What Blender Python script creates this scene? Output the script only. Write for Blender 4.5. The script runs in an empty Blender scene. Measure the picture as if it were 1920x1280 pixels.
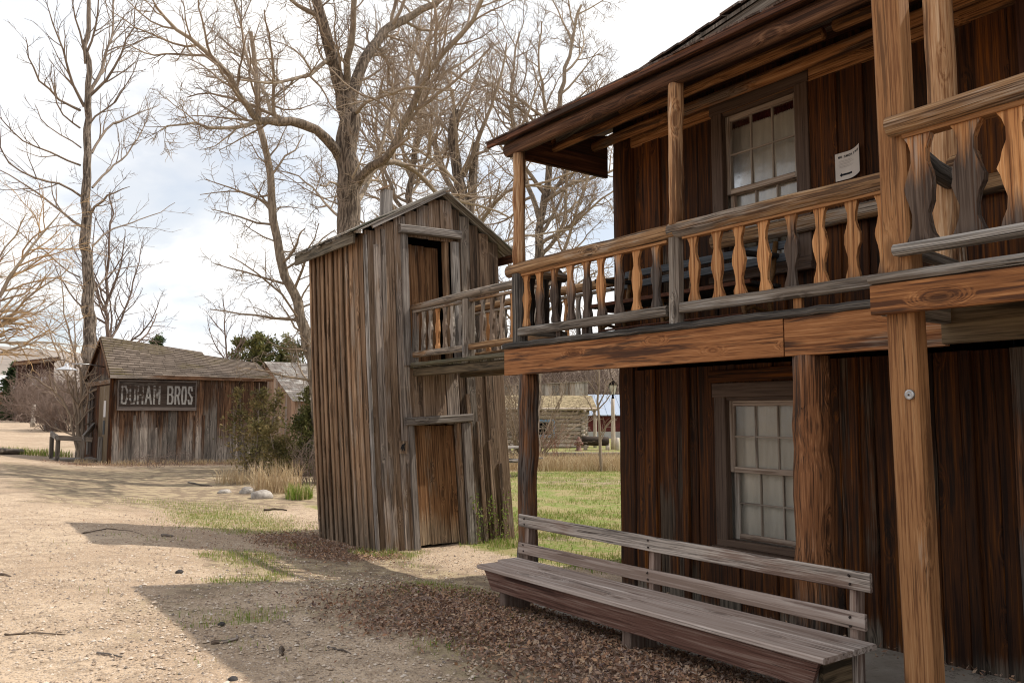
import bpy, bmesh, math, random
import numpy as np
from mathutils import Vector, Matrix, noise as mnoise

SC = bpy.context.scene
COL = SC.collection
RNG = random.Random(7)
V = Vector

# ---------------------------------------------------------------- camera
F_PX, PITCH_PX = 1550.0, 135.0
PIT = math.atan(PITCH_PX / F_PX)
YAW = math.radians(35.3584)
EYE = 1.65
cam_d = bpy.data.cameras.new("camera")
cam = bpy.data.objects.new("camera", cam_d)
COL.objects.link(cam)
cam.location = (0, 0, EYE)
cam.rotation_euler = (math.pi / 2 + PIT, 0, -YAW)
cam_d.sensor_width = 36
cam_d.lens = F_PX * 36 / 1920
cam_d.clip_start = 0.05
cam_d.clip_end = 9000
SC.camera = cam

_f = V((math.sin(YAW) * math.cos(PIT), math.cos(YAW) * math.cos(PIT), math.sin(PIT)))
_r = V((math.cos(YAW), -math.sin(YAW), 0))
_u = V((-math.sin(YAW) * math.sin(PIT), -math.cos(YAW) * math.sin(PIT), math.cos(PIT)))
_c = V((0, 0, EYE))


def ray(x, y):
    return _f * F_PX + _r * (x - 960) - _u * (y - 640)


def at_x(x, y, X):
    d = ray(x, y)
    return _c + d * (X / d.x)


def at_y(x, y, Y):
    d = ray(x, y)
    return _c + d * (Y / d.y)


def at_d(x, y, D):
    """survey point seen at photo (x, y), D metres away along the ground"""
    d = ray(x, y)
    return _c + d * (D / math.hypot(d.x, d.y))


def sm(a, b, x):
    t = min(1, max(0, (x - a) / (b - a)))
    return t * t * (3 - 2 * t)


def interp(x, xs, ys):
    return float(np.interp(x, xs, ys))


# ---------------------------------------------------------------- terrain
def ground_z(X, Y):
    near = np.interp(X, [-60, -8, -1, 1.5, 2.5, 3.3, 3.75, 4.15, 4.45, 12], [0.9, .5, .36, .30, .26, .20, .13, .05, .0, .0])
    mid = np.interp(X, [-60, -8, -1, 1.5, 2.5, 3.5, 4.3, 12], [0.9, .5, .4, .30, .17, .06, .0, .0])
    k = min(1, max(0, (Y - 6.3) / 1.6))
    z = near * (1 - k) + mid * k
    # far left: the road climbs gently; the shed stands on the higher side
    far = sm(10, 26, Y) * sm(13, 5, X) * 0.20 + sm(32, 72, Y) * sm(22, 9, X) * .8
    z = z + far
    z += 0.018 * mnoise.noise(V((X * .7, Y * .7, 3.1))) + 0.05 * mnoise.noise(V((X * .12, Y * .12, 9.1))) * sm(9, 18, math.hypot(X, Y))
    return z


def gpt(X, Y, dz=0.0):
    return V((X, Y, ground_z(X, Y) + dz))


# ---------------------------------------------------------------- object helpers
def tag(o, label=None, cat=None, group=None, kind=None):
    if label: o["label"] = label
    if cat: o["category"] = cat
    if group: o["group"] = group
    if kind: o["kind"] = kind
    return o


def thing(name, label, cat, loc=(0, 0, 0), group=None):
    o = bpy.data.objects.new(name, None)
    COL.objects.link(o)
    o.location = loc
    o.empty_display_size = .2
    return tag(o, label, cat, group)


class MB:
    """collects geometry; gr = wood-local coordinates, rn = random per piece"""

    def __init__(s):
        s.v, s.f, s.gr, s.rn, s.sm = [], [], [], [], []

    def add(s, verts, faces, gr=None, rn=0.5, smooth=False):
        b = len(s.v)
        s.v.extend(verts)
        s.gr.extend(gr if gr is not None else verts)
        s.rn.extend([rn] * len(verts))
        s.f.extend([tuple(i + b for i in f) for f in faces])
        s.sm.extend([smooth] * len(faces))

    def build(s, name, mat, parent=None, recalc=True):
        me = bpy.data.meshes.new(name)
        off = V(parent_world(parent)) if parent else V((0, 0, 0))
        me.from_pydata([tuple(V(v) - off) for v in s.v], [], s.f)
        a = me.attributes.new("gr", 'FLOAT_VECTOR', 'POINT')
        a.data.foreach_set("vector", [c for g in s.gr for c in g])
        a = me.attributes.new("rn", 'FLOAT', 'POINT')
        a.data.foreach_set("value", s.rn)
        me.polygons.foreach_set("use_smooth", s.sm)
        if recalc:
            bm = bmesh.new(); bm.from_mesh(me)
            bmesh.ops.recalc_face_normals(bm, faces=bm.faces)
            bm.to_mesh(me); bm.free()
        me.update()
        o = bpy.data.objects.new(name, me)
        COL.objects.link(o)
        if isinstance(mat, (list, tuple)):
            for m in mat: me.materials.append(m)
        else:
            me.materials.append(mat)
        if parent: o.parent = parent
        return o


def parent_world(p):
    q = V((0, 0, 0))
    while p is not None:
        q = q + p.location
        p = p.parent
    return q


def mesh_np(name, verts, faces_flat, nper, mat, parent=None, smooth=False, rn=None):
    """fast mesh from numpy: verts (n,3), faces all with nper corners"""
    me = bpy.data.meshes.new(name)
    verts = np.asarray(verts, dtype=np.float32)
    if parent:
        verts = verts - np.array(parent_world(parent), dtype=np.float32)
    nf = len(faces_flat) // nper
    me.vertices.add(len(verts)); me.vertices.foreach_set("co", verts.ravel())
    me.loops.add(nf * nper); me.loops.foreach_set("vertex_index", np.asarray(faces_flat, dtype=np.int32))
    me.polygons.add(nf)
    me.polygons.foreach_set("loop_start", np.arange(nf, dtype=np.int32) * nper)
    try:
        me.polygons.foreach_set("loop_total", np.full(nf, nper, dtype=np.int32))
    except Exception:
        pass
    me.polygons.foreach_set("use_smooth", np.full(nf, smooth))
    if rn is not None:
        a = me.attributes.new("rn", 'FLOAT', 'POINT'); a.data.foreach_set("value", np.asarray(rn, dtype=np.float32))
    me.update(calc_edges=True); me.validate()
    me.materials.append(mat)
    o = bpy.data.objects.new(name, me)
    COL.objects.link(o)
    if parent: o.parent = parent
    return o


def rect(w, t, c=None, ox=0, oy=0):
    c = min(w, t) * .12 if c is None else c
    a, b = w / 2, t / 2
    return [(ox + x, oy + y) for x, y in ((-a + c, -b), (a - c, -b), (a, -b + c), (a, b - c), (a - c, b), (-a + c, b), (-a, b - c), (-a, -b + c))]


def circ(r, n=12, wob=0.0, rng=RNG, sq=0):
    ph = [rng.uniform(0, 6.28) for _ in range(3)]
    out = []
    for i in range(n):
        t = 2 * math.pi * i / n
        k = 1 + wob * (math.sin(2 * t + ph[0]) * .6 + math.sin(3 * t + ph[1]) * .4)
        if sq: k *= 1 / max(abs(math.cos(t)), abs(math.sin(t))) ** sq
        out.append((r * k * math.cos(t), r * k * math.sin(t)))
    return out


def sweep(mb, pts, prof, xdir, rn=None, jit=0.0, smooth=False, scale=None, rng=RNG, z0=0.0):
    """profile (list of xy) swept along pts; local z runs along the piece"""
    pts = [V(p) for p in pts]
    rn = rng.random() if rn is None else rn
    n = len(prof)
    vs, gs = [], []
    L = z0
    for i, p in enumerate(pts):
        if i: L += (p - pts[i - 1]).length
        a = pts[max(0, i - 1)]; b = pts[min(len(pts) - 1, i + 1)]
        ax = (b - a).normalized()
        x = V(xdir); x = (x - ax * x.dot(ax)).normalized()
        y = ax.cross(x)
        k = scale[i] if scale else 1.0
        jx, jy = (rng.uniform(-jit, jit), rng.uniform(-jit, jit)) if jit else (0, 0)
        jw = 1 + (rng.uniform(-jit, jit) * 4 if jit else 0)
        for (px, py) in prof:
            q = p + x * (px * k * jw + jx) + y * (py * k + jy)
            vs.append(tuple(q)); gs.append((px * k, py * k, L))
    fs = []
    for i in range(len(pts) - 1):
        for j in range(n):
            k = (j + 1) % n
            fs.append((i * n + j, i * n + k, (i + 1) * n + k, (i + 1) * n + j))
    fs.append(tuple(range(n - 1, -1, -1)))
    fs.append(tuple((len(pts) - 1) * n + j for j in range(n)))
    mb.add(vs, fs, gs, rn, smooth)


def line(a, b, n):
    a, b = V(a), V(b)
    return [a.lerp(b, i / n) for i in range(n + 1)]


def plank(mb, a, b, w, t, xdir, segs=1, jit=0.0, rn=None, c=None, rng=RNG, ox=0, oy=0, z0=0.0):
    sweep(mb, line(a, b, segs), rect(w, t, c, ox, oy), xdir, rn, jit, False, None, rng, z0)


def log(mb, a, b, r0, r1=None, n=14, segs=6, wob=.05, rn=None, jit=0.004, xdir=None, rng=RNG, z0=0.0, bow=0.0, sq=0):
    a, b = V(a), V(b)
    r1 = r1 or r0
    xd = xdir or ((1, 0, 0) if abs((b - a).normalized().x) < .8 else (0, 1, 0))
    pts = line(a, b, segs)
    for i, p in enumerate(pts):
        p.z += bow * math.sin(math.pi * i / segs)
    sc = [(r0 + (r1 - r0) * i / segs) / r0 * rng.uniform(1 - wob * .6, 1 + wob * .6) for i in range(segs + 1)]
    sweep(mb, pts, circ(r0, n, wob, rng, sq), xd, rn, jit, True, sc, rng, z0)


def box(mb, lo, hi, rn=None, c=0.004, axis='z', rng=RNG):
    lo, hi = V(lo), V(hi)
    m = (lo + hi) / 2; s = hi - lo
    if axis == 'z':
        plank(mb, (m.x, m.y, lo.z), (m.x, m.y, hi.z), s.x, s.y, (1, 0, 0), rn=rn, c=c, rng=rng)
    elif axis == 'y':
        plank(mb, (m.x, lo.y, m.z), (m.x, hi.y, m.z), s.x, s.z, (1, 0, 0), rn=rn, c=c, rng=rng)
    else:
        plank(mb, (lo.x, m.y, m.z), (hi.x, m.y, m.z), s.y, s.z, (0, 1, 0), rn=rn, c=c, rng=rng)


def prism(mb, poly, d, rn=.5, zc=None):
    """poly: list of 3D points (planar, ordered); d: extrusion vector"""
    poly = [V(p) for p in poly]; d = V(d)
    n = len(poly)
    vs = [tuple(p) for p in poly] + [tuple(p + d) for p in poly]
    fs = [tuple(range(n - 1, -1, -1)), tuple(range(n, 2 * n))]
    for i in range(n):
        j = (i + 1) % n
        fs.append((i, j, n + j, n + i))
    mb.add(vs, fs, zc, rn)


def lathe(mb, base, prof, n=16, rn=.5, smooth=True):
    """prof: list of (r, z) around a vertical axis through base"""
    base = V(base)
    vs, fs = [], []
    for r, z in prof:
        for i in range(n):
            t = 2 * math.pi * i / n
            vs.append((base.x + r * math.cos(t), base.y + r * math.sin(t), base.z + z))
    m = len(prof)
    for k in range(m - 1):
        for i in range(n):
            j = (i + 1) % n
            fs.append((k * n + i, k * n + j, (k + 1) * n + j, (k + 1) * n + i))
    fs.append(tuple(range(n - 1, -1, -1)))
    fs.append(tuple((m - 1) * n + i for i in range(n)))
    mb.add(vs, fs, None, rn, smooth)


# ---------------------------------------------------------------- materials
class NT:
    def __init__(s, name):
        s.m = bpy.data.materials.new(name); s.m.use_nodes = True
        s.t = s.m.node_tree; s.n = s.t.nodes; s.l = s.t.links
        s.b = s.n["Principled BSDF"]
        s.out = s.n["Material Output"]

    def node(s, typ, ins=None, **props):
        nd = s.n.new(typ)
        for k, v in props.items(): setattr(nd, k, v)
        for k, v in (ins or {}).items():
            if hasattr(v, 'is_linked') or isinstance(v, bpy.types.NodeSocket): s.l.new(v, nd.inputs[k])
            else: nd.inputs[k].default_value = v
        return nd

    def math(s, op, a, b=0.0, c=None, clamp=False):
        nd = s.n.new("ShaderNodeMath"); nd.operation = op; nd.use_clamp = clamp
        for i, v in enumerate((a, b) if c is None else (a, b, c)):
            if isinstance(v, bpy.types.NodeSocket): s.l.new(v, nd.inputs[i])
            else: nd.inputs[i].default_value = v
        return nd.outputs[0]

    def mix(s, fac, a, b, blend='MIX'):
        nd = s.n.new("ShaderNodeMix"); nd.data_type = 'RGBA'; nd.blend_type = blend
        for i, v in ((0, fac), (6, a), (7, b)):
            if isinstance(v, bpy.types.NodeSocket): s.l.new(v, nd.inputs[i])
            elif i and not isinstance(v, (int, float)): nd.inputs[i].default_value = (*v, 1) if len(v) == 3 else v
            else: nd.inputs[i].default_value = v
        return nd.outputs[2]

    def step(s, x, lo, hi):
        nd = s.n.new("ShaderNodeMapRange"); nd.interpolation_type = 'SMOOTHSTEP'
        s.l.new(x, nd.inputs[0]) if isinstance(x, bpy.types.NodeSocket) else None
        for i, v in ((1, lo), (2, hi)):
            if isinstance(v, bpy.types.NodeSocket): s.l.new(v, nd.inputs[i])
            else: nd.inputs[i].default_value = v
        return nd.outputs[0]

    def noise(s, vec, scale=1.0, detail=4.0, rough=.55, dist=0.0, dim='3D'):
        nd = s.n.new("ShaderNodeTexNoise"); nd.noise_dimensions = dim
        if vec is not None: s.l.new(vec, nd.inputs["Vector"])
        nd.inputs["Scale"].default_value = scale; nd.inputs["Detail"].default_value = detail
        nd.inputs["Roughness"].default_value = rough; nd.inputs["Distortion"].default_value = dist
        return nd.outputs["Fac"]

    def vmul(s, vec, xyz):
        nd = s.n.new("ShaderNodeVectorMath"); nd.operation = 'MULTIPLY'
        s.l.new(vec, nd.inputs[0]); nd.inputs[1].default_value = xyz
        return nd.outputs[0]

    def vadd(s, a, b):
        nd = s.n.new("ShaderNodeVectorMath"); nd.operation = 'ADD'
        s.l.new(a, nd.inputs[0])
        if isinstance(b, bpy.types.NodeSocket): s.l.new(b, nd.inputs[1])
        else: nd.inputs[1].default_value = b
        return nd.outputs[0]

    def bump(s, h, strength=.5, dist=.01):
        nd = s.n.new("ShaderNodeBump"); nd.inputs["Strength"].default_value = strength; nd.inputs["Distance"].default_value = dist
        s.l.new(h, nd.inputs["Height"]); s.l.new(nd.outputs[0], s.b.inputs["Normal"])
        return nd

    def attr(s, name):
        nd = s.n.new("ShaderNodeAttribute"); nd.attribute_name = name
        return nd

    def color(s, v):
        if isinstance(v, bpy.types.NodeSocket): s.l.new(v, s.b.inputs["Base Color"])
        else: s.b.inputs["Base Color"].default_value = (*v, 1)

    def set(s, rough=.8, spec=.3, metal=0):
        s.b.inputs["Roughness"].default_value = rough
        s.b.inputs["Specular IOR Level"].default_value = spec
        s.b.inputs["Metallic"].default_value = metal
        return s


def wood(name, dark, mid, light, grey=(.2, .18, .16), grey_amt=.3, stain=(.02, .012, .008), stain_amt=.3,
         foot=0.0, foot_col=(.03, .028, .027), knots=.5, bump=.5, rough=.8, tint=.35, gs=1.0, foot_noise=.18, top=None, foot_rn=.35, sat=1.02):
    t = NT(name).set(rough, .25)
    gr = t.attr("gr").outputs["Vector"]; rn = t.attr("rn").outputs["Fac"]
    off = t.node("ShaderNodeCombineXYZ", {0: t.math('MULTIPLY', rn, 37.0), 1: t.math('MULTIPLY', rn, 91.0), 2: t.math('MULTIPLY', rn, 53.0)}).outputs[0]
    # knots bend the grain round them
    kv = t.vadd(t.vmul(gr, (5.5, 5.5, 1.9)), off)
    vor = t.node("ShaderNodeTexVoronoi", {"Vector": kv, "Scale": 1.0, "Randomness": 1.0})
    kd = vor.outputs["Distance"]
    kn = t.step(kd, .34, .04)
    core = t.step(kd, .17, .07)
    warp = t.node("ShaderNodeCombineXYZ", {0: t.math('MULTIPLY', kn, 2.6 * knots), 1: t.math('MULTIPLY', kn, 2.0 * knots), 2: 0.0}).outputs[0]
    g1v = t.vadd(t.vadd(t.vmul(gr, (17 * gs, 17 * gs, .75 * gs)), off), warp)
    g1 = t.noise(g1v, 1.0, 5, .6, .6)
    g2 = t.noise(t.vadd(t.vmul(gr, (110 * gs, 110 * gs, 3.0 * gs)), off), 1.0, 3, .6)
    rings = t.node("ShaderNodeTexWave", {"Vector": g1v, "Scale": .55, "Distortion": 5.0, "Detail": 3.0, "Detail Scale": 1.2})
    g3 = t.noise(t.vadd(t.vadd(t.vmul(gr, (48 * gs, 48 * gs, 1.3 * gs)), off), warp), 1.0, 4, .6)
    g = t.math('ADD', t.math('MULTIPLY', g1, .27), t.math('MULTIPLY', g2, .36))
    g = t.math('ADD', g, t.math('MULTIPLY', g3, .33))
    g = t.math('ADD', g, t.math('MULTIPLY', rings.outputs["Fac"], .05))
    c = t.mix(t.step(g, .43, .50), dark, mid)
    c = t.mix(t.step(g, .51, .61), c, light)
    big = t.noise(t.vadd(t.vmul(gr, (3.5, 3.5, .9)), off), 1.0, 4, .6)
    if stain_amt > 0:
        sv = t.noise(t.vadd(t.vmul(gr, (7, 7, .55)), off), 1.3, 5, .62, .3)
        c = t.mix(t.math('MULTIPLY', t.step(t.math('ADD', sv, t.math('MULTIPLY', t.math('SUBTRACT', g3, .5), .35)), .62 - .14 * stain_amt, .71 - .14 * stain_amt), .88), c, stain)
    if grey_amt > 0:
        gm = t.math('ADD', big, t.math('MULTIPLY', t.math('SUBTRACT', rn, .5), .35))
        gm = t.math('ADD', gm, t.math('MULTIPLY', t.math('SUBTRACT', g2, .5), .35))
        gcol = t.mix(t.step(g, .42, .58), tuple(x * .5 for x in grey), tuple(min(1, x * 1.35) for x in grey))
        c = t.mix(t.math('MULTIPLY', t.step(gm, .68 - .36 * grey_amt, .82 - .36 * grey_amt), .92), c, gcol)
    if knots > 0:
        c = t.mix(t.math('MULTIPLY', core, .75 * min(1, knots * 1.4)), c, tuple(x * .55 for x in dark))
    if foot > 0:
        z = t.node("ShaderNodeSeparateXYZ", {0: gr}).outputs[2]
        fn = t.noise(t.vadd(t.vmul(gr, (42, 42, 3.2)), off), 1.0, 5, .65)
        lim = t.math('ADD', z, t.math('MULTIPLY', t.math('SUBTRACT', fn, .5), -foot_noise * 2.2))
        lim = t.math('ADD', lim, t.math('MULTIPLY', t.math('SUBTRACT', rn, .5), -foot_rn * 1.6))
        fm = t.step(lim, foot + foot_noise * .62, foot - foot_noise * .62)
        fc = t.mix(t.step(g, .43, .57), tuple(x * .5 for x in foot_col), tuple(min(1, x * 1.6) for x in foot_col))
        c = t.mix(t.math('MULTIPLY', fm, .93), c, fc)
    # drying cracks follow the grain
    crk = t.noise(t.vadd(t.vadd(t.vmul(gr, (38 * gs, 38 * gs, .42 * gs)), off), warp), 1.0, 2, .5)
    crm = t.step(t.math('ABSOLUTE', t.math('SUBTRACT', crk, .5)), .016, .004)
    crm = t.math('MULTIPLY', crm, t.step(big, .47, .56))
    c = t.mix(t.math('MULTIPLY', crm, .85), c, tuple(x * .3 for x in dark))
    # per-piece tone
    val = t.math('ADD', 1 - tint, t.math('MULTIPLY', t.math('FRACT', t.math('MULTIPLY', rn, 13.7)), tint * 2))
    hs = t.node("ShaderNodeHueSaturation", {"Color": c, "Value": val, "Saturation": sat, "Hue": .5})
    t.color(hs.outputs[0])
    h = t.math('ADD', t.math('MULTIPLY', g2, .55), t.math('MULTIPLY', g1, .8))
    h = t.math('SUBTRACT', h, t.math('MULTIPLY', core, .3 * knots))
    h = t.math('SUBTRACT', h, t.math('MULTIPLY', crm, .5))
    t.bump(h, bump, .012)
    return t.m


def plain(name, col, rough=.7, spec=.3, metal=0, var=.25, scale=6.0, bump=0.0, col2=None):
    t = NT(name).set(rough, spec, metal)
    tc = t.n.new("ShaderNodeTexCoord")
    n = t.noise(tc.outputs["Object"], scale, 5, .6)
    c2 = col2 or tuple(x * (1 - var) for x in col)
    t.color(t.mix(t.step(n, .35, .65), c2, col))
    if bump: t.bump(n, bump, .02)
    return t.m
# ---------------------------------------------------------------- wood palette
M = {}
M['wall'] = wood('stained_and_shaded_boards', (.019, .0074, .0036), (.056, .022, .0095), (.135, .052, .018), grey=(.07, .052, .038), grey_amt=.12,
                 stain=(.010, .006, .004), stain_amt=.35, foot=.10, foot_col=(.10, .085, .07), knots=.7, tint=.45, bump=.7, gs=.75, foot_noise=.12, foot_rn=.12, sat=1.12)
M['golden'] = wood('golden_timber', (.19, .083, .035), (.33, .162, .07), (.42, .228, .108), grey=(.26, .19, .14), grey_amt=.10,
                   stain=(.12, .055, .024), stain_amt=.2, knots=.5, tint=.12, bump=.35, gs=1.7)
M['beam'] = wood('orange_timber', (.14, .052, .020), (.29, .122, .048), (.43, .205, .09), grey=(.24, .19, .15), grey_amt=.10,
                 stain=(.045, .02, .012), stain_amt=.75, knots=1.2, tint=.18, bump=.5)
M['beam_dark'] = wood('knotty_dark_timber', (.07, .028, .013), (.19, .078, .03), (.36, .17, .07), grey=(.2, .16, .13), grey_amt=.1,
                      stain=(.03, .014, .009), stain_amt=.55, knots=1.3, tint=.15, bump=.6)
M['olive'] = wood('olive_timber', (.07, .05, .028), (.14, .10, .06), (.2, .15, .09), grey=(.16, .14, .11), grey_amt=.35, stain=(.02, .016, .01), stain_amt=.5, knots=.5)
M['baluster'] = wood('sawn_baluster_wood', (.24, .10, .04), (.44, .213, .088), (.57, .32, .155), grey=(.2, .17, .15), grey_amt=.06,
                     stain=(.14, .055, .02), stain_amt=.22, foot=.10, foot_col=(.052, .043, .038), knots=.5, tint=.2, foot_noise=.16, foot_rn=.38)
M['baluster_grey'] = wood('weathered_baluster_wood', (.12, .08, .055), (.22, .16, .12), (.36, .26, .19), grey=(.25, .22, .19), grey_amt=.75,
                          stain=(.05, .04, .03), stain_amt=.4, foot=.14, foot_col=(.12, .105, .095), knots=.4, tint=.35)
M['backlit_and_dark'] = wood('backlit_baluster_dark_log', (.012, .008, .006), (.03, .02, .014), (.06, .04, .028), grey_amt=.1, stain_amt=.4)  # backlit darkness put into the baluster colour; the trough is dark itself
M['rail'] = wood('handrail_log', (.08, .042, .022), (.24, .135, .066), (.42, .27, .15), grey=(.27, .225, .185), grey_amt=.55,
                 stain=(.04, .028, .02), stain_amt=.45, knots=.6, tint=.15, bump=.8)
M['greyrail'] = wood('grey_board', (.09, .07, .055), (.17, .14, .115), (.28, .24, .20), grey=(.25, .23, .21), grey_amt=.6,
                     stain=(.035, .028, .022), stain_amt=.5, knots=.5, tint=.2, bump=.8)
M['deckedge'] = wood('black_waney_edge', (.02, .017, .015), (.06, .052, .046), (.16, .14, .12), grey=(.17, .155, .14), grey_amt=.35, stain=(.012, .011, .01), stain_amt=.6, knots=.3, bump=1.0)
M['post'] = wood('peeled_log', (.20, .09, .04), (.42, .24, .125), (.60, .41, .26), grey=(.36, .29, .23), grey_amt=.3,
                 stain=(.09, .04, .018), stain_amt=.62, knots=.8, tint=.12, bump=.9)
M['lowpost'] = wood('worn_log', (.06, .026, .012), (.19, .08, .034), (.36, .175, .085), grey=(.11, .095, .085), grey_amt=.55,
                    stain=(.022, .015, .012), stain_amt=.55, foot=.5, foot_col=(.10, .09, .08), knots=1.0, tint=.1, bump=1.0, foot_noise=.4, foot_rn=.1)
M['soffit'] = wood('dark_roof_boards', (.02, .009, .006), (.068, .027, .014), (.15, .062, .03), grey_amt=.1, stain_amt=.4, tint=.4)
M['purlin'] = wood('purlin_log', (.11, .044, .016), (.27, .12, .045), (.42, .22, .10), grey=(.12, .09, .07), grey_amt=.15, stain=(.03, .015, .009), stain_amt=.55, knots=.6, tint=.2, bump=.8)
M['eavelog'] = wood('dark_eave_log', (.04, .02, .013), (.10, .048, .028), (.20, .11, .066), grey=(.09, .07, .06), grey_amt=.25, stain=(.016, .01, .008), stain_amt=.5, knots=.6, tint=.1, bump=.8)
M['shingle'] = wood('brown_shingle', (.04, .024, .017), (.085, .052, .038), (.13, .085, .064), grey=(.12, .10, .09), grey_amt=.3, stain_amt=.3, knots=0, tint=.4)
M['casing'] = wood('brown_painted_casing', (.06, .036, .025), (.092, .058, .041), (.12, .08, .058), grey_amt=0, stain_amt=.12, knots=.1, tint=.06, bump=.2, rough=.6)
M['sash'] = wood('flaking_sash_paint', (.17, .12, .088), (.31, .24, .19), (.45, .37, .31), grey=(.34, .3, .26), grey_amt=.35, stain=(.07, .035, .022), stain_amt=.4, knots=0, tint=.12, bump=.5)
M['muntin'] = wood('muntin_paint', (.20, .16, .125), (.29, .24, .195), (.38, .32, .27), grey_amt=0, stain_amt=.1, knots=0, tint=.05)
M['bench'] = wood('worn_bench_wood', (.22, .16, .13), (.33, .26, .225), (.43, .36, .32), grey=(.40, .345, .31), grey_amt=.5, stain=(.12, .075, .06), stain_amt=.2, knots=.6, tint=.10, bump=.35, gs=.55)
M['benchred'] = wood('oxide_bench_paint', (.085, .042, .031), (.16, .083, .063), (.27, .18, .145), grey=(.26, .2, .175), grey_amt=.28, stain=(.04, .018, .014), stain_amt=.3, knots=.7, tint=.08, bump=.6)
M['benchback'] = wood('mauve_bench_board', (.14, .092, .072), (.22, .155, .125), (.32, .25, .21), grey=(.33, .285, .25), grey_amt=.42, stain=(.07, .04, .034), stain_amt=.22, knots=.5, tint=.16, bump=.7)


def glass_mat():
    t = NT('old_window_glass')
    for l in list(t.out.inputs[0].links): t.l.remove(l)
    tc = t.n.new("ShaderNodeTexCoord")
    nz = t.noise(tc.outputs["Object"], 9, 2, .5)
    bp = t.n.new("ShaderNodeBump"); bp.inputs["Strength"].default_value = .25; bp.inputs["Distance"].default_value = .006
    t.l.new(nz, bp.inputs["Height"])
    gl = t.node("ShaderNodeBsdfGlossy", {"Roughness": .16, "Color": (.95, .95, .95, 1)})
    t.l.new(bp.outputs[0], gl.inputs["Normal"])
    tr = t.node("ShaderNodeBsdfTransparent", {"Color": (.86, .87, .86, 1)})
    fr = t.node("ShaderNodeFresnel", {"IOR": 1.5})
    mx = t.node("ShaderNodeMixShader", {0: t.math('MULTIPLY', fr.outputs[0], .4), 1: tr.outputs[0], 2: gl.outputs[0]})
    t.l.new(mx.outputs[0], t.out.inputs[0])
    return t.m


M['glass'] = glass_mat()


def curtain_mat():
    t = NT('pale_curtain').set(.9, .1)
    tc = t.n.new("ShaderNodeTexCoord")
    n = t.noise(t.vmul(tc.outputs["Object"], (6, 6, 1.1)), 2.0, 4, .55, .4)
    t.color(t.mix(t.step(n, .3, .7), (.45, .405, .35), (.54, .49, .425)))
    return t.m


M['curtain'] = curtain_mat()
M['valance'] = plain('dark_red_valance', (.07, .012, .012), .9, .1, var=.5, scale=60)
M['metal'] = plain('dull_galvanised_metal', (.42, .42, .43), .4, .5, .8, var=.35, scale=40)
M['zinc'] = plain('zinc_hinge', (.3, .29, .28), .5, .5, .6, var=.3, scale=40)

WX, PX, YE, YN = 5.47, 4.36, 5.95, -4.0
DZ = 2.27
rg = random.Random(21)
hotel = thing('hotel', 'two storey dark log and board hotel with a carved balcony and shingled porch roof', 'hotel', (WX, 1.0, 0))


# ---- walls: irregular upright slabs, gaps left for the two windows
def slab_wall(mb, x, y0, y1, z0, z1, rng, wmin=.16, wmax=.28, proud=.03, holes=()):
    y = y1
    while y > y0 + .02:
        w = min(rng.uniform(wmin, wmax), y - y0)
        if y - w - y0 < .06: w = y - y0
        ya, yb = y - w, y
        for (h0, h1, hz0, hz1) in holes:      # snap board edges to the opening
            if ya < h1 < yb - .02: ya = h1
            if ya < h0 < yb - .02: ya = h0
        w = yb - ya
        spans = [(z0, z1)]
        for (h0, h1, hz0, hz1) in holes:
            if ya >= h0 - .01 and yb <= h1 + .01:
                spans = [(z0, hz0), (hz1, z1)]
        t = .05; o = rng.uniform(0, proud)
        r = rng.random()
        roundy = rng.random() < .45
        for (a, b) in spans:
            if b - a < .03: continue
            if roundy:
                k = w / 2 * .99
                prof = [(-k, .03), (-k, -.012), (-k * .7, -.028), (-k * .25, -.036), (k * .25, -.036), (k * .7, -.028), (k, -.012), (k, .03)]
            else:
                prof = rect(w * .985, t, .006)
            n = max(2, int((b - a) / .35))
            pts = [V((x - o, (ya + yb) / 2 + rng.uniform(-.004, .004), a + (b - a) * i / n)) for i in range(n + 1)]
            sweep(mb, pts, prof, (0, 1, 0) if True else None, r, .0025, False, None, rng, 0 if a < z1 - .5 else 1.0)
        y = ya


# window openings (outer casing)
W1 = (3.72, 4.68, .56, 1.90)
W2 = (3.70, 4.65, 2.78, 4.30)
w = MB()
slab_wall(w, WX, YN, YE - .24, .02, 2.05, rg, holes=[W1])
# proud hewn corner slab and battens of the lower wall
sweep(w, line((WX - .015, YE - .195, .02), (WX - .015, YE - .195, 2.2), 8), rect(.24, .10, .03), (0, 1, 0), .31, .004, False, None, rg)
for yb in (5.40, 5.02, 3.42, 2.92, 2.62):
    sweep(w, line((WX - .06, yb, .03), (WX - .06, yb + rg.uniform(-.01, .01), 2.05), 6), rect(.07, .035, .006), (0, 1, 0), rg.random(), .003, False, None, rg)
w.build('lower_wall', M['wall'], hotel)
w = MB()
slab_wall(w, WX, YN, YE - .2, 2.2, 4.52, rg, holes=[W2])
sweep(w, line((WX - .03, YE - .19, 2.2), (WX - .03, YE - .19, 4.48), 8), circ(.125, 12, .05, rg), (0, 1, 0), .62, .004, True, None, rg)
w.build('upper_wall', M['wall'], hotel)
# knee wall under the main roof, end walls and back
w = MB()
slab_wall(w, WX, 3.0, YE, 4.52, 4.6, rg)
slab_wall(w, WX, YN, 3.0, 4.52, 4.95, rg)
w.build('knee_wall', M['wall'], hotel)
RID_X, RS, RT = 8.1, .46, .1376
EAV_X, EAV_Z = 4.75, 4.375


def roof_z(X, Y):
    return EAV_Z + RS * (RID_X - EAV_X - abs(X - RID_X)) + RT * (5.6 - Y)


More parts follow.
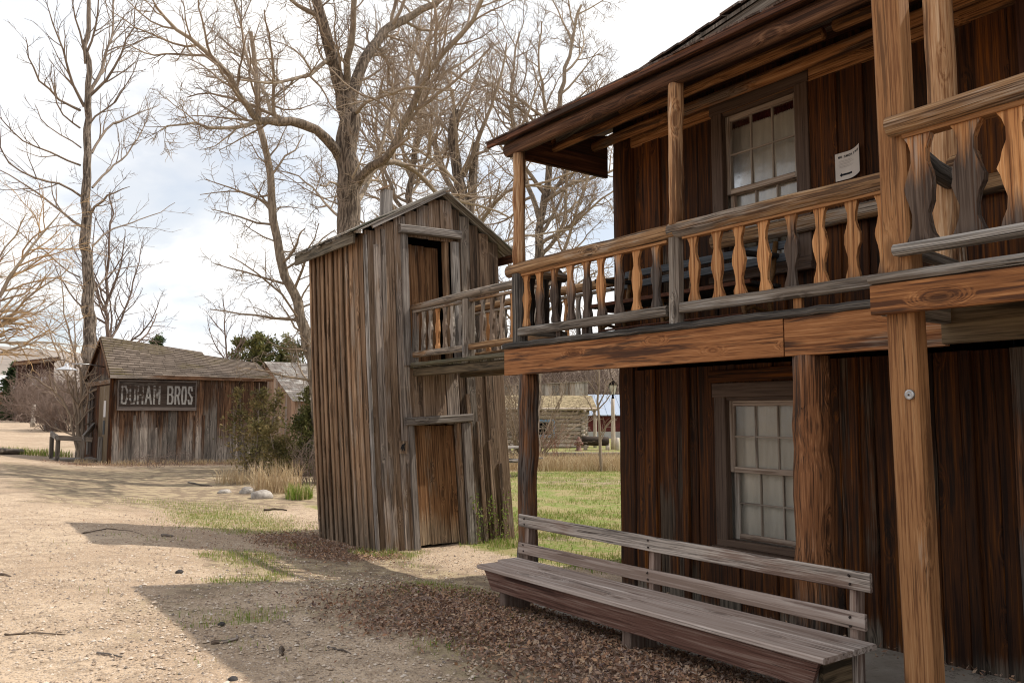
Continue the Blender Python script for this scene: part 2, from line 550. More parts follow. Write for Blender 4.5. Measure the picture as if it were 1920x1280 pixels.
for (yy, nm) in ((YE - .11, 'end_wall'), (YN, 'end_wall')):
    w = MB()
    x = WX + .01
    while x < 10.68:
        ww = rg.uniform(.16, .26)
        zt = roof_z(x + ww / 2, yy) - .1
        plank(w, (x + ww / 2, yy, 0), (x + ww / 2, yy, zt), ww * .985, .06, (1, 0, 0), 3, .003, c=.006, rng=rg)
        x += ww
    w.build(nm, M['wall'], hotel)
w = MB()
slab_wall(w, 10.7, YN, YE, 0, 4.9, rg)
w.build('back_wall', M['wall'], hotel)


# ---- windows
def window(y0, y1, z0, z1, trim, valance):
    fr = MB()
    t = trim
    xf = WX - .045
    for (a, b) in ((y0, y0 + t), (y1 - t, y1)):
        plank(fr, (xf, (a + b) / 2, z0), (xf, (a + b) / 2, z1), t, .07, (0, 1, 0), 1, c=.004, rng=rg)
    plank(fr, (xf - .004, y0 - .01, z1 - t / 2), (xf - .004, y1 + .01, z1 - t / 2), t, .075, (0, 0, 1), 1, c=.004, rng=rg)
    plank(fr, (xf + .01, y0 + t, z1 - t - .015), (xf + .01, y1 - t, z1 - t - .015), .03, .05, (0, 0, 1), 1, c=.003, rng=rg)
    root = fr.build('window', M['casing'], hotel)
    s = MB()
    box(s, (xf - .075, y0 - .02, z0 - .05), (xf + .05, y1 + .02, z0 + .012), axis='y', c=.008, rng=rg)
    box(s, (xf - .035, y0 + .01, z0 + .012), (xf + .04, y1 - .01, z0 + .07), axis='y', c=.006, rng=rg)
    s.build('sill', M['casing'], root)
    iy0, iy1, iz0, iz1 = y0 + t, y1 - t, z0 + .07, z1 - t - .03
    mid = (iz0 + iz1) / 2
    for (a, b, xo, nm) in ((mid - .02, iz1, WX - .01, 'upper'), (iz0, mid + .02, WX + .035, 'lower')):
        sb = MB(); st = .045
        for (p, q) in ((iy0, iy0 + st), (iy1 - st, iy1)):
            plank(sb, (xo, (p + q) / 2, a), (xo, (p + q) / 2, b), st, .035, (0, 1, 0), 2, .001, c=.004, rng=rg)
        for (p, q) in ((a, a + st), (b - st, b)):
            plank(sb, (xo, iy0 + st, (p + q) / 2), (xo, iy1 - st, (p + q) / 2), st, .034, (0, 0, 1), 2, .001, c=.004, rng=rg)
        gy0, gy1, gz0, gz1 = iy0 + st, iy1 - st, a + st, b - st
        so = sb.build('sash', M['sash'], root)
        mu = MB()
        for i in (1, 2):
            yy = gy0 + (gy1 - gy0) * i / 3
            plank(mu, (xo, yy, gz0), (xo, yy, gz1), .014, .024, (0, 1, 0), 1, c=.003, rng=rg)
        zz = (gz0 + gz1) / 2
        plank(mu, (xo - .001, gy0, zz), (xo - .001, gy1, zz), .014, .02, (0, 0, 1), 1, c=.003, rng=rg)
        mu.build('muntin', M['muntin'], root)
        gm = MB()
        for i in range(3):
            for j in range(2):
                p0 = gy0 + (gy1 - gy0) * i / 3; p1 = gy0 + (gy1 - gy0) * (i + 1) / 3
                q0 = gz0 + (gz1 - gz0) * j / 2; q1 = gz0 + (gz1 - gz0) * (j + 1) / 2
                k = rg.uniform(-.004, .004); kk = rg.uniform(-.004, .004)
                gm.add([(xo + .006 + k, p0, q0), (xo + .006 - k, p1, q0), (xo + .006 - k + kk, p1, q1), (xo + .006 + k + kk, p0, q1)], [(0, 1, 2, 3)])
        gm.build('pane', M['glass'], root, recalc=False)
    # gathered curtain a hand's breadth behind the glass
    cm = MB(); n = 60; vs = []; fs = []
    zt = iz1 + .15
    for i in range(n + 1):
        yy = iy0 - .02 + (iy1 - iy0 + .24) * i / n
        for z in (iz0 - .02, (iz0 + zt) / 2, zt):
            xx = WX + .075 + .008 * math.sin(i * .9 + .5 * math.sin(i * .31)) + .004 * math.sin(i * 2.1 + z * 3)
            vs.append((xx, yy, z))
    for i in range(n):
        for j in range(2):
            fs.append((i * 3 + j, (i + 1) * 3 + j, (i + 1) * 3 + j + 1, i * 3 + j + 1))
    cm.add(vs, fs, None, .5, True)
    cm.build('curtain', M['curtain'], root, recalc=False)
    if valance:
        vm = MB(); vs = []; fs = []; n = 120
        for i in range(n + 1):
            yy = iy0 + (iy1 - iy0) * i / n
            vs += [(WX + .062 + .004 * math.sin(i * 1.3), yy, iz1 - .075 - .012 * (i % 2) - .006 * rg.random()), (WX + .062, yy, iz1 + .03)]
        for i in range(n): fs.append((2 * i, 2 * i + 2, 2 * i + 3, 2 * i + 1))
        vm.add(vs, fs, None, .5)
        vm.build('valance', M['valance'], root, recalc=False)
    # dark sheet standing in for the unlit room behind
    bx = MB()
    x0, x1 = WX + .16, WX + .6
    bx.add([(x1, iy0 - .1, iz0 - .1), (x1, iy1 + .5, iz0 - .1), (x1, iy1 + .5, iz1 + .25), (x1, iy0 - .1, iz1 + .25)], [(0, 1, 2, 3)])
    bx.build('dark_room_sheet', M['soffit'], root, recalc=False)


window(*W1, .115, False)
window(*W2, .115, True)
# broad lintel board over the lower window, with short cripple boards
w = MB()
plank(w, (WX - .07, 3.68, 1.965), (WX - .07, 4.72, 1.955), .10, .05, (0, 0, 1), 4, .003, c=.01, rng=rg)
w.build('lintel', M['wall'], hotel)

# door casing at the far right of both storeys
w = MB()
plank(w, (WX - .06, 2.28, .02), (WX - .06, 2.28, 2.05), .13, .06, (0, 1, 0), 4, .002, c=.006, rng=rg)
w.build('door_casing', M['lowpost'], hotel)
w = MB()
plank(w, (WX - .06, 2.13, 2.3), (WX - .06, 2.13, 4.3), .16, .06, (0, 1, 0), 4, .002, c=.006, rng=rg)
cas = w.build('door_casing', wood('red_brown_casing', (.04, .016, .01), (.07, .028, .017), (.09, .04, .024), grey_amt=0, stain_amt=.2, knots=.2, tint=.05), hotel)
w = MB(); box(w, (WX - .097, 2.055, 3.72), (WX - .0905, 2.10, 3.82), c=.002, rng=rg); w.build('hinge', M['zinc'], cas)

# log belt rail along the upper wall
w = MB()
log(w, (WX - .10, YN, 3.08), (WX - .10, 4.62, 3.08), .065, .06, 12, 14, .08, rng=rg)
w.build('wall_rail', M['rail'], hotel)

# ---- porch posts
POSTY = (6.04, 4.09, 2.17)
w = MB(); log(w, (PX, 6.03, 2.98), (PX, 6.03, 4.06), .060, .056, 14, 9, .12, rng=rg, rn=.23); w.build('porch_post', M['post'], hotel)
w = MB(); log(w, (PX, 4.10, 3.0), (PX, 4.08, 4.08), .056, .060, 14, 9, .12, rng=rg, rn=.71); w.build('porch_post', M['post'], hotel)
w = MB(); log(w, (PX, 2.17, 2.27), (PX, 2.17, 4.1), .075, .072, 14, 12, .10, rng=rg, rn=.64); w.build('porch_post', M['post'], hotel)
# stout square corner post of the balcony, black with age
w = MB(); plank(w, (PX + .01, 6.03, 2.24), (PX, 6.03, 2.91), .12, .11, (0, 1, 0), 5, .004, c=.02, rng=rg, rn=.5); w.build('newel_post', M['deckedge'], hotel)
w = MB(); plank(w, (PX - .01, 4.10, 2.27), (PX, 4.105, 2.92), .095, .09, (0, 1, 0), 5, .003, c=.02, rng=rg, rn=.35); w.build('newel_post', M['greyrail'], hotel)
# ground floor posts
w = MB(); log(w, (PX, 5.925, .0), (PX, 5.895, 2.0), .086, .080, 16, 14, .10, rng=rg, rn=.52, jit=.006, sq=.25); w.build('porch_post', M['lowpost'], hotel)
w = MB(); log(w, (PX + .03, 3.07, .03), (PX + .02, 3.035, 2.0), .116, .108, 16, 14, .10, rng=rg, rn=.13, jit=.006, sq=.3); w.build('porch_post', M['lowpost'], hotel)
# tall squared post of the projecting bay
w = MB(); plank(w, (3.69, 2.025, .0), (3.70, 2.075, 4.3), .135, .115, (0, 1, 0), 14, .0012, c=.012, rng=rg, rn=.66); w.build('corner_post', M['golden'], hotel)

# ---- balcony beams and deck
w = MB(); plank(w, (PX - .06, 3.155, 2.115), (PX - .06, 6.15, 2.11), .235, .045, (0, 0, 1), 10, .0015, c=.004, rng=rg, rn=.18); w.build('fascia_beam', M['beam'], hotel)
w = MB(); plank(w, (PX - .06, 2.17, 2.115), (PX - .06, 3.145, 2.115), .235, .045, (0, 0, 1), 6, .0015, c=.004, rng=rg, rn=.83); w.build('fascia_beam', M['beam'], hotel)
w = MB(); plank(w, (PX - .10, -2.5, 2.12), (PX - .10, 2.165, 2.12), .23, .05, (0, 0, 1), 10, .0015, c=.006, rng=rg, rn=.4); w.build('fascia_beam', M['olive'], hotel)
w = MB()
y = -2.5
dk = MB()
for i in range(7):
    xa = PX - .07 + i * .163
    plank(dk, (xa + .08, -2.5, DZ - .02), (xa + .08, 6.12, DZ - .02), .157, .035, (1, 0, 0), 12, .001, c=.004, rng=rg)
dk.build('deck', M['greyrail'], hotel)
ed = MB(); n = 70
pts = [V((PX - .078 + rg.uniform(-.006, .006), -0.2 + 6.35 * i / n if i < n else 6.16, DZ - .012 + rg.uniform(-.003, .003))) for i in range(n + 1)]
pts = [p for p in pts if p.y > 2.17]
sweep(ed, pts, rect(.05, .045, .012), (0, 0, 1), .4, .002, False, None, rg)
ed.build('deck_edge', M['deckedge'], hotel)
# projecting bay
w = MB(); plank(w, (3.605, -2.5, 2.175), (3.605, 2.155, 2.175), .14, .05, (0, 0, 1), 10, .001, c=.006, rng=rg, rn=.29); w.build('bay_beam', M['beam_dark'], hotel)
w = MB(); plank(w, (3.615, -2.5, 2.272), (3.615, 2.16, 2.272), .09, .045, (1, 0, 0), 12, .0012, c=.012, rng=rg, rn=.6); w.build('bay_deck_edge', M['greyrail'], hotel)
w = MB(); plank(w, (3.64, 2.12, 2.17), (4.28, 2.14, 2.17), .05, .13, (0, 1, 0), 3, .001, c=.006, rng=rg, rn=.8); w.build('bay_side_beam', M['greyrail'], hotel)
dk = MB()
for i in range(4):
    xa = 3.665 + i * .155
    plank(dk, (xa + .075, -2.5, 2.262), (xa + .075, 2.09, 2.262), .15, .03, (1, 0, 0), 8, .001, c=.004, rng=rg)
dk.build('bay_deck', M['greyrail'], hotel)

# ---- balustrade
BAL = [(0, .030), (.02, .031), (.08, .0265), (.16, .018), (.26, .0165), (.36, .0235), (.44, .0295), (.50, .0315), (.56, .0295), (.63, .0235), (.72, .0155), (.82, .016), (.90, .022), (.955, .029), (1, .031)]


def baluster(parent, mat, p0, p1, along, k=1.0, t=.026, rng=rg, rn=None, z0=0.0):
    p0, p1 = V(p0), V(p1)
    mb = MB()
    along = V(along).normalized()
    up = p1 - p0; h = up.length
    nrm = along.cross(V((0, 0, 1))).normalized()
    rn = rng.random() if rn is None else rn
    vs, gs = [], []
    sk = rng.uniform(-.010, .010)
    ws = [(a, b * k * rng.uniform(.89, 1.11), b * k * rng.uniform(.89, 1.11)) for a, b in BAL]
    for a, wl, wr in ws:
        c = p0.lerp(p1, a) + along * sk * math.sin(a * 3.1)
        for (s, q) in ((-wl, -t / 2), (wr, -t / 2), (wr, t / 2), (-wl, t / 2)):
            vs.append(tuple(c + along * s + nrm * q)); gs.append((s, q, a * h + z0))
    fs = []
    m = len(ws)
    for i in range(m - 1):
        for j in range(4):
            l = (j + 1) % 4
            fs.append((i * 4 + j, i * 4 + l, (i + 1) * 4 + l, (i + 1) * 4 + j))
    fs += [(3, 2, 1, 0), tuple((m - 1) * 4 + j for j in range(4))]
    mb.add(vs, fs, gs, rn)
    return mb.build('baluster', mat, parent)


# rn decides how high the black weathering climbs (see the wood's foot mask)
RIGHT_BAL = [(3.94, .30), (3.72, .22), (3.535, .26), (3.34, .20), (3.135, .98), (2.925, .28), (2.725, .30), (2.52, .4)]
LEFT_BAL = [(5.92, .25), (5.72, .85), (5.51, .95), (5.30, .80), (5.09, .97), (4.905, .55), (4.705, .93), (4.51, .18), (4.31, .90)]
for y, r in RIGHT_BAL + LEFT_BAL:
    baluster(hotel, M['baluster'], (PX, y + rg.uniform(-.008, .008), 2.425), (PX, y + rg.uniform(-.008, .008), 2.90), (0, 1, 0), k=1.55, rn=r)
w = MB(); log(w, (PX - .01, 4.08, 2.955), (PX - .01, 6.17, 2.952), .058, .056, 12, 12, .06, rng=rg, rn=.2, bow=.006); w.build('handrail', M['rail'], hotel)
w = MB(); log(w, (PX - .01, 2.0, 2.945), (PX - .01, 4.14, 2.958), .055, .062, 12, 12, .06, rng=rg, rn=.55, bow=.004); w.build('handrail', M['rail'], hotel)
for (a, b, r) in ((4.17, 5.97, .2), (2.3, 4.02, .4)):
    w = MB(); plank(w, (PX, a, 2.892), (PX, b, 2.894), .06, .022, (1, 0, 0), 6, .001, c=.003, rng=rg, rn=r); w.build('rail_batten', M['golden'], hotel)
w = MB(); plank(w, (PX - .02, 4.17, 2.385), (PX - .02, 5.99, 2.378), .075, .06, (0, 0, 1), 10, .0015, c=.012, rng=rg, rn=.3); w.build('bottom_rail', M['greyrail'], hotel)
w = MB(); plank(w, (PX - .02, 2.2, 2.392), (PX - .02, 4.04, 2.392), .075, .06, (0, 0, 1), 10, .0015, c=.012, rng=rg, rn=.62); w.build('bottom_rail', M['greyrail'], hotel)
for yy in (3.10, 5.12, 5.46):
    w = MB(); plank(w, (PX + .005, yy, 2.27), (PX + .005, yy, 2.36), .06, .03, (0, 1, 0), 1, c=.004, rng=rg, rn=.3 if yy < 4 else .6); w.build('rail_block', M['baluster'], hotel)
# bay balustrade, nearer the road
for y, r in ((1.925, .93), (1.715, .97), (1.52, .50), (1.31, .6), (1.10, .4), (.89, .7), (.68, .5)):
    baluster(hotel, M['baluster'], (3.65, y, 2.415), (3.65, y, 2.935), (0, 1, 0), k=2.1, t=.04, rn=r)
w = MB(); log(w, (3.62, -2.4, 3.01), (3.61, 2.045, 2.975), .07, .048, 14, 20, .04, rng=rg, rn=.35, bow=.02); w.build('handrail', M['rail'], hotel)
w = MB(); plank(w, (3.65, -2.4, 2.935), (3.65, 1.99, 2.925), .07, .025, (1, 0, 0), 8, .001, c=.003, rng=rg, rn=.45); w.build('rail_batten', M['golden'], hotel)
w = MB(); plank(w, (3.61, -2.4, 2.395), (3.61, 2.035, 2.392), .05, .085, (0, 0, 1), 14, .0012, c=.014, rng=rg, rn=.72); w.build('bottom_rail', M['greyrail'], hotel)
# side return of the bay: short log rail back to the main post
w = MB(); log(w, (3.75, 2.02, 2.87), (4.3, 2.12, 2.86), .05, .052, 12, 6, .06, rng=rg, rn=.9); w.build('handrail', M['lowpost'], hotel)
w = MB(); plank(w, (3.76, 2.04, 2.41), (4.3, 2.12, 2.41), .05, .05, (0, 0, 1), 3, .001, rng=rg); w.build('bottom_rail', M['greyrail'], hotel)
# far end balustrade of the balcony (backlit shade put into their colour)
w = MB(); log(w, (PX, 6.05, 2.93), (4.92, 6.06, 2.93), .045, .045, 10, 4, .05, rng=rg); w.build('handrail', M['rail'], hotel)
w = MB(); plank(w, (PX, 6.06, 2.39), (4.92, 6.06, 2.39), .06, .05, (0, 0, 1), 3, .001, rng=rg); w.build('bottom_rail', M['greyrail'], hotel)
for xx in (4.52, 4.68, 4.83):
    baluster(hotel, M['backlit_and_dark'], (xx, 6.055, 2.42), (xx, 6.055, 2.9), (1, 0, 0), k=1.15)

# ---- porch roof
EX, EZ = 4.21, 4.155
PSL = .25


def pz(x): return EZ + (x - EX) * PSL


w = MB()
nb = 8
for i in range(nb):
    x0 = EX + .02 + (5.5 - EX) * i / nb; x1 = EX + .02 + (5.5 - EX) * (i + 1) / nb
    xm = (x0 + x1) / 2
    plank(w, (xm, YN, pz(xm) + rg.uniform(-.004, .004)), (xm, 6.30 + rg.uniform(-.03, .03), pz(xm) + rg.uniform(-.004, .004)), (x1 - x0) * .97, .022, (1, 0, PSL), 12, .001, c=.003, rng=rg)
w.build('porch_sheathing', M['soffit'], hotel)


def shingle_course(mb, x0, x1, zfun, y0, y1, rng, lift, thick=.014, wmin=.09, wmax=.2):
    y = y0
    while y < y1:
        ww = min(rng.uniform(wmin, wmax), y1 - y + .01)
        ya, yb = y + .003, y + ww - .003
        dx = rng.uniform(-.012, .012)
        xa = x0 + dx
        za, zb = zfun(xa) + lift, zfun(x1) + .012
        r = rng.random()
        vs = [(xa, ya, za), (xa, yb, za), (x1, yb, zb), (x1, ya, zb), (xa, ya, za + thick), (xa, yb, za + thick), (x1, yb, zb + thick * .4), (x1, ya, zb + thick * .4)]
        gs = [(p[1] - ya, p[2] - za, p[0] - xa) for p in vs]
        mb.add(vs, [(0, 1, 2, 3), (7, 6, 5, 4), (0, 4, 5, 1), (1, 5, 6, 2), (2, 6, 7, 3), (3, 7, 4, 0)], gs, r)
        y += ww


rf = MB()
nc = 8
for i in range(nc):
    x0 = EX - .02 + (5.55 - EX) * i / nc
    shingle_course(rf, x0, x0 + .27, pz, YN, 6.33, rg, .026)
rf.build('porch_roof', M['shingle'], hotel)
w = MB(); plank(w, (EX - .002, YN, EZ - .002), (EX - .002, 6.32, EZ - .002), .05, .03, (0, 0, 1), 20, .001, c=.004, rng=rg); w.build('eave_board', M['soffit'], hotel)
w = MB(); log(w, (PX - .02, YN, 4.10), (PX - .02, 6.17, 4.09), .062, .066, 14, 16, .05, rng=rg, rn=.12, sq=.25); w.build('eave_log', M['eavelog'], hotel)
w = MB(); log(w, (4.75, 3.12, 4.165), (4.75, 6.0, 4.15), .042, .038, 12, 9, .10, rng=rg, rn=.4); w.build('purlin', M['purlin'], hotel)
w = MB(); log(w, (4.77, YN, 4.215), (4.77, 3.04, 4.185), .048, .042, 12, 12, .10, rng=rg, rn=.1); w.build('purlin', M['purlin'], hotel)
w = MB(); log(w, (5.25, YN, 4.275), (5.25, 6.0, 4.262), .053, .05, 12, 14, .09, rng=rg, rn=.8); w.build('purlin', M['purlin'], hotel)
w = MB(); plank(w, (5.425, YN, 4.25), (5.425, 5.7, 4.25), .13, .05, (0, 0, 1), 10, .001, rng=rg, rn=.5); w.build('wall_plate', M['purlin'], hotel)
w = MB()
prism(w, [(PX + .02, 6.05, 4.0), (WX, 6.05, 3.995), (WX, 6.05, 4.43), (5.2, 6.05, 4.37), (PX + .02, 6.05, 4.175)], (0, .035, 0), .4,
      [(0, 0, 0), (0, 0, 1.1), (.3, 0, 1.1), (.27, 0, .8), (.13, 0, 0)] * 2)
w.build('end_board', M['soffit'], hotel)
# ---- main roof
mr = MB()
HW = RID_X - EAV_X
for side in (1, -1):
    n = 17
    for i in range(n):
        d0 = HW * i / n; d1 = min(HW, d0 + HW / n * 1.5)
        xa, xb = RID_X - side * (HW - d0 + .02), RID_X - side * (HW - d1)
        y = YN
        yend = 6.1 + rg.uniform(-.02, .02)
        while y < yend:
            ww = min(rg.uniform(.1, .2), yend - y + .01); ya, yb = y + .003, y + ww - .003
            e = rg.uniform(-.012, .012) * side; lf = .028 + rg.uniform(-.004, .006)
            vs = [(xa + e, ya, roof_z(xa, ya) + lf), (xa + e, yb, roof_z(xa, yb) + lf), (xb, yb, roof_z(xb, yb) + .008), (xb, ya, roof_z(xb, ya) + .008)]
            vs += [(a, b, c + .018) for a, b, c in vs]
            mr.add(vs, [(0, 1, 2, 3), (7, 6, 5, 4), (0, 4, 5, 1), (1, 5, 6, 2), (2, 6, 7, 3), (3, 7, 4, 0)], [(0, 0, 0), (ww, 0, 0), (ww, 0, .3), (0, 0, .3)] * 2, rg.random())
            y += ww
mr.build('main_roof', M['shingle'], hotel)
w = MB()
for side in (1, -1):
    xe = RID_X - side * HW
    prism(w, [(xe, YN, roof_z(xe, YN)), (xe, 6.08, roof_z(xe, 6.08)), (RID_X, 6.08, roof_z(RID_X, 6.08)), (RID_X, YN, roof_z(RID_X, YN))], (0, 0, -.03), .3)
w.build('roof_sheathing', M['greyrail'], hotel)
w = MB(); plank(w, (EAV_X + .03, YN, roof_z(EAV_X, YN) - .075), (EAV_X + .03, 6.0, roof_z(EAV_X, 6.0) - .075), .09, .03, (0, 0, 1), 20, .002, rng=rg, rn=.3); w.build('main_fascia', M['greyrail'], hotel)
w = MB(); log(w, (EAV_X + .12, YN, roof_z(EAV_X, YN) - .13), (EAV_X + .12, 5.2, roof_z(EAV_X, 5.2) - .13), .06, .05, 12, 16, .08, rng=rg, rn=.4); w.build('main_eave_log', M['purlin'], hotel)
w = MB()
for side in (1, -1):
    xe = RID_X - side * HW
    plank(w, (xe, 6.06, roof_z(xe, 6.06) - .085), (RID_X, 6.06, roof_z(RID_X, 6.06) - .085), .10, .04, (0, 0, 1), 6, .001, rng=rg, rn=.5)
w.build('rake_board', M['purlin'], hotel)
# roof over the projecting bay (above the frame)
w = MB(); plank(w, (3.70, -2.5, 4.36), (3.70, 2.2, 4.36), .12, .12, (0, 0, 1), 4, rng=rg); w.build('bay_header', M['purlin'], hotel)

# ---- slab under the porch
M['concrete'] = None


def concrete():
    t = NT('worn_concrete').set(.9, .2)
    tc = t.n.new("ShaderNodeTexCoord")
    n1 = t.noise(tc.outputs["Object"], 1.6, 6, .6); n2 = t.noise(tc.outputs["Object"], 30, 4, .6)
    c = t.mix(t.step(n1, .35, .65), (.27, .235, .20), (.39, .35, .305))
    c = t.mix(t.math('MULTIPLY', t.step(n2, .5, .75), .45), c, (.15, .125, .10))
    v = t.node("ShaderNodeTexVoronoi", {"Vector": t.vadd(tc.outputs["Object"], t.node("ShaderNodeCombineXYZ", {0: n1, 1: n2, 2: 0.0}).outputs[0]), "Scale": .8}, feature='DISTANCE_TO_EDGE')
    c = t.mix(t.step(v.outputs["Distance"], .012, .002), c, (.05, .04, .03))
    t.color(c); t.bump(t.math('ADD', n2, n1), .4, .01)
    return t.m


M['concrete'] = concrete()
sl = MB(); n = 26
vs = []; fs = []
for i in range(n + 1):
    yy = 5.75 - (5.75 + 3.0) * i / n
    xe = 4.22 + .09 * mnoise.noise(V((yy * 1.3, 0, 2))) - .55 * sm(2.9, 1.5, yy)
    for (xx, zz) in ((xe - .02, -.1), (xe, .035), (xe + .05, .05), (4.8, .055), (WX + .1, .05)):
        vs.append((xx, yy, zz + .006 * mnoise.noise(V((xx * 2, yy * 2, 0)))))
for i in range(n):
    for j in range(4):
        fs.append((i * 5 + j, i * 5 + j + 1, (i + 1) * 5 + j + 1, (i + 1) * 5 + j))
sl.add(vs, fs, None, .5)
so = sl.build('porch_pavement', M['concrete'], None, recalc=False); tag(so, kind='structure')
# ================================================================ two-storey outhouse
M['oh_front'] = wood('grey_weathered_boards', (.145, .096, .063), (.245, .168, .115), (.365, .275, .205), grey=(.30, .25, .215), grey_amt=.52,
                     stain=(.06, .038, .025), stain_amt=.3, knots=.9, tint=.24, bump=1.3)
M['oh_side'] = wood('brown_weathered_boards', (.115, .066, .037), (.235, .145, .086), (.35, .235, .15), grey=(.25, .195, .15), grey_amt=.36,
                    stain=(.045, .025, .015), stain_amt=.25, foot=.5, foot_col=(.16, .115, .08), knots=.7, tint=.32, bump=1.1, foot_noise=.5, foot_rn=.2)
M['oh_right'] = wood('bark_edged_boards', (.11, .07, .046), (.19, .128, .086), (.29, .21, .15), grey=(.25, .21, .175), grey_amt=.4, stain=(.035, .022, .015), stain_amt=.6, knots=.8, tint=.3, bump=1.6)
M['oh_frame'] = wood('silver_frame_board', (.09, .072, .06), (.20, .17, .15), (.33, .295, .265), grey=(.26, .235, .215), grey_amt=.55, stain=(.07, .055, .045), stain_amt=.35, knots=.6, tint=.15, bump=1.0)
M['oh_door'] = wood('brown_plank_door', (.085, .04, .019), (.20, .102, .048), (.31, .175, .092), grey=(.2, .15, .11), grey_amt=.18, stain=(.05, .024, .012), stain_amt=.5, foot=.30, foot_col=(.23, .175, .12), knots=.8, tint=.22, bump=.6, foot_noise=.3, foot_rn=.1)
M['oh_roof'] = wood('lichened_roof_board', (.10, .085, .07), (.2, .175, .15), (.32, .29, .255), grey=(.3, .28, .25), grey_amt=.5, stain=(.05, .05, .03), stain_amt=.55, knots=.2, tint=.35, bump=1.0)
M['oh_eave'] = wood('mossy_eave_board', (.07, .055, .038), (.14, .112, .08), (.2, .17, .125), grey=(.17, .15, .12), grey_amt=.3, stain=(.03, .026, .016), stain_amt=.6, knots=.3, tint=.15, bump=1.0)
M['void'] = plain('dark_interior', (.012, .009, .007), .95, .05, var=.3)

ro = random.Random(5)
OX0, OX1, OY0, OY1 = 4.46, 6.42, 9.05, 10.80
SHX = .055
RX, RZ = 5.32, 4.50


def osh(x, y, z):
    return V((x - SHX * z - .02 * math.sin(z * .8), y + .012 * z, z))


def oroof(X):
    return RZ - (.57 if X < RX else .635) * abs(X - RX)


out = thing('outhouse', 'tall leaning two storey outhouse of weathered vertical planks with a door on each floor', 'outhouse', (5.4, 9.9, 0))


def oboard(mb, x0, x1, za, zb, y, rng, t=.03, lean=0.0, dy=0.0, rn=None, segs=None):
    xm, w = (x0 + x1) / 2, x1 - x0
    n = segs or max(3, int((zb - za) / .4))
    pts = [osh(xm + lean * (zb - z) / 3, y + dy, z) for z in [za + (zb - za) * i / n for i in range(n + 1)]]
    sweep(mb, pts, rect(w, t, .004), (1, 0, 0), rn, .003, False, None, rng, za)


LDX = (5.02, 5.72)          # lower door opening
UDX = (5.03, 5.66)          # upper door opening (before the lean)
fw = MB()
lay = [(4.46, 4.60), (4.60, 4.70), (4.70, 4.86), (4.86, 5.02)]
for i, (a, b) in enumerate(lay):
    zt = oroof((a + b) / 2 - SHX * 4) - .055
    oboard(fw, a + .003, b - .003, .0, zt, OY0, ro, rn=[.31, .93, .12, .77][i], dy=-.02 * (i % 2))
# battens over the joints
for xb, zt in ((4.60, 3.7), (4.86, 1.2), (4.70, 3.9)):
    oboard(fw, xb - .035, xb + .03, .0, zt, OY0 - .032, ro, t=.024)
for i, (a, b) in enumerate([(5.02, 5.19), (5.19, 5.36), (5.36, 5.53), (5.53, 5.72)]):
    oboard(fw, a + .003, b - .003, 1.52, 2.28, OY0 - .005 * (i % 2), ro, rn=[.2, .5, .35, .8][i])
    zt = oroof((a + b) / 2 - SHX * 4.2) - .055
    oboard(fw, a + .003, b - .003, 3.86, zt, OY0 - .008 * (i % 2), ro)
fw.build('front_wall', M['oh_front'], out)
rw = MB()
for i, (a, b) in enumerate([(5.72, 5.83), (5.83, 5.97), (5.97, 6.12), (6.12, 6.27), (6.27, 6.43)]):
    zt = oroof((a + b) / 2 - SHX * 4) - .05
    oboard(rw, a + .003, b - .003, .0, 2.3, OY0 - .012 * (i % 2), ro, lean=.04)
    oboard(fw if False else rw, a + .003, b - .003, 2.31, zt, OY0 + .004 - .012 * (i % 2), ro)
for xb, zt in ((5.84, 1.9), (5.98, 1.55), (6.14, 1.3), (6.28, 1.0)):
    oboard(rw, xb - .03, xb + .03, .0, zt, OY0 - .034, ro, t=.026, lean=.04)
rw.build('front_wall', M['oh_right'], out)
sw = MB()
y = OY0 + .02
k = 0
while y < OY1 - .02:
    w_ = ro.uniform(.13, .17)
    yb = min(y + w_, OY1)
    n = 9
    pts = [osh(OX0 + .012 * (k % 2), (y + yb) / 2, 3.83 * i / n) for i in range(n + 1)]
    sweep(sw, pts, rect(yb - y - .008, .03, .004), (0, 1, 0), None, .003, False, None, ro)
    if ro.random() < .75:
        pts = [osh(OX0 - .028, yb, 3.80 * i / n) for i in range(n + 1)]
        sweep(sw, pts, rect(.055, .024, .006), (0, 1, 0), None, .002, False, None, ro)
    y = yb; k += 1
sw.build('side_wall', M['oh_side'], out)
bw = MB()
for yy in (OY1,):
    x = OX0 + .02
    while x < OX1:
        oboard(bw, x, min(x + .2, OX1), 0, oroof(x + .1 - SHX * 4) - .06, yy, ro); x += .2
y = OY0 + .03
while y < OY1:
    pts = [osh(OX1 - .03, y + .09, 3.75 * i / 8) for i in range(9)]
    sweep(bw, pts, rect(.175, .03, .004), (0, 1, 0), None, .003, False, None, ro); y += .18
bw.build('back_wall', M['oh_side'], out)
# corner trim catching the light
ct = MB(); oboard(ct, 4.445, 4.475, 0, 3.8, OY0 - .03, ro, t=.06, rn=.42); ct.build('corner_trim', M['oh_frame'], out)
fl = MB(); box(fl, (4.40, OY0 + .05, 2.19), (6.28, OY1 - .03, 2.235), axis='x', rng=ro)
fl.build('upper_floor', M['oh_side'], out)
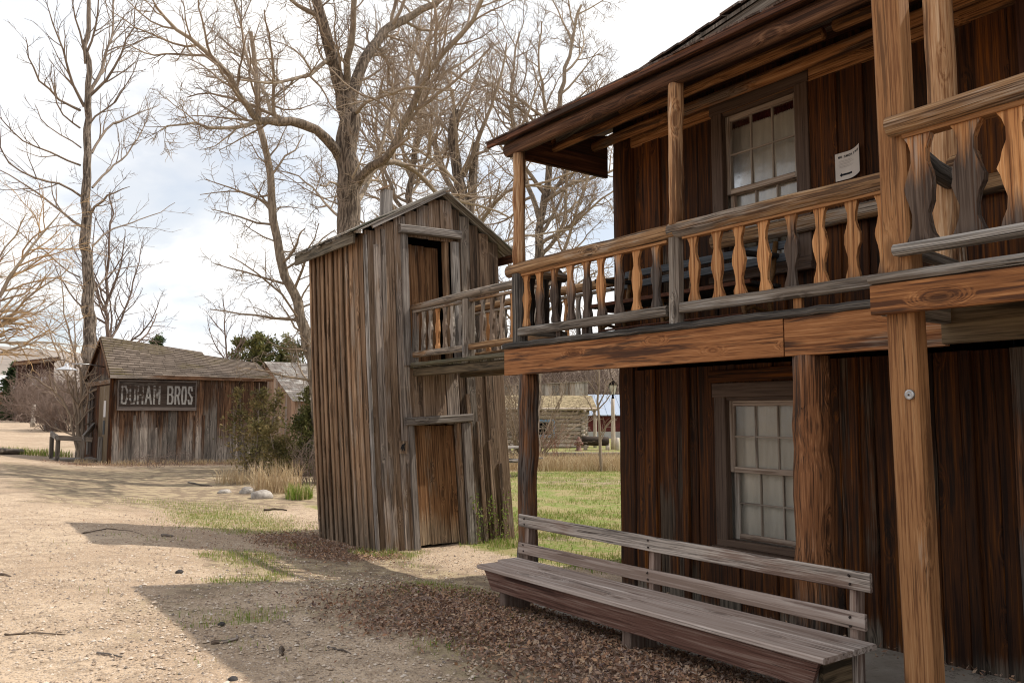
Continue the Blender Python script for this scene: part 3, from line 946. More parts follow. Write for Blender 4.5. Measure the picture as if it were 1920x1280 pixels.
# door frames
fr = MB()
oboard(fr, 4.935, 5.03, 2.24, 3.88, OY0 - .045, ro, t=.045, rn=.4)
oboard(fr, 5.665, 5.775, 2.24, 3.86, OY0 - .045, ro, t=.045, rn=.7)
lp = [osh(4.91, OY0 - .065, 3.93), osh(5.35, OY0 - .065, 3.945), osh(5.80, OY0 - .065, 3.955)]
sweep(fr, lp, rect(.11, .09, .014), (0, 0, 1), .55, .003, False, None, ro)
fr.build('door_frame', M['oh_frame'], out)
fr = MB()
oboard(fr, 4.945, 5.015, .0, 1.53, OY0 - .05, ro, t=.05, rn=.25)
oboard(fr, 5.725, 5.835, .0, 1.53, OY0 - .05, ro, t=.05, rn=.5)
lp = [osh(4.90, OY0 - .066, 1.55), osh(5.40, OY0 - .066, 1.575), osh(5.86, OY0 - .066, 1.60)]
sweep(fr, lp, rect(.10, .085, .014), (0, 0, 1), .3, .003, False, None, ro)
fr.build('door_frame', M['oh_frame'], out)


def plank_door(name, x0, x1, z0, z1, y, widths, turn=0.0):
    d = MB(); x = x0; tot = sum(widths)
    for w_ in widths:
        w2 = (x1 - x0) * w_ / tot
        dyy = turn * (x + w2 / 2 - x0)
        oboard(d, x + .002, x + w2 - .002, z0, z1, y + dyy, ro, t=.028)
        x += w2
    return d.build(name, M['oh_door'], out)


plank_door('door', 5.05, 5.61, 2.25, 3.80, OY0 + .16, [1, 1.3, 1.4], turn=.12)
lb = MB(); box(lb, (4.50, OY0 + .42, 2.24), (6.2, OY0 + .44, 4.05), axis='x', rng=ro); lb.build('dark_backing_sheet', M['void'], out)  # near-black sheet added to stand in for the unlit interior
jb = MB(); oboard(jb, 5.60, 5.655, 2.25, 3.86, OY0 + .04, ro, t=.10, rn=.2); jb.build('door_jamb', M['oh_side'], out)
plank_door('door', 5.06, 5.66, .03, 1.50, OY0 + .075, [1.2, 1, .9, .8])
jb = MB(); oboard(jb, 5.675, 5.72, .0, 1.53, OY0 + .03, ro, t=.11, rn=.8); oboard(jb, 5.012, 5.05, .0, 1.53, OY0 + .04, ro, t=.12, rn=.6); jb.build('door_jamb', M['oh_side'], out)


# roof: ragged boards running down each slope
def slope_boards(mb, xa, za, xb, zb, y0, y1, rng, wmin=.1, wmax=.2, t=.022, lift=0.0, ragged=.03):
    y = y0
    n = 5
    while y < y1:
        w_ = min(rng.uniform(wmin, wmax), y1 - y + .01)
        e = rng.uniform(-ragged, ragged)
        dx = (xb - xa); L = math.hypot(dx, zb - za)
        b = (xb + dx / L * e, zb + (zb - za) / L * e)
        pts = [V((xa + (b[0] - xa) * i / n, y + w_ / 2, za + (b[1] - za) * i / n + lift + rng.uniform(-.003, .003))) for i in range(n + 1)]
        sweep(mb, pts, rect(w_ * .97, t, .003), (0, 1, 0), None, .0015, False, None, rng)
        y += w_


rf = MB()
slope_boards(rf, RX + .06, RZ + .025, 4.10, oroof(4.10) + .0, OY0 - .10, OY1 + .22, ro, lift=.012)
slope_boards(rf, RX + .02, RZ - .03, 6.44, oroof(6.44), OY0 - .12, OY1 + .22, ro, lift=.0)
slope_boards(rf, RX + .10, RZ + .055, 4.08, oroof(4.08) + .03, OY0 - .05, OY1 + .24, ro, wmin=.08, wmax=.15, lift=.018, ragged=.05)
rf.build('roof', M['oh_roof'], out)
ev = MB()
plank(ev, (4.115, OY0 + .03, oroof(4.11) - .055), (4.115, OY1 + .20, oroof(4.11) - .055), .13, .03, (0, 0, 1), 8, .002, c=.004, rng=ro, rn=.3)
ev.build('eave_board', M['oh_eave'], out)
ev = MB()
plank(ev, (6.42, OY0 - .08, oroof(6.42) - .06), (6.42, OY1 + .20, oroof(6.42) - .06), .11, .03, (0, 0, 1), 8, .002, c=.004, rng=ro, rn=.7)
ev.build('eave_board', M['soffit'], out)
rk = MB()
plank(rk, (4.3, OY0 - .07, oroof(4.3) - .022), (RX, OY0 - .07, RZ - .022), .05, .035, (0, 0, 1), 5, .002, rng=ro)
rk.build('rake_board', M['oh_frame'], out)
vt = MB(); box(vt, (5.235, 10.55, 4.2), (5.375, 10.69, 4.86), c=.004, rng=ro)
vp = vt.build('vent_stack', M['oh_frame'], out)
vc = MB(); prism(vc, [(5.20, 10.53, 4.85), (5.32, 10.53, 4.905), (5.32, 10.71, 4.905), (5.20, 10.71, 4.85)], (-.006, 0, .025), .4); vc.build('vent_cap', M['oh_side'], vp)

# carved number plaque beside the lower door
plq = thing('plaque', 'small square wooden plaque with a dark mark left of the outhouse lower door', 'plaque', (4.72, OY0 - .07, 1.24))
pc = osh(4.85, OY0 - .073, 1.245)
pm = MB(); box(pm, (pc.x - .055, pc.y - .008, pc.z - .075), (pc.x + .055, pc.y + .010, pc.z + .075), c=.005, rng=ro); pm.build('board', M['oh_front'], plq)
mk = MB()
pts2 = [(370, 640), (420, 640), (430, 700), (480, 622), (490, 690), (525, 690), (500, 560), (545, 478), (425, 520)]
prism(mk, [(pc.x + (x - 478) / 250 * .105, pc.y - .0125, pc.z - (y - 590) / 310 * .14) for x, y in pts2][::-1], (0, .004, 0), .5)
mk.build('mark', plain('dark_burnt_mark', (.022, .022, .024), .9), plq)

# ================================================================ footbridge between balcony and outhouse
M['moss_edge'] = wood('mossy_bridge_edge', (.05, .045, .03), (.12, .105, .07), (.2, .18, .13), grey=(.2, .18, .15), grey_amt=.4, stain=(.06, .065, .02), stain_amt=.5, knots=.2, tint=.2, bump=1.2)
br = thing('footbridge', 'weathered grey footbridge with carved railings joining the balcony to the outhouse upper door', 'bridge', (5.25, 7.6, 2.24))
BX0, BX1, BYA, BYB = 4.90, 5.62, 6.16, 8.99
w = MB()
y = BYA
while y < BYB:
    ww = ro.uniform(.14, .2)
    plank(w, (BX0 - .02 + ro.uniform(-.012, .012), y + ww / 2, 2.225), (BX1, y + ww / 2, 2.225), ww * .96, .03, (0, 1, 0), 3, .001, rng=ro); y += ww
w.build('deck', M['moss_edge'], br)
for xx, r in ((BX0 + .02, .3), (BX1 - .03, .6)):
    w = MB(); plank(w, (xx, BYA, 2.16), (xx, BYB, 2.155), .10, .06, (0, 0, 1), 8, .002, c=.01, rng=ro, rn=r); w.build('beam', M['olive'], br)
w = MB(); plank(w, (BX0 - .03, BYA, 2.255), (BX0 - .03, BYB - .02, 2.245), .05, .06, (0, 0, 1), 14, .004, c=.014, rng=ro, rn=.4); w.build('edge_board', M['moss_edge'], br)
for xx, nb_ in ((BX0, 1), (BX1, 1)):
    w = MB(); log(w, (xx, BYA - .03, 2.975), (xx, BYB + .03, 2.955), .05, .042, 12, 10, .06, rng=ro, bow=.01); w.build('handrail', M['rail'], br)
    w = MB(); plank(w, (xx, BYA, 2.90), (xx, BYB, 2.90), .06, .03, (1, 0, 0), 6, .0015, c=.005, rng=ro); w.build('rail_batten', M['rail'], br)
    w = MB(); plank(w, (xx - .01, BYA, 2.40), (xx - .01, 7.68, 2.385), .07, .06, (0, 0, 1), 6, .002, c=.012, rng=ro); w.build('bottom_rail', M['rail'], br)
    w = MB(); plank(w, (xx - .01, 7.80, 2.375), (xx - .01, BYB - .03, 2.37), .07, .06, (0, 0, 1), 6, .002, c=.012, rng=ro); w.build('bottom_rail', M['rail'], br)
    w = MB(); plank(w, (xx, 7.74, 2.25), (xx, 7.745, 2.92), .11, .11, (0, 1, 0), 4, .002, c=.012, rng=ro, rn=.35); w.build('newel_post', M['greyrail'], br)
    w = MB(); plank(w, (xx, BYB - .03, 2.24), (xx, BYB - .03, 2.93), .10, .05, (0, 1, 0), 4, .002, c=.01, rng=ro, rn=.6); w.build('end_post', M['lowpost'], br)
    for i in range(6):
        yy = 7.90 + i * .172
        baluster(br, M['baluster_grey'] if i != 3 else M['baluster'], (xx, yy, 2.40), (xx, yy + ro.uniform(-.01, .01), 2.89), (0, 1, 0), k=1.3, rng=ro, z0=.1)
    for i in range(7):
        yy = 6.32 + i * .19
        baluster(br, M['baluster_grey'] if i != 3 else M['baluster'], (xx, yy, 2.42), (xx, yy + ro.uniform(-.01, .01), 2.89), (0, 1, 0), k=1.3, rng=ro, rn=.3 if i == 3 else None, z0=.1)

# ================================================================ long bench in front of the porch
bn = thing('bench', 'long weathered wooden bench with red brown apron in front of the porch', 'bench', (3.9, 4.05, .1))
w = MB()
for (xa, xb, r) in ((3.635, 3.885, .35), (3.892, 4.10, .62)):
    xm = (xa + xb) / 2
    plank(w, (xm, 2.505, .445), (xm, 5.56 + (xm - 3.63) * .35, .445), xb - xa, .03, (1, 0, 0), 14, .001, c=.006, rng=ro, rn=r)
w.build('seat', M['bench'], bn)
w = MB()
ya0, ya1 = 2.55, 5.545
prism(w, [(3.665, ya0, .428), (3.665, ya1, .428), (3.70, ya1 - .055, .275), (3.70, ya0 + .075, .275)], (.03, 0, .008), .4,
      [(.0, 0, 0), (0, 0, 3), (.155, 0, 2.95), (.155, 0, .07)] * 2)
w.build('apron', M['benchred'], bn)
for yy, z0, r in ((5.43, .10, .3), (4.03, .08, .6), (2.66, .06, .8)):
    w = MB(); plank(w, (3.88, yy, z0), (3.88, yy, .427), .25, .075, (1, 0, 0), 2, .001, c=.006, rng=ro, rn=r); w.build('leg', M['benchback'], bn)
w = MB(); plank(w, (3.755, 2.60, .335), (4.0, 2.60, .335), .16, .03, (0, 0, 1), 2, .001, rng=ro, rn=.5); w.build('end_panel', M['olive'], bn)
w = MB(); plank(w, (4.045, 2.585, .05), (4.045, 2.585, .42), .08, .05, (1, 0, 0), 2, .001, rng=ro, rn=.5); w.build('leg', M['benchback'], bn)
for yy, zt in ((5.60, .79), (4.16, .74), (2.645, .74)):
    w = MB(); plank(w, (4.145, yy, .32), (4.165, yy, zt), .075, .045, (1, 0, 0), 3, .001, c=.004, rng=ro); w.build('back_post', M['benchback'], bn)
w = MB(); plank(w, (4.11, 2.53, .76), (4.11, 5.68, .765), .10, .024, (0, 0, 1), 14, .0015, c=.005, rng=ro, rn=.85); w.build('back_rail', M['benchback'], bn)
w = MB(); plank(w, (4.10, 2.56, .555), (4.10, 5.67, .54), .088, .024, (0, 0, 1), 14, .0015, c=.005, rng=ro, rn=.25); w.build('back_rail', M['bench'], bn)

M['bolt'] = plain('rusted_bolt', (.05, .035, .03), .7, .3, .3, var=.3)
for (nm, xx, z0_, rows) in (('back_rail', 4.097, .762, ((5.60, .0), (4.16, .0), (2.645, .0))), ('back_rail', 4.087, .548, ((5.60, 0), (4.16, 0), (2.645, 0)))):
    rail_o = [o_ for o_ in bn.children if o_.name.startswith('back_rail')][0 if z0_ > .7 else 1]
    for (yy, q) in rows:
        for dz in (-.022, .022):
            w = MB(); log(w, (xx - .006, yy, z0_ + dz), (xx + .004, yy, z0_ + dz), .007, .007, 8, 1, 0, xdir=(0, 1, 0)); w.build('bolt', M['bolt'], rail_o)

# ================================================================ bench on the balcony
M['slate'] = wood('slate_painted_slat', (.03, .034, .04), (.055, .062, .072), (.09, .10, .115), grey_amt=0, stain_amt=.25, knots=.1, tint=.1, bump=.3, rough=.55)
M['slat_dark'] = wood('black_seat_slat', (.012, .011, .011), (.025, .022, .02), (.05, .044, .04), grey_amt=0, stain_amt=.2, knots=.1, tint=.1)
M['ochre'] = plain('ochre_cast_iron', (.16, .075, .02), .6, .4, .2, var=.5, scale=30)
M['rustrod'] = plain('rusty_rod', (.13, .045, .022), .7, .3, .2, var=.4, scale=30)
bb = thing('balcony_bench', 'dark slatted bench with ochre iron legs on the balcony behind the balusters', 'bench', (5.05, 4.65, DZ))
for zz, xx in ((2.93, 5.29), (2.83, 5.27)):
    w = MB(); plank(w, (xx, 3.83, zz), (xx, 5.62, zz), .065, .025, (.2, 0, 1), 6, .001, rng=ro); w.build('back_slat', M['slate'], bb)
for i, xx in enumerate((4.88, 4.97, 5.06, 5.15)):
    w = MB(); plank(w, (xx, 3.83, 2.60), (xx, 5.62, 2.60), .075, .025, (1, 0, 0), 6, .001, rng=ro); w.build('seat_slat', M['slat_dark'], bb)
w = MB(); plank(w, (4.835, 3.83, 2.605), (4.835, 5.62, 2.605), .03, .02, (0, 0, 1), 6, .001, rng=ro); w.build('seat_edge', M['rustrod'], bb)
for yy in (3.93, 4.75, 5.52):
    w = MB()
    pts = [V((5.27, yy, 2.96)), V((5.22, yy, 2.7)), V((5.16, yy, 2.58)), V((5.18, yy, 2.45)), V((5.25, yy, DZ))]
    sweep(w, pts, circ(.02, 8), (0, 1, 0), .5, 0, True)
    pts = [V((5.16, yy, 2.575)), V((5.0, yy, 2.57)), V((4.88, yy, 2.575)), V((4.86, yy, 2.48)), V((4.885, yy, 2.38)), V((4.84, yy, DZ))]
    sweep(w, pts, circ(.02, 8), (0, 1, 0), .5, 0, True)
    pts = [V((4.875, yy, 2.40)), V((4.97, yy, 2.44)), V((5.08, yy, 2.42)), V((5.19, yy, 2.40))]
    sweep(w, pts, circ(.016, 8), (0, 1, 0), .5, 0, True)
    w.build('iron_leg', M['ochre'], bb)
for yy in (3.93, 5.52):
    w = MB(); plank(w, (4.85, yy, 2.83), (5.26, yy, 2.85), .07, .035, (0, 1, 0), 4, .001, rng=ro); w.build('armrest', M['slat_dark'], bb)
    w = MB(); sweep(w, [V((4.88, yy, 2.58)), V((4.86, yy, 2.7)), V((4.89, yy, 2.82))], circ(.016, 8), (0, 1, 0), .5, 0, True); w.build('arm_support', M['ochre'], bb)
w = MB(); log(w, (4.86, 3.93, 2.38), (4.86, 5.52, 2.38), .009, .009, 8, 3, 0); w.build('stretcher', M['rustrod'], bb)

# ================================================================ notice and metal disc
nt_ = thing('notice', 'curled white paper notice about smoking pinned beside the upper window', 'notice', (WX - .06, 3.38, 3.46))
pa = MB(); n = 14; vs = []; fs = []
NY0, NY1, NZ0, NZ1 = 3.49, 3.285, 3.35, 3.555


def npt(u, v, lift=0.0):
    yy = NY0 + (NY1 - NY0) * u
    zz = NZ0 + (NZ1 - NZ0) * v + .03 * max(0, u - .45) ** 2 * 3.3
    xx = WX - .058 - .03 * max(0, u - .55) ** 2 * 4 - .004 * math.sin(u * 3) - .006 * (1 - u)
    return (xx - lift, yy, zz)


for i in range(n + 1):
    for j in range(5): vs.append(npt(i / n, j / 4))
for i in range(n):
    for j in range(4): fs.append((i * 5 + j, (i + 1) * 5 + j, (i + 1) * 5 + j + 1, i * 5 + j + 1))
pa.add(vs, fs, None, .5, True)
pp = pa.build('paper', plain('notice_paper', (.62, .57, .53), .9, .1, var=.08), nt_, recalc=False)
ink = plain('notice_ink', (.02, .022, .028), .9, .1)
pm_ = plain('faint_print', (.42, .38, .36), .9, .1)


def npoly(mb, uv, lift=.0012):
    # densify so the print follows the curl
    out_ = []
    for i, (a, b) in enumerate(uv):
        c, d = uv[(i + 1) % len(uv)]
        k = max(1, int(abs(c - a) * 12))
        for q in range(k): out_.append(npt(a + (c - a) * q / k, b + (d - b) * q / k, lift))
    mb.add(out_, [tuple(range(len(out_)))])


STROKES = {  # letters as strokes on a 0..1 box
    'N': [((0, 0), (0, 1)), ((0, 1), (1, 0)), ((1, 0), (1, 1))],
    'O': [((.2, 0), (.8, 0)), ((.8, 0), (1, .25)), ((1, .25), (1, .75)), ((1, .75), (.8, 1)), ((.8, 1), (.2, 1)), ((.2, 1), (0, .75)), ((0, .75), (0, .25)), ((0, .25), (.2, 0))],
    'S': [((0, .18), (.25, 0)), ((.25, 0), (.8, 0)), ((.8, 0), (1, .2)), ((1, .2), (1, .38)), ((1, .38), (0, .66)), ((0, .66), (0, .82)), ((0, .82), (.2, 1)), ((.2, 1), (.78, 1)), ((.78, 1), (1, .82))],
    'M': [((0, 0), (0, 1)), ((0, 1), (.5, .35)), ((.5, .35), (1, 1)), ((1, 1), (1, 0))],
    'K': [((0, 0), (0, 1)), ((1, 1), (0, .45)), ((.3, .6), (1, 0))],
    'I': [((.5, 0), (.5, 1))],
    'G': [((1, .8), (.8, 1)), ((.8, 1), (.2, 1)), ((.2, 1), (0, .75)), ((0, .75), (0, .25)), ((0, .25), (.2, 0)), ((.2, 0), (.8, 0)), ((.8, 0), (1, .2)), ((1, .2), (1, .5)), ((1, .5), (.6, .5))],
    'D': [((0, 0), (0, 1)), ((0, 1), (.65, 1)), ((.65, 1), (1, .72)), ((1, .72), (1, .28)), ((1, .28), (.65, 0)), ((.65, 0), (0, 0))],
    'U': [((0, 1), (0, .22)), ((0, .22), (.22, 0)), ((.22, 0), (.78, 0)), ((.78, 0), (1, .22)), ((1, .22), (1, 1))],
    'H': [((0, 0), (0, 1)), ((1, 0), (1, 1)), ((0, .52), (1, .52))],
    'A': [((0, 0), (.5, 1)), ((.5, 1), (1, 0)), ((.2, .34), (.8, .34))],
    'B': [((0, 0), (0, 1)), ((0, 1), (.7, 1)), ((.7, 1), (.92, .86)), ((.92, .86), (.92, .66)), ((.92, .66), (.7, .54)), ((.7, .54), (0, .54)), ((.7, .54), (1, .4)), ((1, .4), (1, .14)), ((1, .14), (.75, 0)), ((.75, 0), (0, 0))],
    'R': [((0, 0), (0, 1)), ((0, 1), (.72, 1)), ((.72, 1), (1, .84)), ((1, .84), (1, .64)), ((1, .64), (.72, .5)), ((.72, .5), (0, .5)), ((.55, .5), (1, 0))],
}


def stroke_quads(ch, x, y, w_, h_, tv, th):
    """quads for a letter; upright strokes thick (tv), level ones thin (th)"""
    qs = []
    for (a, b), (c, d) in STROKES[ch]:
        x0, y0, x1, y1 = x + tv / 2 + a * (w_ - tv), y + th / 2 + b * (h_ - th), x + tv / 2 + c * (w_ - tv), y + th / 2 + d * (h_ - th)
        if abs(y1 - y0) < 1e-6:
            if x1 < x0: x0, x1 = x1, x0
            qs.append([(x0 - tv / 2, y0 - th / 2), (x1 + tv / 2 * .4, y0 - th / 2), (x1 + tv / 2 * .4, y0 + th / 2), (x0 - tv / 2, y0 + th / 2)])
        else:
            e = th / 2 * (1 if y1 > y0 else -1)
            qs.append([(x0 - tv / 2, y0 - e), (x0 + tv / 2, y0 - e), (x1 + tv / 2, y1 + e), (x1 - tv / 2, y1 + e)])
    return qs


tx = MB(); x = .13
for chh in 'NO SMOKING':
    if chh == ' ': x += .05; continue
    for q in stroke_quads(chh, x, .80, .072, .085, .022, .018): npoly(tx, q)
    x += .088
tx.build('lettering', ink, pp, recalc=False)
ar = MB(); npoly(ar, [(.17, .19), (.26, .27), (.26, .225), (.66, .225), (.66, .155), (.26, .155), (.26, .11)]); ar.build('arrow', ink, pp, recalc=False)
ln = MB()
for k, v in enumerate((.70, .66, .60, .56, .50, .46)):
    npoly(ln, [(.15, v), (.15, v + .010), (.62 + .2 * ((k * 7) % 3) / 3, v + .010), (.62 + .2 * ((k * 7) % 3) / 3, v)])
ln.build('print_lines', pm_, pp, recalc=False)

ds = thing('metal_disc', 'round dull metal tag nailed to the tall squared porch post', 'tag', (3.615, 2.0, 1.74))
dm = MB(); n = 24
base_c = V((3.624, 2.008, 1.735))
vs = []; fs = []
for (r, d) in ((.0, -.006), (.004, -.008), (.006, -.006), (.012, -.0055), (.0145, -.0075), (.0165, -.006), (.0195, -.0075), (.0215, -.006), (.0225, .002)):
    for i in range(n):
        t = 2 * math.pi * i / n
        vs.append((base_c.x + d, base_c.y + r * math.cos(t), base_c.z + r * 1.05 * math.sin(t)))
for k in range(8):
    for i in range(n):
        j = (i + 1) % n
        fs.append((k * n + i, k * n + j, (k + 1) * n + j, (k + 1) * n + i))
dm.add(vs, fs, None, .5, True)
dm.build('disc', M['metal'], ds)
dn = MB(); box(dn, (base_c.x - .012, base_c.y - .003, base_c.z - .003), (base_c.x - .004, base_c.y + .003, base_c.z + .003), c=.001); dn.build('nail', M['void'], ds)
# ================================================================ shed with the painted sign
M['shed'] = wood('shed_boards', (.03, .014, .008), (.10, .05, .027), (.22, .13, .075), grey=(.19, .155, .13), grey_amt=.22, stain=(.02, .012, .008), stain_amt=.5,
                 foot=1.15, foot_col=(.20, .172, .148), knots=.9, tint=.5, bump=.8, foot_noise=.75, foot_rn=.9)
M['shed_door'] = wood('tan_shed_boards', (.11, .075, .042), (.17, .122, .074), (.23, .17, .108), grey=(.22, .18, .14), grey_amt=.3, stain=(.08, .055, .03), stain_amt=.3, knots=.2, tint=.12)
M['shed_trim'] = wood('shed_trim', (.09, .05, .028), (.18, .105, .06), (.28, .18, .11), grey_amt=.2, stain_amt=.35, tint=.2)


def mossy_shingle():
    t = NT('grey_brown_mossy_shingle').set(.9, .15)
    rn = t.attr("rn").outputs["Fac"]; gr = t.attr("gr").outputs["Vector"]
    geo = t.n.new("ShaderNodeNewGeometry")
    n1 = t.noise(t.vmul(geo.outputs["Position"], (1, 1, 1)), .8, 4, .6)
    n2 = t.noise(geo.outputs["Position"], 26, 3, .6)
    c = t.mix(rn, (.095, .074, .06), (.185, .148, .122))
    c = t.mix(t.math('MULTIPLY', n2, .5), c, (.13, .10, .08))
    sp = t.node("ShaderNodeSeparateXYZ", {0: gr}).outputs
    edge = t.step(sp[2], .07, .0)
    m = t.math('MULTIPLY', t.step(t.math('ADD', n1, t.math('MULTIPLY', n2, .22)), .58, .74), t.math('ADD', t.math('MULTIPLY', edge, .9), .1))
    c = t.mix(t.math('MULTIPLY', m, .85), c, (.105, .085, .018))
    t.color(c); t.bump(n2, .5, .02)
    return t.m


M['mossy'] = mossy_shingle()
rs = random.Random(11)
SZ = .06
SX0, SX1, SY0, SY1 = 4.32, 8.74, 25.6, 30.2
ET = 2.80
SLF = .65
def settle(mb):
    """the old ridge has sunk towards the right end"""
    mb.v = [(x_, y_, z_ - .12 * max(0, x_ - SX0) * min(1, max(0, (z_ - 2.7) / 1.2))) for x_, y_, z_ in mb.v]
    return mb


shed = thing('shed', 'low wooden shed with a mossy shingle roof and a painted sign on its long wall', 'shed', (6.6, 27.5, SZ))
w = MB()
x = SX0 + .02
while x < SX1:
    ww = min(rs.uniform(.14, .26), SX1 - x)
    r = rs.random()
    plank(w, (x + ww / 2, SY0 - rs.uniform(0, .02), SZ - .05), (x + ww / 2, SY0 - rs.uniform(0, .02), ET), ww * .975, .04, (1, 0, 0), 5, .003, rn=r, c=.005, rng=rs)
    if rs.random() < .3:
        plank(w, (x, SY0 - .045, SZ), (x + rs.uniform(-.02, .02), SY0 - .045, rs.choice([1.25, 1.6, ET])), .08, .03, (1, 0, 0), 4, .002, c=.005, rng=rs)
    x += ww
w.build('front_wall', M['shed'], shed)
RXs = 7.2
rid_hi, rid_lo = 3.90, 3.78
YM = SY0 + (rid_hi - ET) / SLF
YL = SY0 + (rid_lo - ET) / SLF
ZR = 2.62          # rear eave
SLR = (rid_hi - ZR) / (SY1 - YM); SLRL = (rid_lo - 2.3) / (SY1 - YL)
w = MB()
y = SY0 + .01
while y < SY1:
    ww = .2
    yc = y + ww / 2
    zt = (ET + SLF * (yc - SY0) if yc < YM else rid_hi - SLR * (yc - YM)) - .06
    for (za, zb) in ((SZ - .05, 2.6), (2.64, zt)):
        if zb > za: plank(w, (SX0, y + ww / 2, za), (SX0, y + ww / 2, zb), ww * .985, .04, (0, 1, 0), 4, .002, c=.004, rng=rs, rn=rs.random())
    y += ww
w.build('gable_wall', M['wall'], shed)  # dark boards chosen to paint in the shade under the roof overhang
w = MB()
y = SY0 + .12
for ww in (.32, .3, .34, .3, .32):
    plank(w, (SX0 - .035, y + ww / 2, SZ), (SX0 - .035, y + ww / 2, 2.45), ww * .99, .03, (0, 1, 0), 3, .001, c=.003, rng=rs); y += ww
w.build('gable_cladding', M['shed_door'], shed)
w = MB(); plank(w, (SX0 - .05, SY0 - .03, 2.56), (SX0 - .05, SY1 - .3, 2.56), .13, .04, (0, 0, 1), 4, .001, rng=rs); w.build('gable_beam', M['shed_trim'], shed)
w = MB()
plank(w, (SX0 - .02, SY0 - .03, SZ), (SX0 - .02, SY0 - .03, ET), .10, .10, (1, 0, 0), 3, .001, rng=rs, rn=.3)
w.build('corner_post', M['wall'], shed)
w = MB()
for (yy, zt) in ((SY1, 2.7),):
    x = SX0
    while x < SX1:
        plank(w, (x + .15, yy, 0), (x + .15, yy, zt), .29, .04, (1, 0, 0), 2, rng=rs); x += .3
y = SY0
while y < SY1 - .1:
    zt = (ET + SLF * (y + .1 - SY0) if y + .1 < YL else rid_lo - SLRL * (y + .1 - YL)) - .06
    plank(w, (SX1, y + .1, 0), (SX1, y + .1, zt), .197, .04, (0, 1, 0), 2, rng=rs); y += .2
settle(w).build('rear_wall', M['shed'], shed)


def shingle_field(mb, p0, along, upv, length, slope_len, course, rng, wmin, wmax, cov=1.45, lift=.02, thick=.014, ragged=.012):
    """shingles laid in courses; p0 eave corner, along/up unit vectors"""
    along, upv, p0 = V(along).normalized(), V(upv).normalized(), V(p0)
    nrm = along.cross(upv).normalized()
    if nrm.z < 0: nrm = -nrm
    k = 0; d = 0.0
    while d < slope_len:
        x = -rng.uniform(0, wmin) if k % 2 else 0
        L = min(course * cov, slope_len - d + .02)
        while x < length:
            ww = rng.uniform(wmin, wmax)
            a, b = max(0, x) + .004, min(length, x + ww) - .004
            if b - a > .02:
                o = rng.uniform(-ragged, ragged)
                q = [p0 + along * a + upv * (d + o) + nrm * lift, p0 + along * b + upv * (d + o) + nrm * lift, p0 + along * b + upv * (d + L) + nrm * .004, p0 + along * a + upv * (d + L) + nrm * .004]
                vs = [tuple(v) for v in q] + [tuple(v + nrm * thick) for v in q]
                gs = [(0, 0, 0), (b - a, 0, 0), (b - a, 0, L), (0, 0, L)] * 2
                mb.add(vs, [(3, 2, 1, 0), (4, 5, 6, 7), (0, 1, 5, 4), (1, 2, 6, 5), (2, 3, 7, 6), (3, 0, 4, 7)], gs, rng.random())
            x += ww
        d += course; k += 1


w = MB()
slv = V((0, 1, SLF)).normalized()
EYs = SY0 - .17
EZs = ET - SLF * .17 + .03
GO = .10
slen_hi = (YM - EYs) / slv.y; slen_lo = (YL - EYs) / slv.y
shingle_field(w, (SX0 - GO, EYs, EZs), (1, 0, 0), slv, RXs - SX0 + GO, slen_hi, .15, rs, .22, .42, lift=.032)
shingle_field(w, (RXs, EYs, EZs), (1, 0, 0), slv, SX1 - RXs + .16, slen_lo, .15, rs, .22, .42, lift=.032)
slb = V((0, -1, SLR)).normalized(); slc = V((0, -1, SLRL)).normalized()
shingle_field(w, (RXs, SY1 + .15, ZR - .15 * SLR + .03), (-1, 0, 0), slb, RXs - SX0 + GO, (SY1 + .15 - YM) * math.hypot(1, SLR), .3, rs, .3, .5)
shingle_field(w, (SX1 + .16, SY1 + .15, 2.3 - .15 * SLRL + .03), (-1, 0, 0), slc, SX1 - RXs + .16, (SY1 + .15 - YL) * math.hypot(1, SLRL), .3, rs, .3, .5)
settle(w).build('roof', M['mossy'], shed)
w = MB()
XL, XR = SX0 - GO + .01, SX1 + .14


def deck_sheet(xa, xb, ya, yb, za, zb):
    n_, m_ = 12, 10
    vs = []; fs = []
    for a in range(n_ + 1):
        for b in range(m_ + 1):
            vs.append((xa + (xb - xa) * a / n_, ya + (yb - ya) * b / m_, za + (zb - za) * b / m_ - .012))
    for a in range(n_):
        for b in range(m_): fs.append((a * (m_ + 1) + b, (a + 1) * (m_ + 1) + b, (a + 1) * (m_ + 1) + b + 1, a * (m_ + 1) + b + 1))
    w.add(vs, fs)


deck_sheet(XL, RXs, EYs + .02, YM, EZs, EZs + SLF * (YM - EYs))
deck_sheet(RXs, XR, EYs + .02, YL, EZs, EZs + SLF * (YL - EYs))
deck_sheet(XL, RXs, SY1 + .13, YM, ZR - .13 * SLR + .03, EZs + SLF * (YM - EYs))
deck_sheet(RXs, XR, SY1 + .13, YL, 2.3 - .13 * SLRL + .03, EZs + SLF * (YL - EYs))
settle(w).build('roof_deck', M['soffit'], shed)
w = MB(); plank(w, (SX0 - GO, EYs - .01, EZs - .03), (SX1 + .14, EYs - .01, EZs - .03), .10, .03, (0, 0, 1), 8, .001, rng=rs, rn=.5); w.build('eave_fascia', M['shed'], shed)
w = MB()
plank(w, (SX0 - GO - .01, EYs, EZs - .04), (SX0 - GO - .01, YM, EZs + SLF * (YM - EYs) - .04), .09, .03, (0, 0, 1), 4, .001, rng=rs, rn=.3)
plank(w, (SX0 - GO - .01, SY1 + .14, ZR - .14 * SLR - .02), (SX0 - GO - .01, YM, EZs + SLF * (YM - EYs) - .04), .09, .03, (0, 0, 1), 4, .001, rng=rs, rn=.4)
settle(w).build('barge_board', M['shed_trim'], shed)
w = MB()
x = RXs
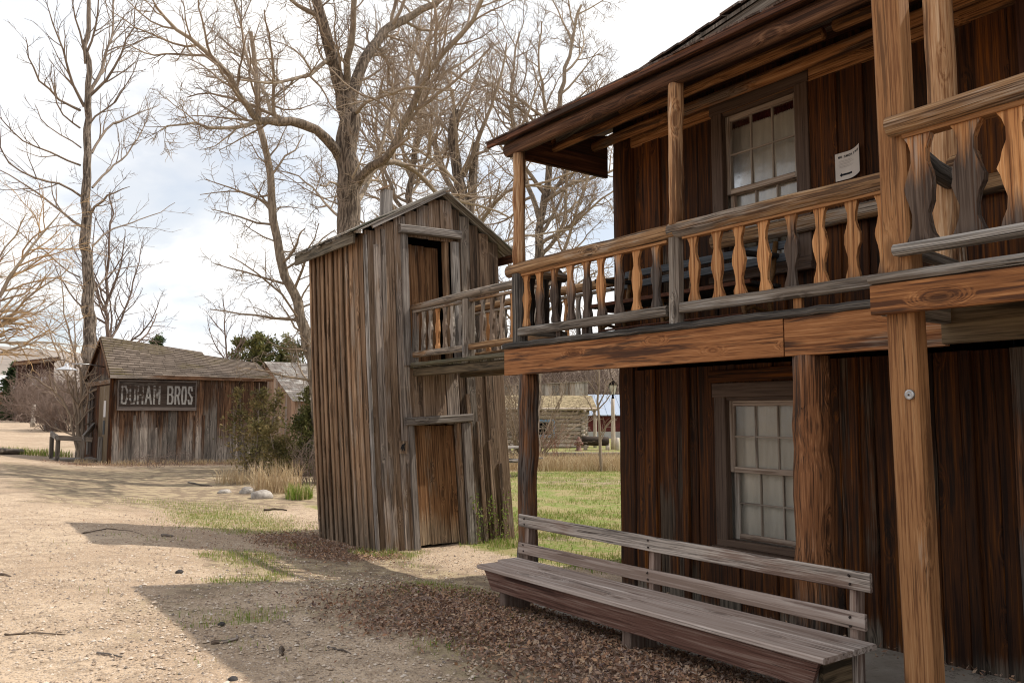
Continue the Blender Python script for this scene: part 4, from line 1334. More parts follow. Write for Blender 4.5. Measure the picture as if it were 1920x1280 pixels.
for yy in np.arange(YL, YM + 1.2, .2):
    za = EZs + SLF * (YL - EYs) - SLRL * max(0, yy - YL) - .1; zb = (EZs + SLF * (yy - EYs) if yy < YM else rid_hi - SLR * (yy - YM)) - .06
    if zb > za: plank(w, (RXs - .02, yy, za), (RXs - .02, yy, zb), .195, .03, (0, 1, 0), 1, rng=rs)
settle(w).build('step_gable', M['shed'], shed)

# --- sign
M['sign_board'] = wood('dark_sign_board', (.028, .018, .014), (.05, .034, .026), (.085, .06, .046), grey_amt=.1, stain=(.015, .011, .01), stain_amt=.4, knots=.3, tint=.2)
M['sign_trim'] = wood('sign_edge', (.07, .055, .05), (.13, .105, .092), (.2, .165, .15), grey_amt=.4, stain_amt=.2, tint=.1, knots=0)


def faded_paint():
    t = NT('faded_white_lettering').set(.85, .2)
    geo = t.n.new("ShaderNodeNewGeometry")
    rn = t.attr("rn").outputs["Fac"]
    n = t.noise(t.vmul(geo.outputs["Position"], (3.0, 3, 7.0)), 1.6, 5, .65)
    f = t.noise(t.vmul(geo.outputs["Position"], (26, 26, 3.0)), 1.0, 3, .6)
    k = t.step(t.math('ADD', t.math('ADD', n, t.math('MULTIPLY', t.math('SUBTRACT', f, .5), .5)), t.math('MULTIPLY', rn, .42)), .50, .74)
    t.color(t.mix(k, (.055, .036, .027), (.28, .265, .25)))
    return t.m


sg = thing('sign', 'dark framed board with faded white block lettering on the shed long wall', 'sign', (5.55, SY0 - .08, 2.2))
w = MB(); sgx0, sgx1, sgz0, sgz1 = 4.46, 6.58, 1.78, 2.585
for k in range(3):
    za = sgz0 + (sgz1 - sgz0) * k / 3; zb = sgz0 + (sgz1 - sgz0) * (k + 1) / 3
    plank(w, (sgx0, SY0 - .085, (za + zb) / 2), (sgx1, SY0 - .085, (za + zb) / 2), zb - za - .003, .03, (0, 0, 1), 3, .0005, c=.003, rng=rs)
bd = w.build('board', M['sign_board'], sg)
w = MB()
yy = SY0 - .10
plank(w, (sgx0 - .02, yy, sgz1), (sgx1 + .02, yy, sgz1), .045, .05, (0, 0, 1), 2, rng=rs, rn=.3)
plank(w, (sgx0 - .02, yy, sgz0), (sgx1 + .02, yy, sgz0), .10, .05, (0, 0, 1), 2, rng=rs, rn=.5)
for xx in (sgx0, sgx1): plank(w, (xx, yy + .003, sgz0), (xx, yy + .003, sgz1), .04, .045, (1, 0, 0), 2, rng=rs, rn=.3)
w.build('frame', M['sign_trim'], sg)
lt = MB()
fy = SY0 - .1025
xw = sgx0 + .075
for ch, wl, r in (('D', .22, .30), ('U', .21, .27), ('H', .21, .27), ('A', .24, .30), ('M', .23, .33), (' ', .15, 0), ('B', .21, .8), ('R', .19, .8), ('O', .18, .85), ('S', .17, .78)):
    if ch != ' ':
        for q in stroke_quads(ch, xw, sgz0 + .13, wl * .85, .54, .05, .055):
            prism(lt, [(a, fy - .003 - .0004 * len(lt.f) * .01, b) for a, b in q], (0, .004, 0), r)
    xw += (wl + .032) * .85
lt.build('lettering', faded_paint(), bd)

# --- lamp on the gable
lm = thing('wall_lamp', 'grey enamel saucer lamp reaching out from the shed gable', 'lamp', (SX0, 26.9, 3.05))
w = MB(); sweep(w, [V((SX0, 26.9, 3.02)), V((SX0 - .5, 26.75, 3.08)), V((SX0 - 1.05, 26.6, 3.07))], circ(.018, 8), (0, 0, 1), .5, 0, True); w.build('arm', M['metal'], lm)
w = MB(); lathe(w, (SX0 - 1.05, 26.6, 2.88), [(.29, 0), (.285, .015), (.20, .06), (.09, .10), (.05, .14), (.045, .20)], 20); w.build('shade', plain('enamel_shade', (.50, .52, .56), .35, .5, var=.15), lm)

# --- paper on the tan cladding
pn = thing('paper_notice', 'white sheet on the tan cladding of the shed gable', 'notice', (SX0 - .06, 26.3, 1.75))
w = MB(); box(w, (SX0 - .060, 26.15, 1.55), (SX0 - .053, 26.48, 2.02), axis='z', c=.001); w.build('sheet', plain('white_sheet', (.62, .60, .60), .8, var=.05), pn)
w = MB(); box(w, (SX0 - .060, 26.2, 1.05), (SX0 - .053, 26.5, 1.45), axis='z', c=.001); w.build('dark_panel', plain('slate_panel', (.05, .055, .06), .8, var=.3), pn)

# --- narrow grey board and small railed stoop at the shed's left end
st = thing('stoop', 'small grey plank stoop with rough railings at the left end of the shed', 'stoop', (3.4, 27.6, .1))
w = MB()
for i in range(6): plank(w, (3.08, 26.55 + i * .21, .33), (4.2, 26.55 + i * .21, .33), .2, .04, (0, 1, 0), 2, .002, rng=rs)
w.build('deck', M['greyrail'], st)
for (xx, ya) in ((3.12, 26.5), (3.75, 26.5), (3.12, 27.7), (4.2, 26.5)):
    w = MB(); plank(w, (xx, ya, -.05), (xx + rs.uniform(-.03, .03), ya, .98), .11, .11, (1, 0, 0), 2, .003, rng=rs); w.build('post', M['greyrail'], st)
w = MB(); plank(w, (3.05, 26.45, .98), (4.0, 26.5, .90), .14, .06, (0, 0, 1), 2, .002, rng=rs); w.build('rail', M['greyrail'], st)
w = MB(); plank(w, (3.1, 26.4, .98), (3.1, 27.8, 1.06), .14, .06, (0, 0, 1), 2, .002, rng=rs); w.build('rail', M['greyrail'], st)
w = MB(); plank(w, (3.75, 26.42, .95), (4.25, 27.9, 1.3), .16, .06, (0, 0, 1), 2, .002, rng=rs); w.build('rail', M['greyrail'], st)
w = MB(); plank(w, (3.06, 26.47, .24), (4.15, 26.47, .2), .16, .05, (0, 0, 1), 2, .002, rng=rs); w.build('skirt', M['greyrail'], st)
w = MB(); plank(w, (SX0 - .12, 28.6, .4), (SX0 - .12, 28.6, 2.4), .30, .05, (0, 1, 0), 2, .002, rng=rs); w.build('grey_screen', M['oh_frame'], st)
# ================================================================ ground
def n2(x, y, s, o=0.0): return mnoise.noise(V((x * s, y * s, o)))


def litter_m(X, Y):
    a = sm(2.2, 3.4, X + .45 * n2(X, Y, 1.1, 4) + .2 * n2(X, Y, 3.3, 2)) * sm(4.3, 4.1, X) * sm(6.6, 5.7, Y + .3 * n2(X, Y, 1.5, 7)) * sm(-3, -1, Y)
    b = sm(3.3, 3.9, X + .3 * n2(X, Y, 1.7, 2)) * sm(4.9, 4.5, X) * sm(8.3, 8.9, Y) * sm(11.6, 10.6, Y)
    c = .75 * sm(26.2, 25.4, Y) * sm(23.6, 25.0, Y + .5 * n2(X, Y, .8, 3)) * sm(2.2, 3.6, X) * sm(12, 10, X)
    return max(a, b, c)


def grass_m(X, Y):
    g = 0.0
    lawn = sm(5.3, 6.1, X + .3 * n2(X, Y, .9, 1)) * sm(6.3, 7.6, Y + .5 * n2(X, Y, .7, 2)) * sm(21, 18.5, Y)
    if 6.3 < X and 8.5 < Y < 11: lawn = max(lawn, .8)
    g = max(g, lawn)
    g = max(g, .5 * sm(2.4, 3.6, X + .9 * n2(X, Y, .6, 5)) * sm(5.2, 4.2, X) * sm(10.8, 11.5, Y) * sm(16.5, 13.5, Y + .8 * n2(X, Y, .5, 8)))
    g = max(g, .58 * sm(.0, .45, n2(X, Y, .9, 11) + .3 * n2(X, Y, 3.1, 6)) * sm(.9, 2.0, X) * sm(5, 4, X) * sm(3.0, 4.5, Y) * sm(11, 9, Y))
    g = max(g, .8 * sm(.8, .1, abs(X - 4.55) + abs(Y - 8.78) * 1.6 + .3 * n2(X, Y, 2.3, 1)))
    g = max(g, .8 * sm(.9, .2, abs(X - 6.35) + abs(Y - 8.6) * 1.4))
    g = max(g, .5 * sm(22.0, 24.6, Y) * sm(40, 26, Y) * sm(2.5, 5, X) * sm(16, 9, X) * sm(-.1, .3, n2(X, Y, .4, 3)))
    g = max(g, .9 * sm(14.5, 17, X) * sm(19.5, 22, Y) * sm(60, 45, Y))
    return min(1, g)


def soil_shade_m(X, Y):
    a = .75 * sm(12.5, 15, Y) * sm(26, 22, Y) * sm(.2, 2.2, X) * sm(12, 9, X)  # dark soil band, partly tree shade put into its colour
    b = .8 * sm(1.6, 3.0, X + .4 * n2(X, Y, .8, 3)) * sm(5, 4.4, X) * sm(2, 3.5, Y) * sm(10, 8.8, Y)
    c = .5 * sm(.15, .45, n2(X, Y, .35, 17))
    return max(a, b, c)


gx = np.concatenate([-np.geomspace(3000, 14, 24), np.linspace(-13, -3.2, 20), np.linspace(-3, 8, 150), np.linspace(8.3, 40, 60), np.geomspace(42, 3500, 24)])
gy = np.concatenate([-np.geomspace(2000, 6, 12), np.linspace(-5, 1.4, 14), np.linspace(1.5, 15, 180), np.linspace(15.3, 45, 70), np.geomspace(47, 4500, 30)])
NX, NY = len(gx), len(gy)
vs = np.zeros((NX, NY, 3), dtype=np.float32); mk = np.zeros((NX, NY, 4), dtype=np.float32); mk[..., 3] = 1
for i, X in enumerate(gx):
    for j, Y in enumerate(gy):
        X_, Y_ = float(X), float(Y)
        z = ground_z(X_, Y_)
        near = -4 < X_ < 9 and 1 < Y_ < 16
        if near:
            z += .008 * mnoise.noise(V((X_ * 4, Y_ * 4, 0))) + .012 * mnoise.noise(V((X_ * 1.7, Y_ * 1.7, 5)))
        if abs(X_) < 60 and -5 < Y_ < 90:
            L = litter_m(X_, Y_); G = grass_m(X_, Y_)
            if L: z += L * (.008 + .02 * mnoise.noise(V((X_ * 3, Y_ * 3, 8))))
            mk[i, j, 0] = G; mk[i, j, 1] = L; mk[i, j, 2] = soil_shade_m(X_, Y_)
        if math.hypot(X_, Y_) > 90:
            mk[i, j, 0] = .5 if X_ > 14 else .1
        vs[i, j] = (X_, Y_, z)
idx = np.arange(NX * NY).reshape(NX, NY)
fcs = np.stack([idx[:-1, :-1], idx[1:, :-1], idx[1:, 1:], idx[:-1, 1:]], -1).reshape(-1)


def ground_mat():
    t = NT('gravel_and_grass_ground').set(.95, .12)
    geo = t.n.new("ShaderNodeNewGeometry"); P = geo.outputs["Position"]
    m = t.node("ShaderNodeVertexColor", layer_name="mk") if False else t.attr("mk")
    sp = t.node("ShaderNodeSeparateColor", {0: m.outputs["Color"]}).outputs
    big = t.noise(P, .55, 5, .6); mid = t.noise(P, 4.5, 5, .6); fine = t.noise(P, 38, 4, .65)
    c = t.mix(t.step(big, .40, .60), (.405, .30, .21), (.505, .388, .278))
    c = t.mix(t.math('MULTIPLY', t.step(mid, .50, .60), .55), c, (.29, .215, .15))
    c = t.mix(t.math('MULTIPLY', t.step(fine, .50, .60), .6), c, (.22, .16, .115))
    v1 = t.node("ShaderNodeTexVoronoi", {"Vector": P, "Scale": 62.0, "Randomness": 1.0})
    v2 = t.node("ShaderNodeTexVoronoi", {"Vector": P, "Scale": 24.0, "Randomness": 1.0})
    for vv, lo, hi, k in ((v1, .42, .30, .9), (v2, .26, .20, .85)):
        hsv = t.node("ShaderNodeSeparateColor", {0: vv.outputs["Color"]}).outputs
        stone = t.mix(hsv[0], (.20, .16, .135), (.70, .58, .47))
        pick = t.math('GREATER_THAN', hsv[1], .42 if vv is v1 else .72)
        c = t.mix(t.math('MULTIPLY', t.math('MULTIPLY', t.step(vv.outputs["Distance"], lo, hi), pick), k), c, stone)
    # tyre-packed bands along the road, paler
    # grass
    gn = t.noise(P, 14, 5, .7); gn2 = t.noise(P, 1.4, 4, .6)
    gcol = t.mix(t.step(gn2, .44, .56), (.28, .24, .11), (.16, .21, .045))
    gcol = t.mix(t.math('MULTIPLY', t.step(gn, .46, .58), .7), gcol, (.33, .26, .15))
    gm = t.step(t.math('ADD', sp[0], t.math('MULTIPLY', t.math('SUBTRACT', gn, .5), 1.8)), .35, .62)
    c = t.mix(gm, c, gcol)
    scol = t.mix(t.step(mid, .44, .58), (.22, .165, .115), (.36, .285, .185))
    c = t.mix(t.step(t.math('ADD', sp[2], t.math('MULTIPLY', t.math('SUBTRACT', t.noise(P, 1.9, 5, .65), .5), 1.6)), .32, .7), c, scol)
    # leaf mould
    lcol = t.mix(t.step(fine, .35, .65), (.13, .085, .06), (.27, .175, .12))
    lm = t.step(t.math('ADD', sp[1], t.math('MULTIPLY', t.math('SUBTRACT', mid, .5), 1.4)), .25, .75)
    c = t.mix(lm, c, lcol)
    t.color(c)
    h = t.math('ADD', t.math('MULTIPLY', fine, .6), t.math('MULTIPLY', t.step(v1.outputs["Distance"], .45, .1), .35))
    h = t.math('ADD', h, t.math('MULTIPLY', t.step(v2.outputs["Distance"], .3, .08), .5))
    h = t.math('ADD', h, t.math('MULTIPLY', mid, 1.2))
    t.bump(h, .75, .02)
    return t.m


go = mesh_np('ground', vs.reshape(-1, 3), fcs, 4, ground_mat(), smooth=True)
ca = go.data.attributes.new("mk", 'FLOAT_COLOR', 'POINT'); ca.data.foreach_set("color", mk.reshape(-1))
tag(go, kind='structure')

nr = np.random.default_rng(4)


def var_mat(name, cols, rough=.8, spec=.2, trans=0.0):
    """colour picked per piece from the rn attribute"""
    t = NT(name).set(rough, spec)
    rn = t.attr("rn").outputs["Fac"]
    rp = t.n.new("ShaderNodeValToRGB"); e = rp.color_ramp
    while len(e.elements) < len(cols): e.elements.new(.5)
    for i, cc in enumerate(cols):
        e.elements[i].position = i / max(1, len(cols) - 1); e.elements[i].color = (*cc, 1)
    t.l.new(rn, rp.inputs[0]); t.color(rp.outputs[0])
    if trans:
        tr = t.node("ShaderNodeBsdfTranslucent"); t.l.new(rp.outputs[0], tr.inputs[0])
        mx = t.node("ShaderNodeMixShader", {0: trans, 1: t.b.outputs[0], 2: tr.outputs[0]})
        t.l.new(mx.outputs[0], t.out.inputs[0])
    return t.m


def scatter(n, x0, x1, y0, y1, dens):
    """rejection-sample n points with a density function 0..1"""
    out_ = []
    k = 0
    while len(out_) < n and k < n * 14:
        X = float(nr.uniform(x0, x1)); Y = float(nr.uniform(y0, y1)); k += 1
        if nr.random() < dens(X, Y): out_.append((X, Y, ground_z(X, Y) + .004))
    return np.array(out_, dtype=np.float32)


def in_slab(X, Y): return X > 4.22 and X < 11 and Y < 5.9
def in_out(X, Y): return 4.4 < X < 6.45 and 9.02 < Y < 10.85


# ---- pebbles
def pebbles(pts, smin, smax):
    base = np.array([(1, 0, 0), (.3, .95, 0), (-.8, .6, 0), (-.9, -.5, 0), (.2, -1, 0), (.1, .1, .75), (0, 0, -.5)], dtype=np.float32)
    fc = np.array([(0, 1, 5), (1, 2, 5), (2, 3, 5), (3, 4, 5), (4, 0, 5)], dtype=np.int32)
    n = len(pts)
    s = smin + (smax - smin) * nr.random((n, 1, 1)) ** 2.5
    a = nr.uniform(0, 6.283, n); ca_, sa = np.cos(a), np.sin(a)
    v = base[None] * s * nr.uniform(.6, 1.3, (n, 1, 3))
    x = v[..., 0] * ca_[:, None] - v[..., 1] * sa[:, None]; y = v[..., 0] * sa[:, None] + v[..., 1] * ca_[:, None]
    v = np.stack([x, y, v[..., 2]], -1) + pts[:, None, :]
    f = (fc[None] + (np.arange(n) * 7)[:, None, None]).reshape(-1)
    return v.reshape(-1, 3), f, np.repeat(nr.random(n), 7)


def peb_d(X, Y):
    if in_slab(X, Y) or in_out(X, Y): return 0
    d = 1 / (1 + (math.hypot(X - 1.5, Y - 4) / 4.0) ** 2)
    return d * (1 - .85 * grass_m(X, Y)) * (1 - .9 * litter_m(X, Y)) * (.5 + .5 * sm(-.3, .3, n2(X, Y, 1.1, 4)))


pp_ = scatter(34000, -2.5, 5.4, 2.2, 15, peb_d)
v, f, r = pebbles(pp_, .0035, .015)
o = mesh_np('gravel', v, f, 3, var_mat('gravel_stones', [(.17, .145, .13), (.34, .25, .18), (.44, .34, .25), (.52, .42, .33), (.62, .54, .46)], .9), rn=r, smooth=False)
tag(o, kind='stuff')


# ---- leaves
def leaves(pts, smin, smax, lift=.03):
    n = len(pts)
    s = nr.uniform(smin, smax, n)
    base = np.array([(-1, 0, 0), (-.2, .5, .12), (1, 0, .1), (-.2, -.5, .12), (.1, 0, -.12)], dtype=np.float32)
    fc = np.array([(0, 4, 1), (1, 4, 2), (0, 3, 4), (4, 3, 2)], dtype=np.int32)
    v = base[None] * s[:, None, None] * nr.uniform(.6, 1.25, (n, 1, 3))
    v[..., 2] *= nr.uniform(-1.5, 2.2, (n, 1))
    ax, ay, az = nr.normal(0, .5, n), nr.normal(0, .5, n), nr.uniform(0, 6.283, n)
    def rot(v, a, i, j):
        c_, s_ = np.cos(a)[:, None], np.sin(a)[:, None]
        w_ = v.copy(); w_[..., i] = v[..., i] * c_ - v[..., j] * s_; w_[..., j] = v[..., i] * s_ + v[..., j] * c_
        return w_
    v = rot(rot(rot(v, ax, 1, 2), ay, 0, 2), az, 0, 1)
    p = pts.copy(); p[:, 2] += lift * nr.random(n) + .006
    v = v + p[:, None, :]
    f = (fc[None] + (np.arange(n) * 5)[:, None, None]).reshape(-1)
    return v.reshape(-1, 3), f, np.repeat(nr.random(n), 5)


LEAFC = [(.11, .08, .075), (.20, .11, .075), (.33, .175, .10), (.24, .175, .145), (.42, .245, .14), (.34, .265, .22), (.46, .31, .19)]


def leaf_d(X, Y):
    if in_slab(X, Y) and not (X < 4.45): return 0
    return litter_m(X, Y) * (1.0 if Y < 12 else .25)


lp1 = scatter(36000, 2.2, 4.5, .8, 6.8, leaf_d)
lp2 = scatter(3800, 3.2, 4.6, 8.2, 11.8, lambda X, Y: 0 if in_out(X, Y) else litter_m(X, Y))
lp3 = scatter(5000, 0.5, 5.2, 3.0, 13, lambda X, Y: 0 if (in_slab(X, Y) or in_out(X, Y)) else .06 + .7 * sm(1.6, 3.2, X))
lp4 = scatter(420, 4.3, 5.4, 1.8, 5.6, lambda X, Y: sm(5.05, 5.4, X) + .4 * sm(.2, .5, n2(X, Y, 2.2, 9)))
lp4[:, 2] = .062
lp5 = scatter(5000, 2.5, 11, 22.5, 26, litter_m)
allp = np.concatenate([lp1, lp2, lp4, lp5])
v, f, r = leaves(allp, .007, .024)
v_, f_, r_ = leaves(lp3, .005, .015, .008)
f = np.concatenate([f, f_ + len(v)]); v = np.concatenate([v, v_]); r = np.concatenate([r, r_])
o = mesh_np('leaf_litter', v, f, 3, var_mat('dead_leaves', LEAFC, .75, .25), rn=r)
tag(o, kind='stuff')


# ---- grass blades
def blades(pts, hmin, hmax, w_, lean=.45):
    n = len(pts)
    h = nr.uniform(hmin, hmax, n); a = nr.uniform(0, 6.283, n); b = nr.uniform(0, 6.283, n)
    l = np.abs(nr.normal(0, lean, n)) * h
    dx, dy = np.cos(a) * l, np.sin(a) * l
    wx, wy = np.cos(b) * w_, np.sin(b) * w_
    z0 = np.zeros(n)
    p = pts
    v = np.stack([
        np.stack([p[:, 0] - wx, p[:, 1] - wy, p[:, 2] - .01], -1),
        np.stack([p[:, 0] + wx, p[:, 1] + wy, p[:, 2] - .01], -1),
        np.stack([p[:, 0] + dx * .35 + wx * .8, p[:, 1] + dy * .35 + wy * .8, p[:, 2] + h * .55], -1),
        np.stack([p[:, 0] + dx * .35 - wx * .8, p[:, 1] + dy * .35 - wy * .8, p[:, 2] + h * .55], -1),
        np.stack([p[:, 0] + dx, p[:, 1] + dy, p[:, 2] + h * (1 - .25 * np.minimum(1, l / h))], -1)], 1)
    q = (np.array([(0, 1, 2), (0, 2, 3), (3, 2, 4)], dtype=np.int32)[None] + (np.arange(n) * 5)[:, None, None]).reshape(-1)
    return v.reshape(-1, 3), q, np.repeat(nr.random(n), 5)


GREEN = [(.12, .20, .025), (.17, .26, .035), (.27, .32, .07), (.38, .33, .14), (.44, .36, .20)]
STRAW = [(.34, .24, .13), (.46, .34, .20), (.55, .43, .27), (.38, .26, .15), (.60, .50, .34)]
M['grass'] = var_mat('spring_grass', GREEN, .7, .2, .3)
M['straw'] = var_mat('dry_straw', STRAW, .8, .2, .25)
g1 = scatter(15000, .8, 5.0, 3, 16.5, lambda X, Y: 0 if (in_slab(X, Y) or in_out(X, Y)) else grass_m(X, Y) ** 1.3)
g2 = scatter(36000, 5.2, 16, 6.2, 19.5, lambda X, Y: 0 if (in_slab(X, Y) or in_out(X, Y) or math.atan2(X, Y) < .5) else grass_m(X, Y) * (.12 + .88 * sm(-.3, .3, n2(X, Y, .8, 3) + .6 * n2(X, Y, 2.7, 9))) * (1 - .7 * sm(11, 15, X * .579 + Y * .816)))
v1_, f1_, r1_ = blades(g1, .010, .045, .0024)
v2_, f2_, r2_ = blades(g2, .025, .07, .0035)
o = mesh_np('grass', np.concatenate([v1_, v2_]), np.concatenate([f1_, f2_ + len(v1_)]), 3, M['grass'], rn=np.concatenate([r1_, r2_]))
tag(o, kind='stuff')
# dry tall grass belt beyond the lawn, plus wisps along the shed
d1 = scatter(15000, 10, 34, 15.5, 30, lambda X, Y: sm(0, .8, X * .579 + Y * .816 - 23.4 + .5 * n2(X, Y, .5, 2)) * sm(4.2, 3.2, X * .579 + Y * .816 - 23.4) * (.3 + .7 * sm(-.3, .2, n2(X, Y, .9, 6))))
v1_, f1_, r1_ = blades(d1, .15, .62, .007, .55)
d2 = scatter(2000, 3.4, 10.5, 23.6, 25.55, lambda X, Y: sm(23.8, 25.3, Y) * (.2 + .8 * sm(0, .4, n2(X, Y, 1.4, 6))))
v2_, f2_, r2_ = blades(d2, .04, .20, .005, .8)
o = mesh_np('dry_grass', np.concatenate([v1_, v2_]), np.concatenate([f1_, f2_ + len(v1_)]), 3, M['straw'], rn=np.concatenate([r1_, r2_]))
tag(o, kind='stuff')


# ---- tufts that can be told apart
def tuft(name, label, px, py, D, n, rad, hmin, hmax, mat, w_=.004, lean=.5):
    c = at_d(px, py, D); X, Y = c.x, c.y
    a = nr.uniform(0, 6.283, n); rr = rad * np.sqrt(nr.random(n))
    xs, ys = X + np.cos(a) * rr, Y + np.sin(a) * rr
    p = np.stack([xs, ys, [ground_z(float(x_), float(y_)) for x_, y_ in zip(xs, ys)]], -1).astype(np.float32)
    h = hmax
    v, f, r = blades(p, hmin, hmax, w_, lean)
    o = mesh_np(name, v, f, 3, mat, rn=r)
    tag(o, label, 'grass tuft')


tuft('grass_tuft', 'bright green grass tuft beside the pale rocks near the outhouse', 561, 935, 16.4, 420, .26, .12, .36, M['grass'], .006, .35)
tuft('straw_tuft', 'tall straw coloured grass clump behind the pale rocks', 520, 905, 17.6, 480, .5, .2, .75, M['straw'], .006, .4)
tuft('straw_tuft', 'straw clump at the foot of the juniper by the shed corner', 450, 893, 19.5, 260, .5, .15, .5, M['straw'], .006, .5)
tuft('grass_tuft', 'green grass strip beside the road left of the small stoop', 72, 842, 31, 500, 1.0, .1, .3, M['grass'], .01, .4)
tuft('grass_tuft', 'green grass tuft at the left foot of the outhouse door wall', 700, 1040, 10.0, 380, .28, .03, .10, M['grass'], .003, .5)
tuft('grass_tuft', 'green grass tuft at the right foot of the outhouse', 950, 1028, 10.6, 260, .22, .03, .12, M['grass'], .003, .5)


# ---- rocks, stones and sticks
def rock(name, label, X, Y, sx, sy, sz, seed, mat, cat='rock', rot=0.0, sink=.25):
    bm = bmesh.new(); bmesh.ops.create_icosphere(bm, subdivisions=3, radius=1)
    for v_ in bm.verts:
        d = 1 + .22 * mnoise.noise(v_.co * 1.3 + V((seed, 0, 0))) + .08 * mnoise.noise(v_.co * 3.7 + V((0, seed, 0)))
        v_.co = v_.co * d
        v_.co = V((v_.co.x * sx, v_.co.y * sy, max(-.4, v_.co.z) * sz))
    bmesh.ops.rotate(bm, verts=bm.verts, matrix=Matrix.Rotation(rot, 3, 'Z'))
    me = bpy.data.meshes.new(name); bm.to_mesh(me); bm.free()
    me.polygons.foreach_set("use_smooth", [True] * len(me.polygons))
    me.materials.append(mat)
    o = bpy.data.objects.new(name, me); COL.objects.link(o)
    o.location = (X, Y, ground_z(X, Y) + sz * (.4 - sink))
    return tag(o, label, cat)


def rock_mat():
    t = NT('pale_lichened_rock').set(.9, .2)
    tc_ = t.n.new("ShaderNodeTexCoord"); P = tc_.outputs["Object"]
    a = t.noise(P, 5, 6, .65); b = t.noise(P, 28, 4, .6)
    c = t.mix(t.step(a, .35, .65), (.24, .21, .185), (.44, .40, .36))
    c = t.mix(t.math('MULTIPLY', t.step(b, .5, .7), .5), c, (.17, .15, .135))
    t.color(c); t.bump(t.math('ADD', a, t.math('MULTIPLY', b, .3)), .6, .03)
    return t.m


M['rock'] = rock_mat()
M['dark_stone'] = plain('dark_stone', (.06, .055, .055), .85, .2, var=.4, scale=20)
p = at_d(491, 936, 16.6); rock('rock', 'largest pale rounded rock left of the outhouse', p.x, p.y, .22, .16, .12, 3, M['rock'], rot=-.5, sink=.1)
p = at_d(463, 925, 17.4); rock('rock', 'smaller pale rock just behind the largest rounded rock', p.x, p.y, .14, .11, .10, 8, M['rock'], rot=-.3, sink=.1)
p = at_d(421, 925, 17.6); rock('rock', 'flat stone lying flush with the ground left of the two pale rocks', p.x, p.y, .14, .11, .06, 5, M['rock'])
p = at_d(335, 1074, 9.0); 
for (px, py, D, s_, lb) in ((336, 1074, 8.0, .028, 'small black stone on the sunlit gravel beside the shadow'), (415, 1172, 6.2, .02, 'small black pebble in the shade of the porch roof'), (437, 1276, 4.9, .022, 'dark wet looking stone at the bottom edge of the shaded gravel')):
    d = ray(px, py); 
    # walk down the sight line until it meets the ground
    t_ = .5
    while True:
        q = _c + d.normalized() * t_
        if q.z <= ground_z(q.x, q.y) or t_ > 60: break
        t_ += .02
    rock('stone', lb, q.x, q.y, s_ * 1.2, s_, s_ * .8, px, M['dark_stone'], 'stone', sink=.05)


def hit(px, py):
    d = ray(px, py).normalized(); t_ = .5
    while True:
        q = _c + d * t_
        if q.z <= ground_z(q.x, q.y) or t_ > 90: return q
        t_ += .02


M['stick'] = wood('dry_stick', (.06, .04, .028), (.13, .095, .07), (.24, .19, .15), grey=(.26, .22, .19), grey_amt=.5, knots=0, tint=.4)
for (pts_, r_, lb) in (
        ([(8, 1192), (60, 1188), (122, 1191)], .007, 'long thin dark twig on sunlit gravel at the left edge'),
        ([(183, 1226), (205, 1229), (229, 1233)], .008, 'short twig on the sunlit gravel below the long dark twig'),
        ([(398, 1208), (425, 1206), (446, 1201), (444, 1195)], .012, 'forked broken stick lying in the shaded gravel'),
        ([(617, 1216), (638, 1220), (658, 1227)], .008, 'thin pale stick in the shade left of the leaf pile'),
        ([(300, 1006), (325, 1007)], .02, 'short grey stick inside the outhouse shadow'),
        ([(155, 1000), (200, 992), (245, 996), (270, 1004)], .008, 'crooked dark twig at the tip of the outhouse shadow'),
        ([(494, 958), (515, 956), (538, 958)], .02, 'pale stick on the grass below the pale rocks'),
        ([(352, 905), (375, 910), (398, 912)], .02, 'fallen branch on the dirt in front of the shed'),
        ([(528, 1222), (530, 1230)], .016, 'stubby upright chip of pale wood in the shaded gravel'),
        ([(0, 1078), (20, 1082)], .01, 'dark twig at the left edge of the sunlit gravel'),
        ([(1010, 1092), (1040, 1084), (1070, 1080), (1090, 1078)], .012, 'grey stick on the ground behind the bench back')):
    w = MB()
    P3 = [hit(*q) + V((0, 0, r_ * .8)) for q in pts_]
    full = []
    for a, b in zip(P3[:-1], P3[1:]):
        for k in range(4): full.append(a.lerp(b, k / 4) + V((nr.normal(0, r_ * .5), nr.normal(0, r_ * .5), abs(nr.normal(0, r_ * .4)))))
    full.append(P3[-1])
    sweep(w, full, circ(r_, 6, .15), (0, 0, 1), None, 0, True, [1 - .5 * i / len(full) for i in range(len(full))])
    o = w.build('stick', M['stick'], None); tag(o, lb, 'stick')
w = MB(); q0, q1 = hit(-30, 851), hit(40, 852)
log(w, q0 + V((0, 0, .1)), q1 + V((0, 0, .1)), .10, .09, 10, 5, .06)
o = w.build('log', M['greyrail'], None); tag(o, 'grey log lying along the roadside at the left edge', 'log')
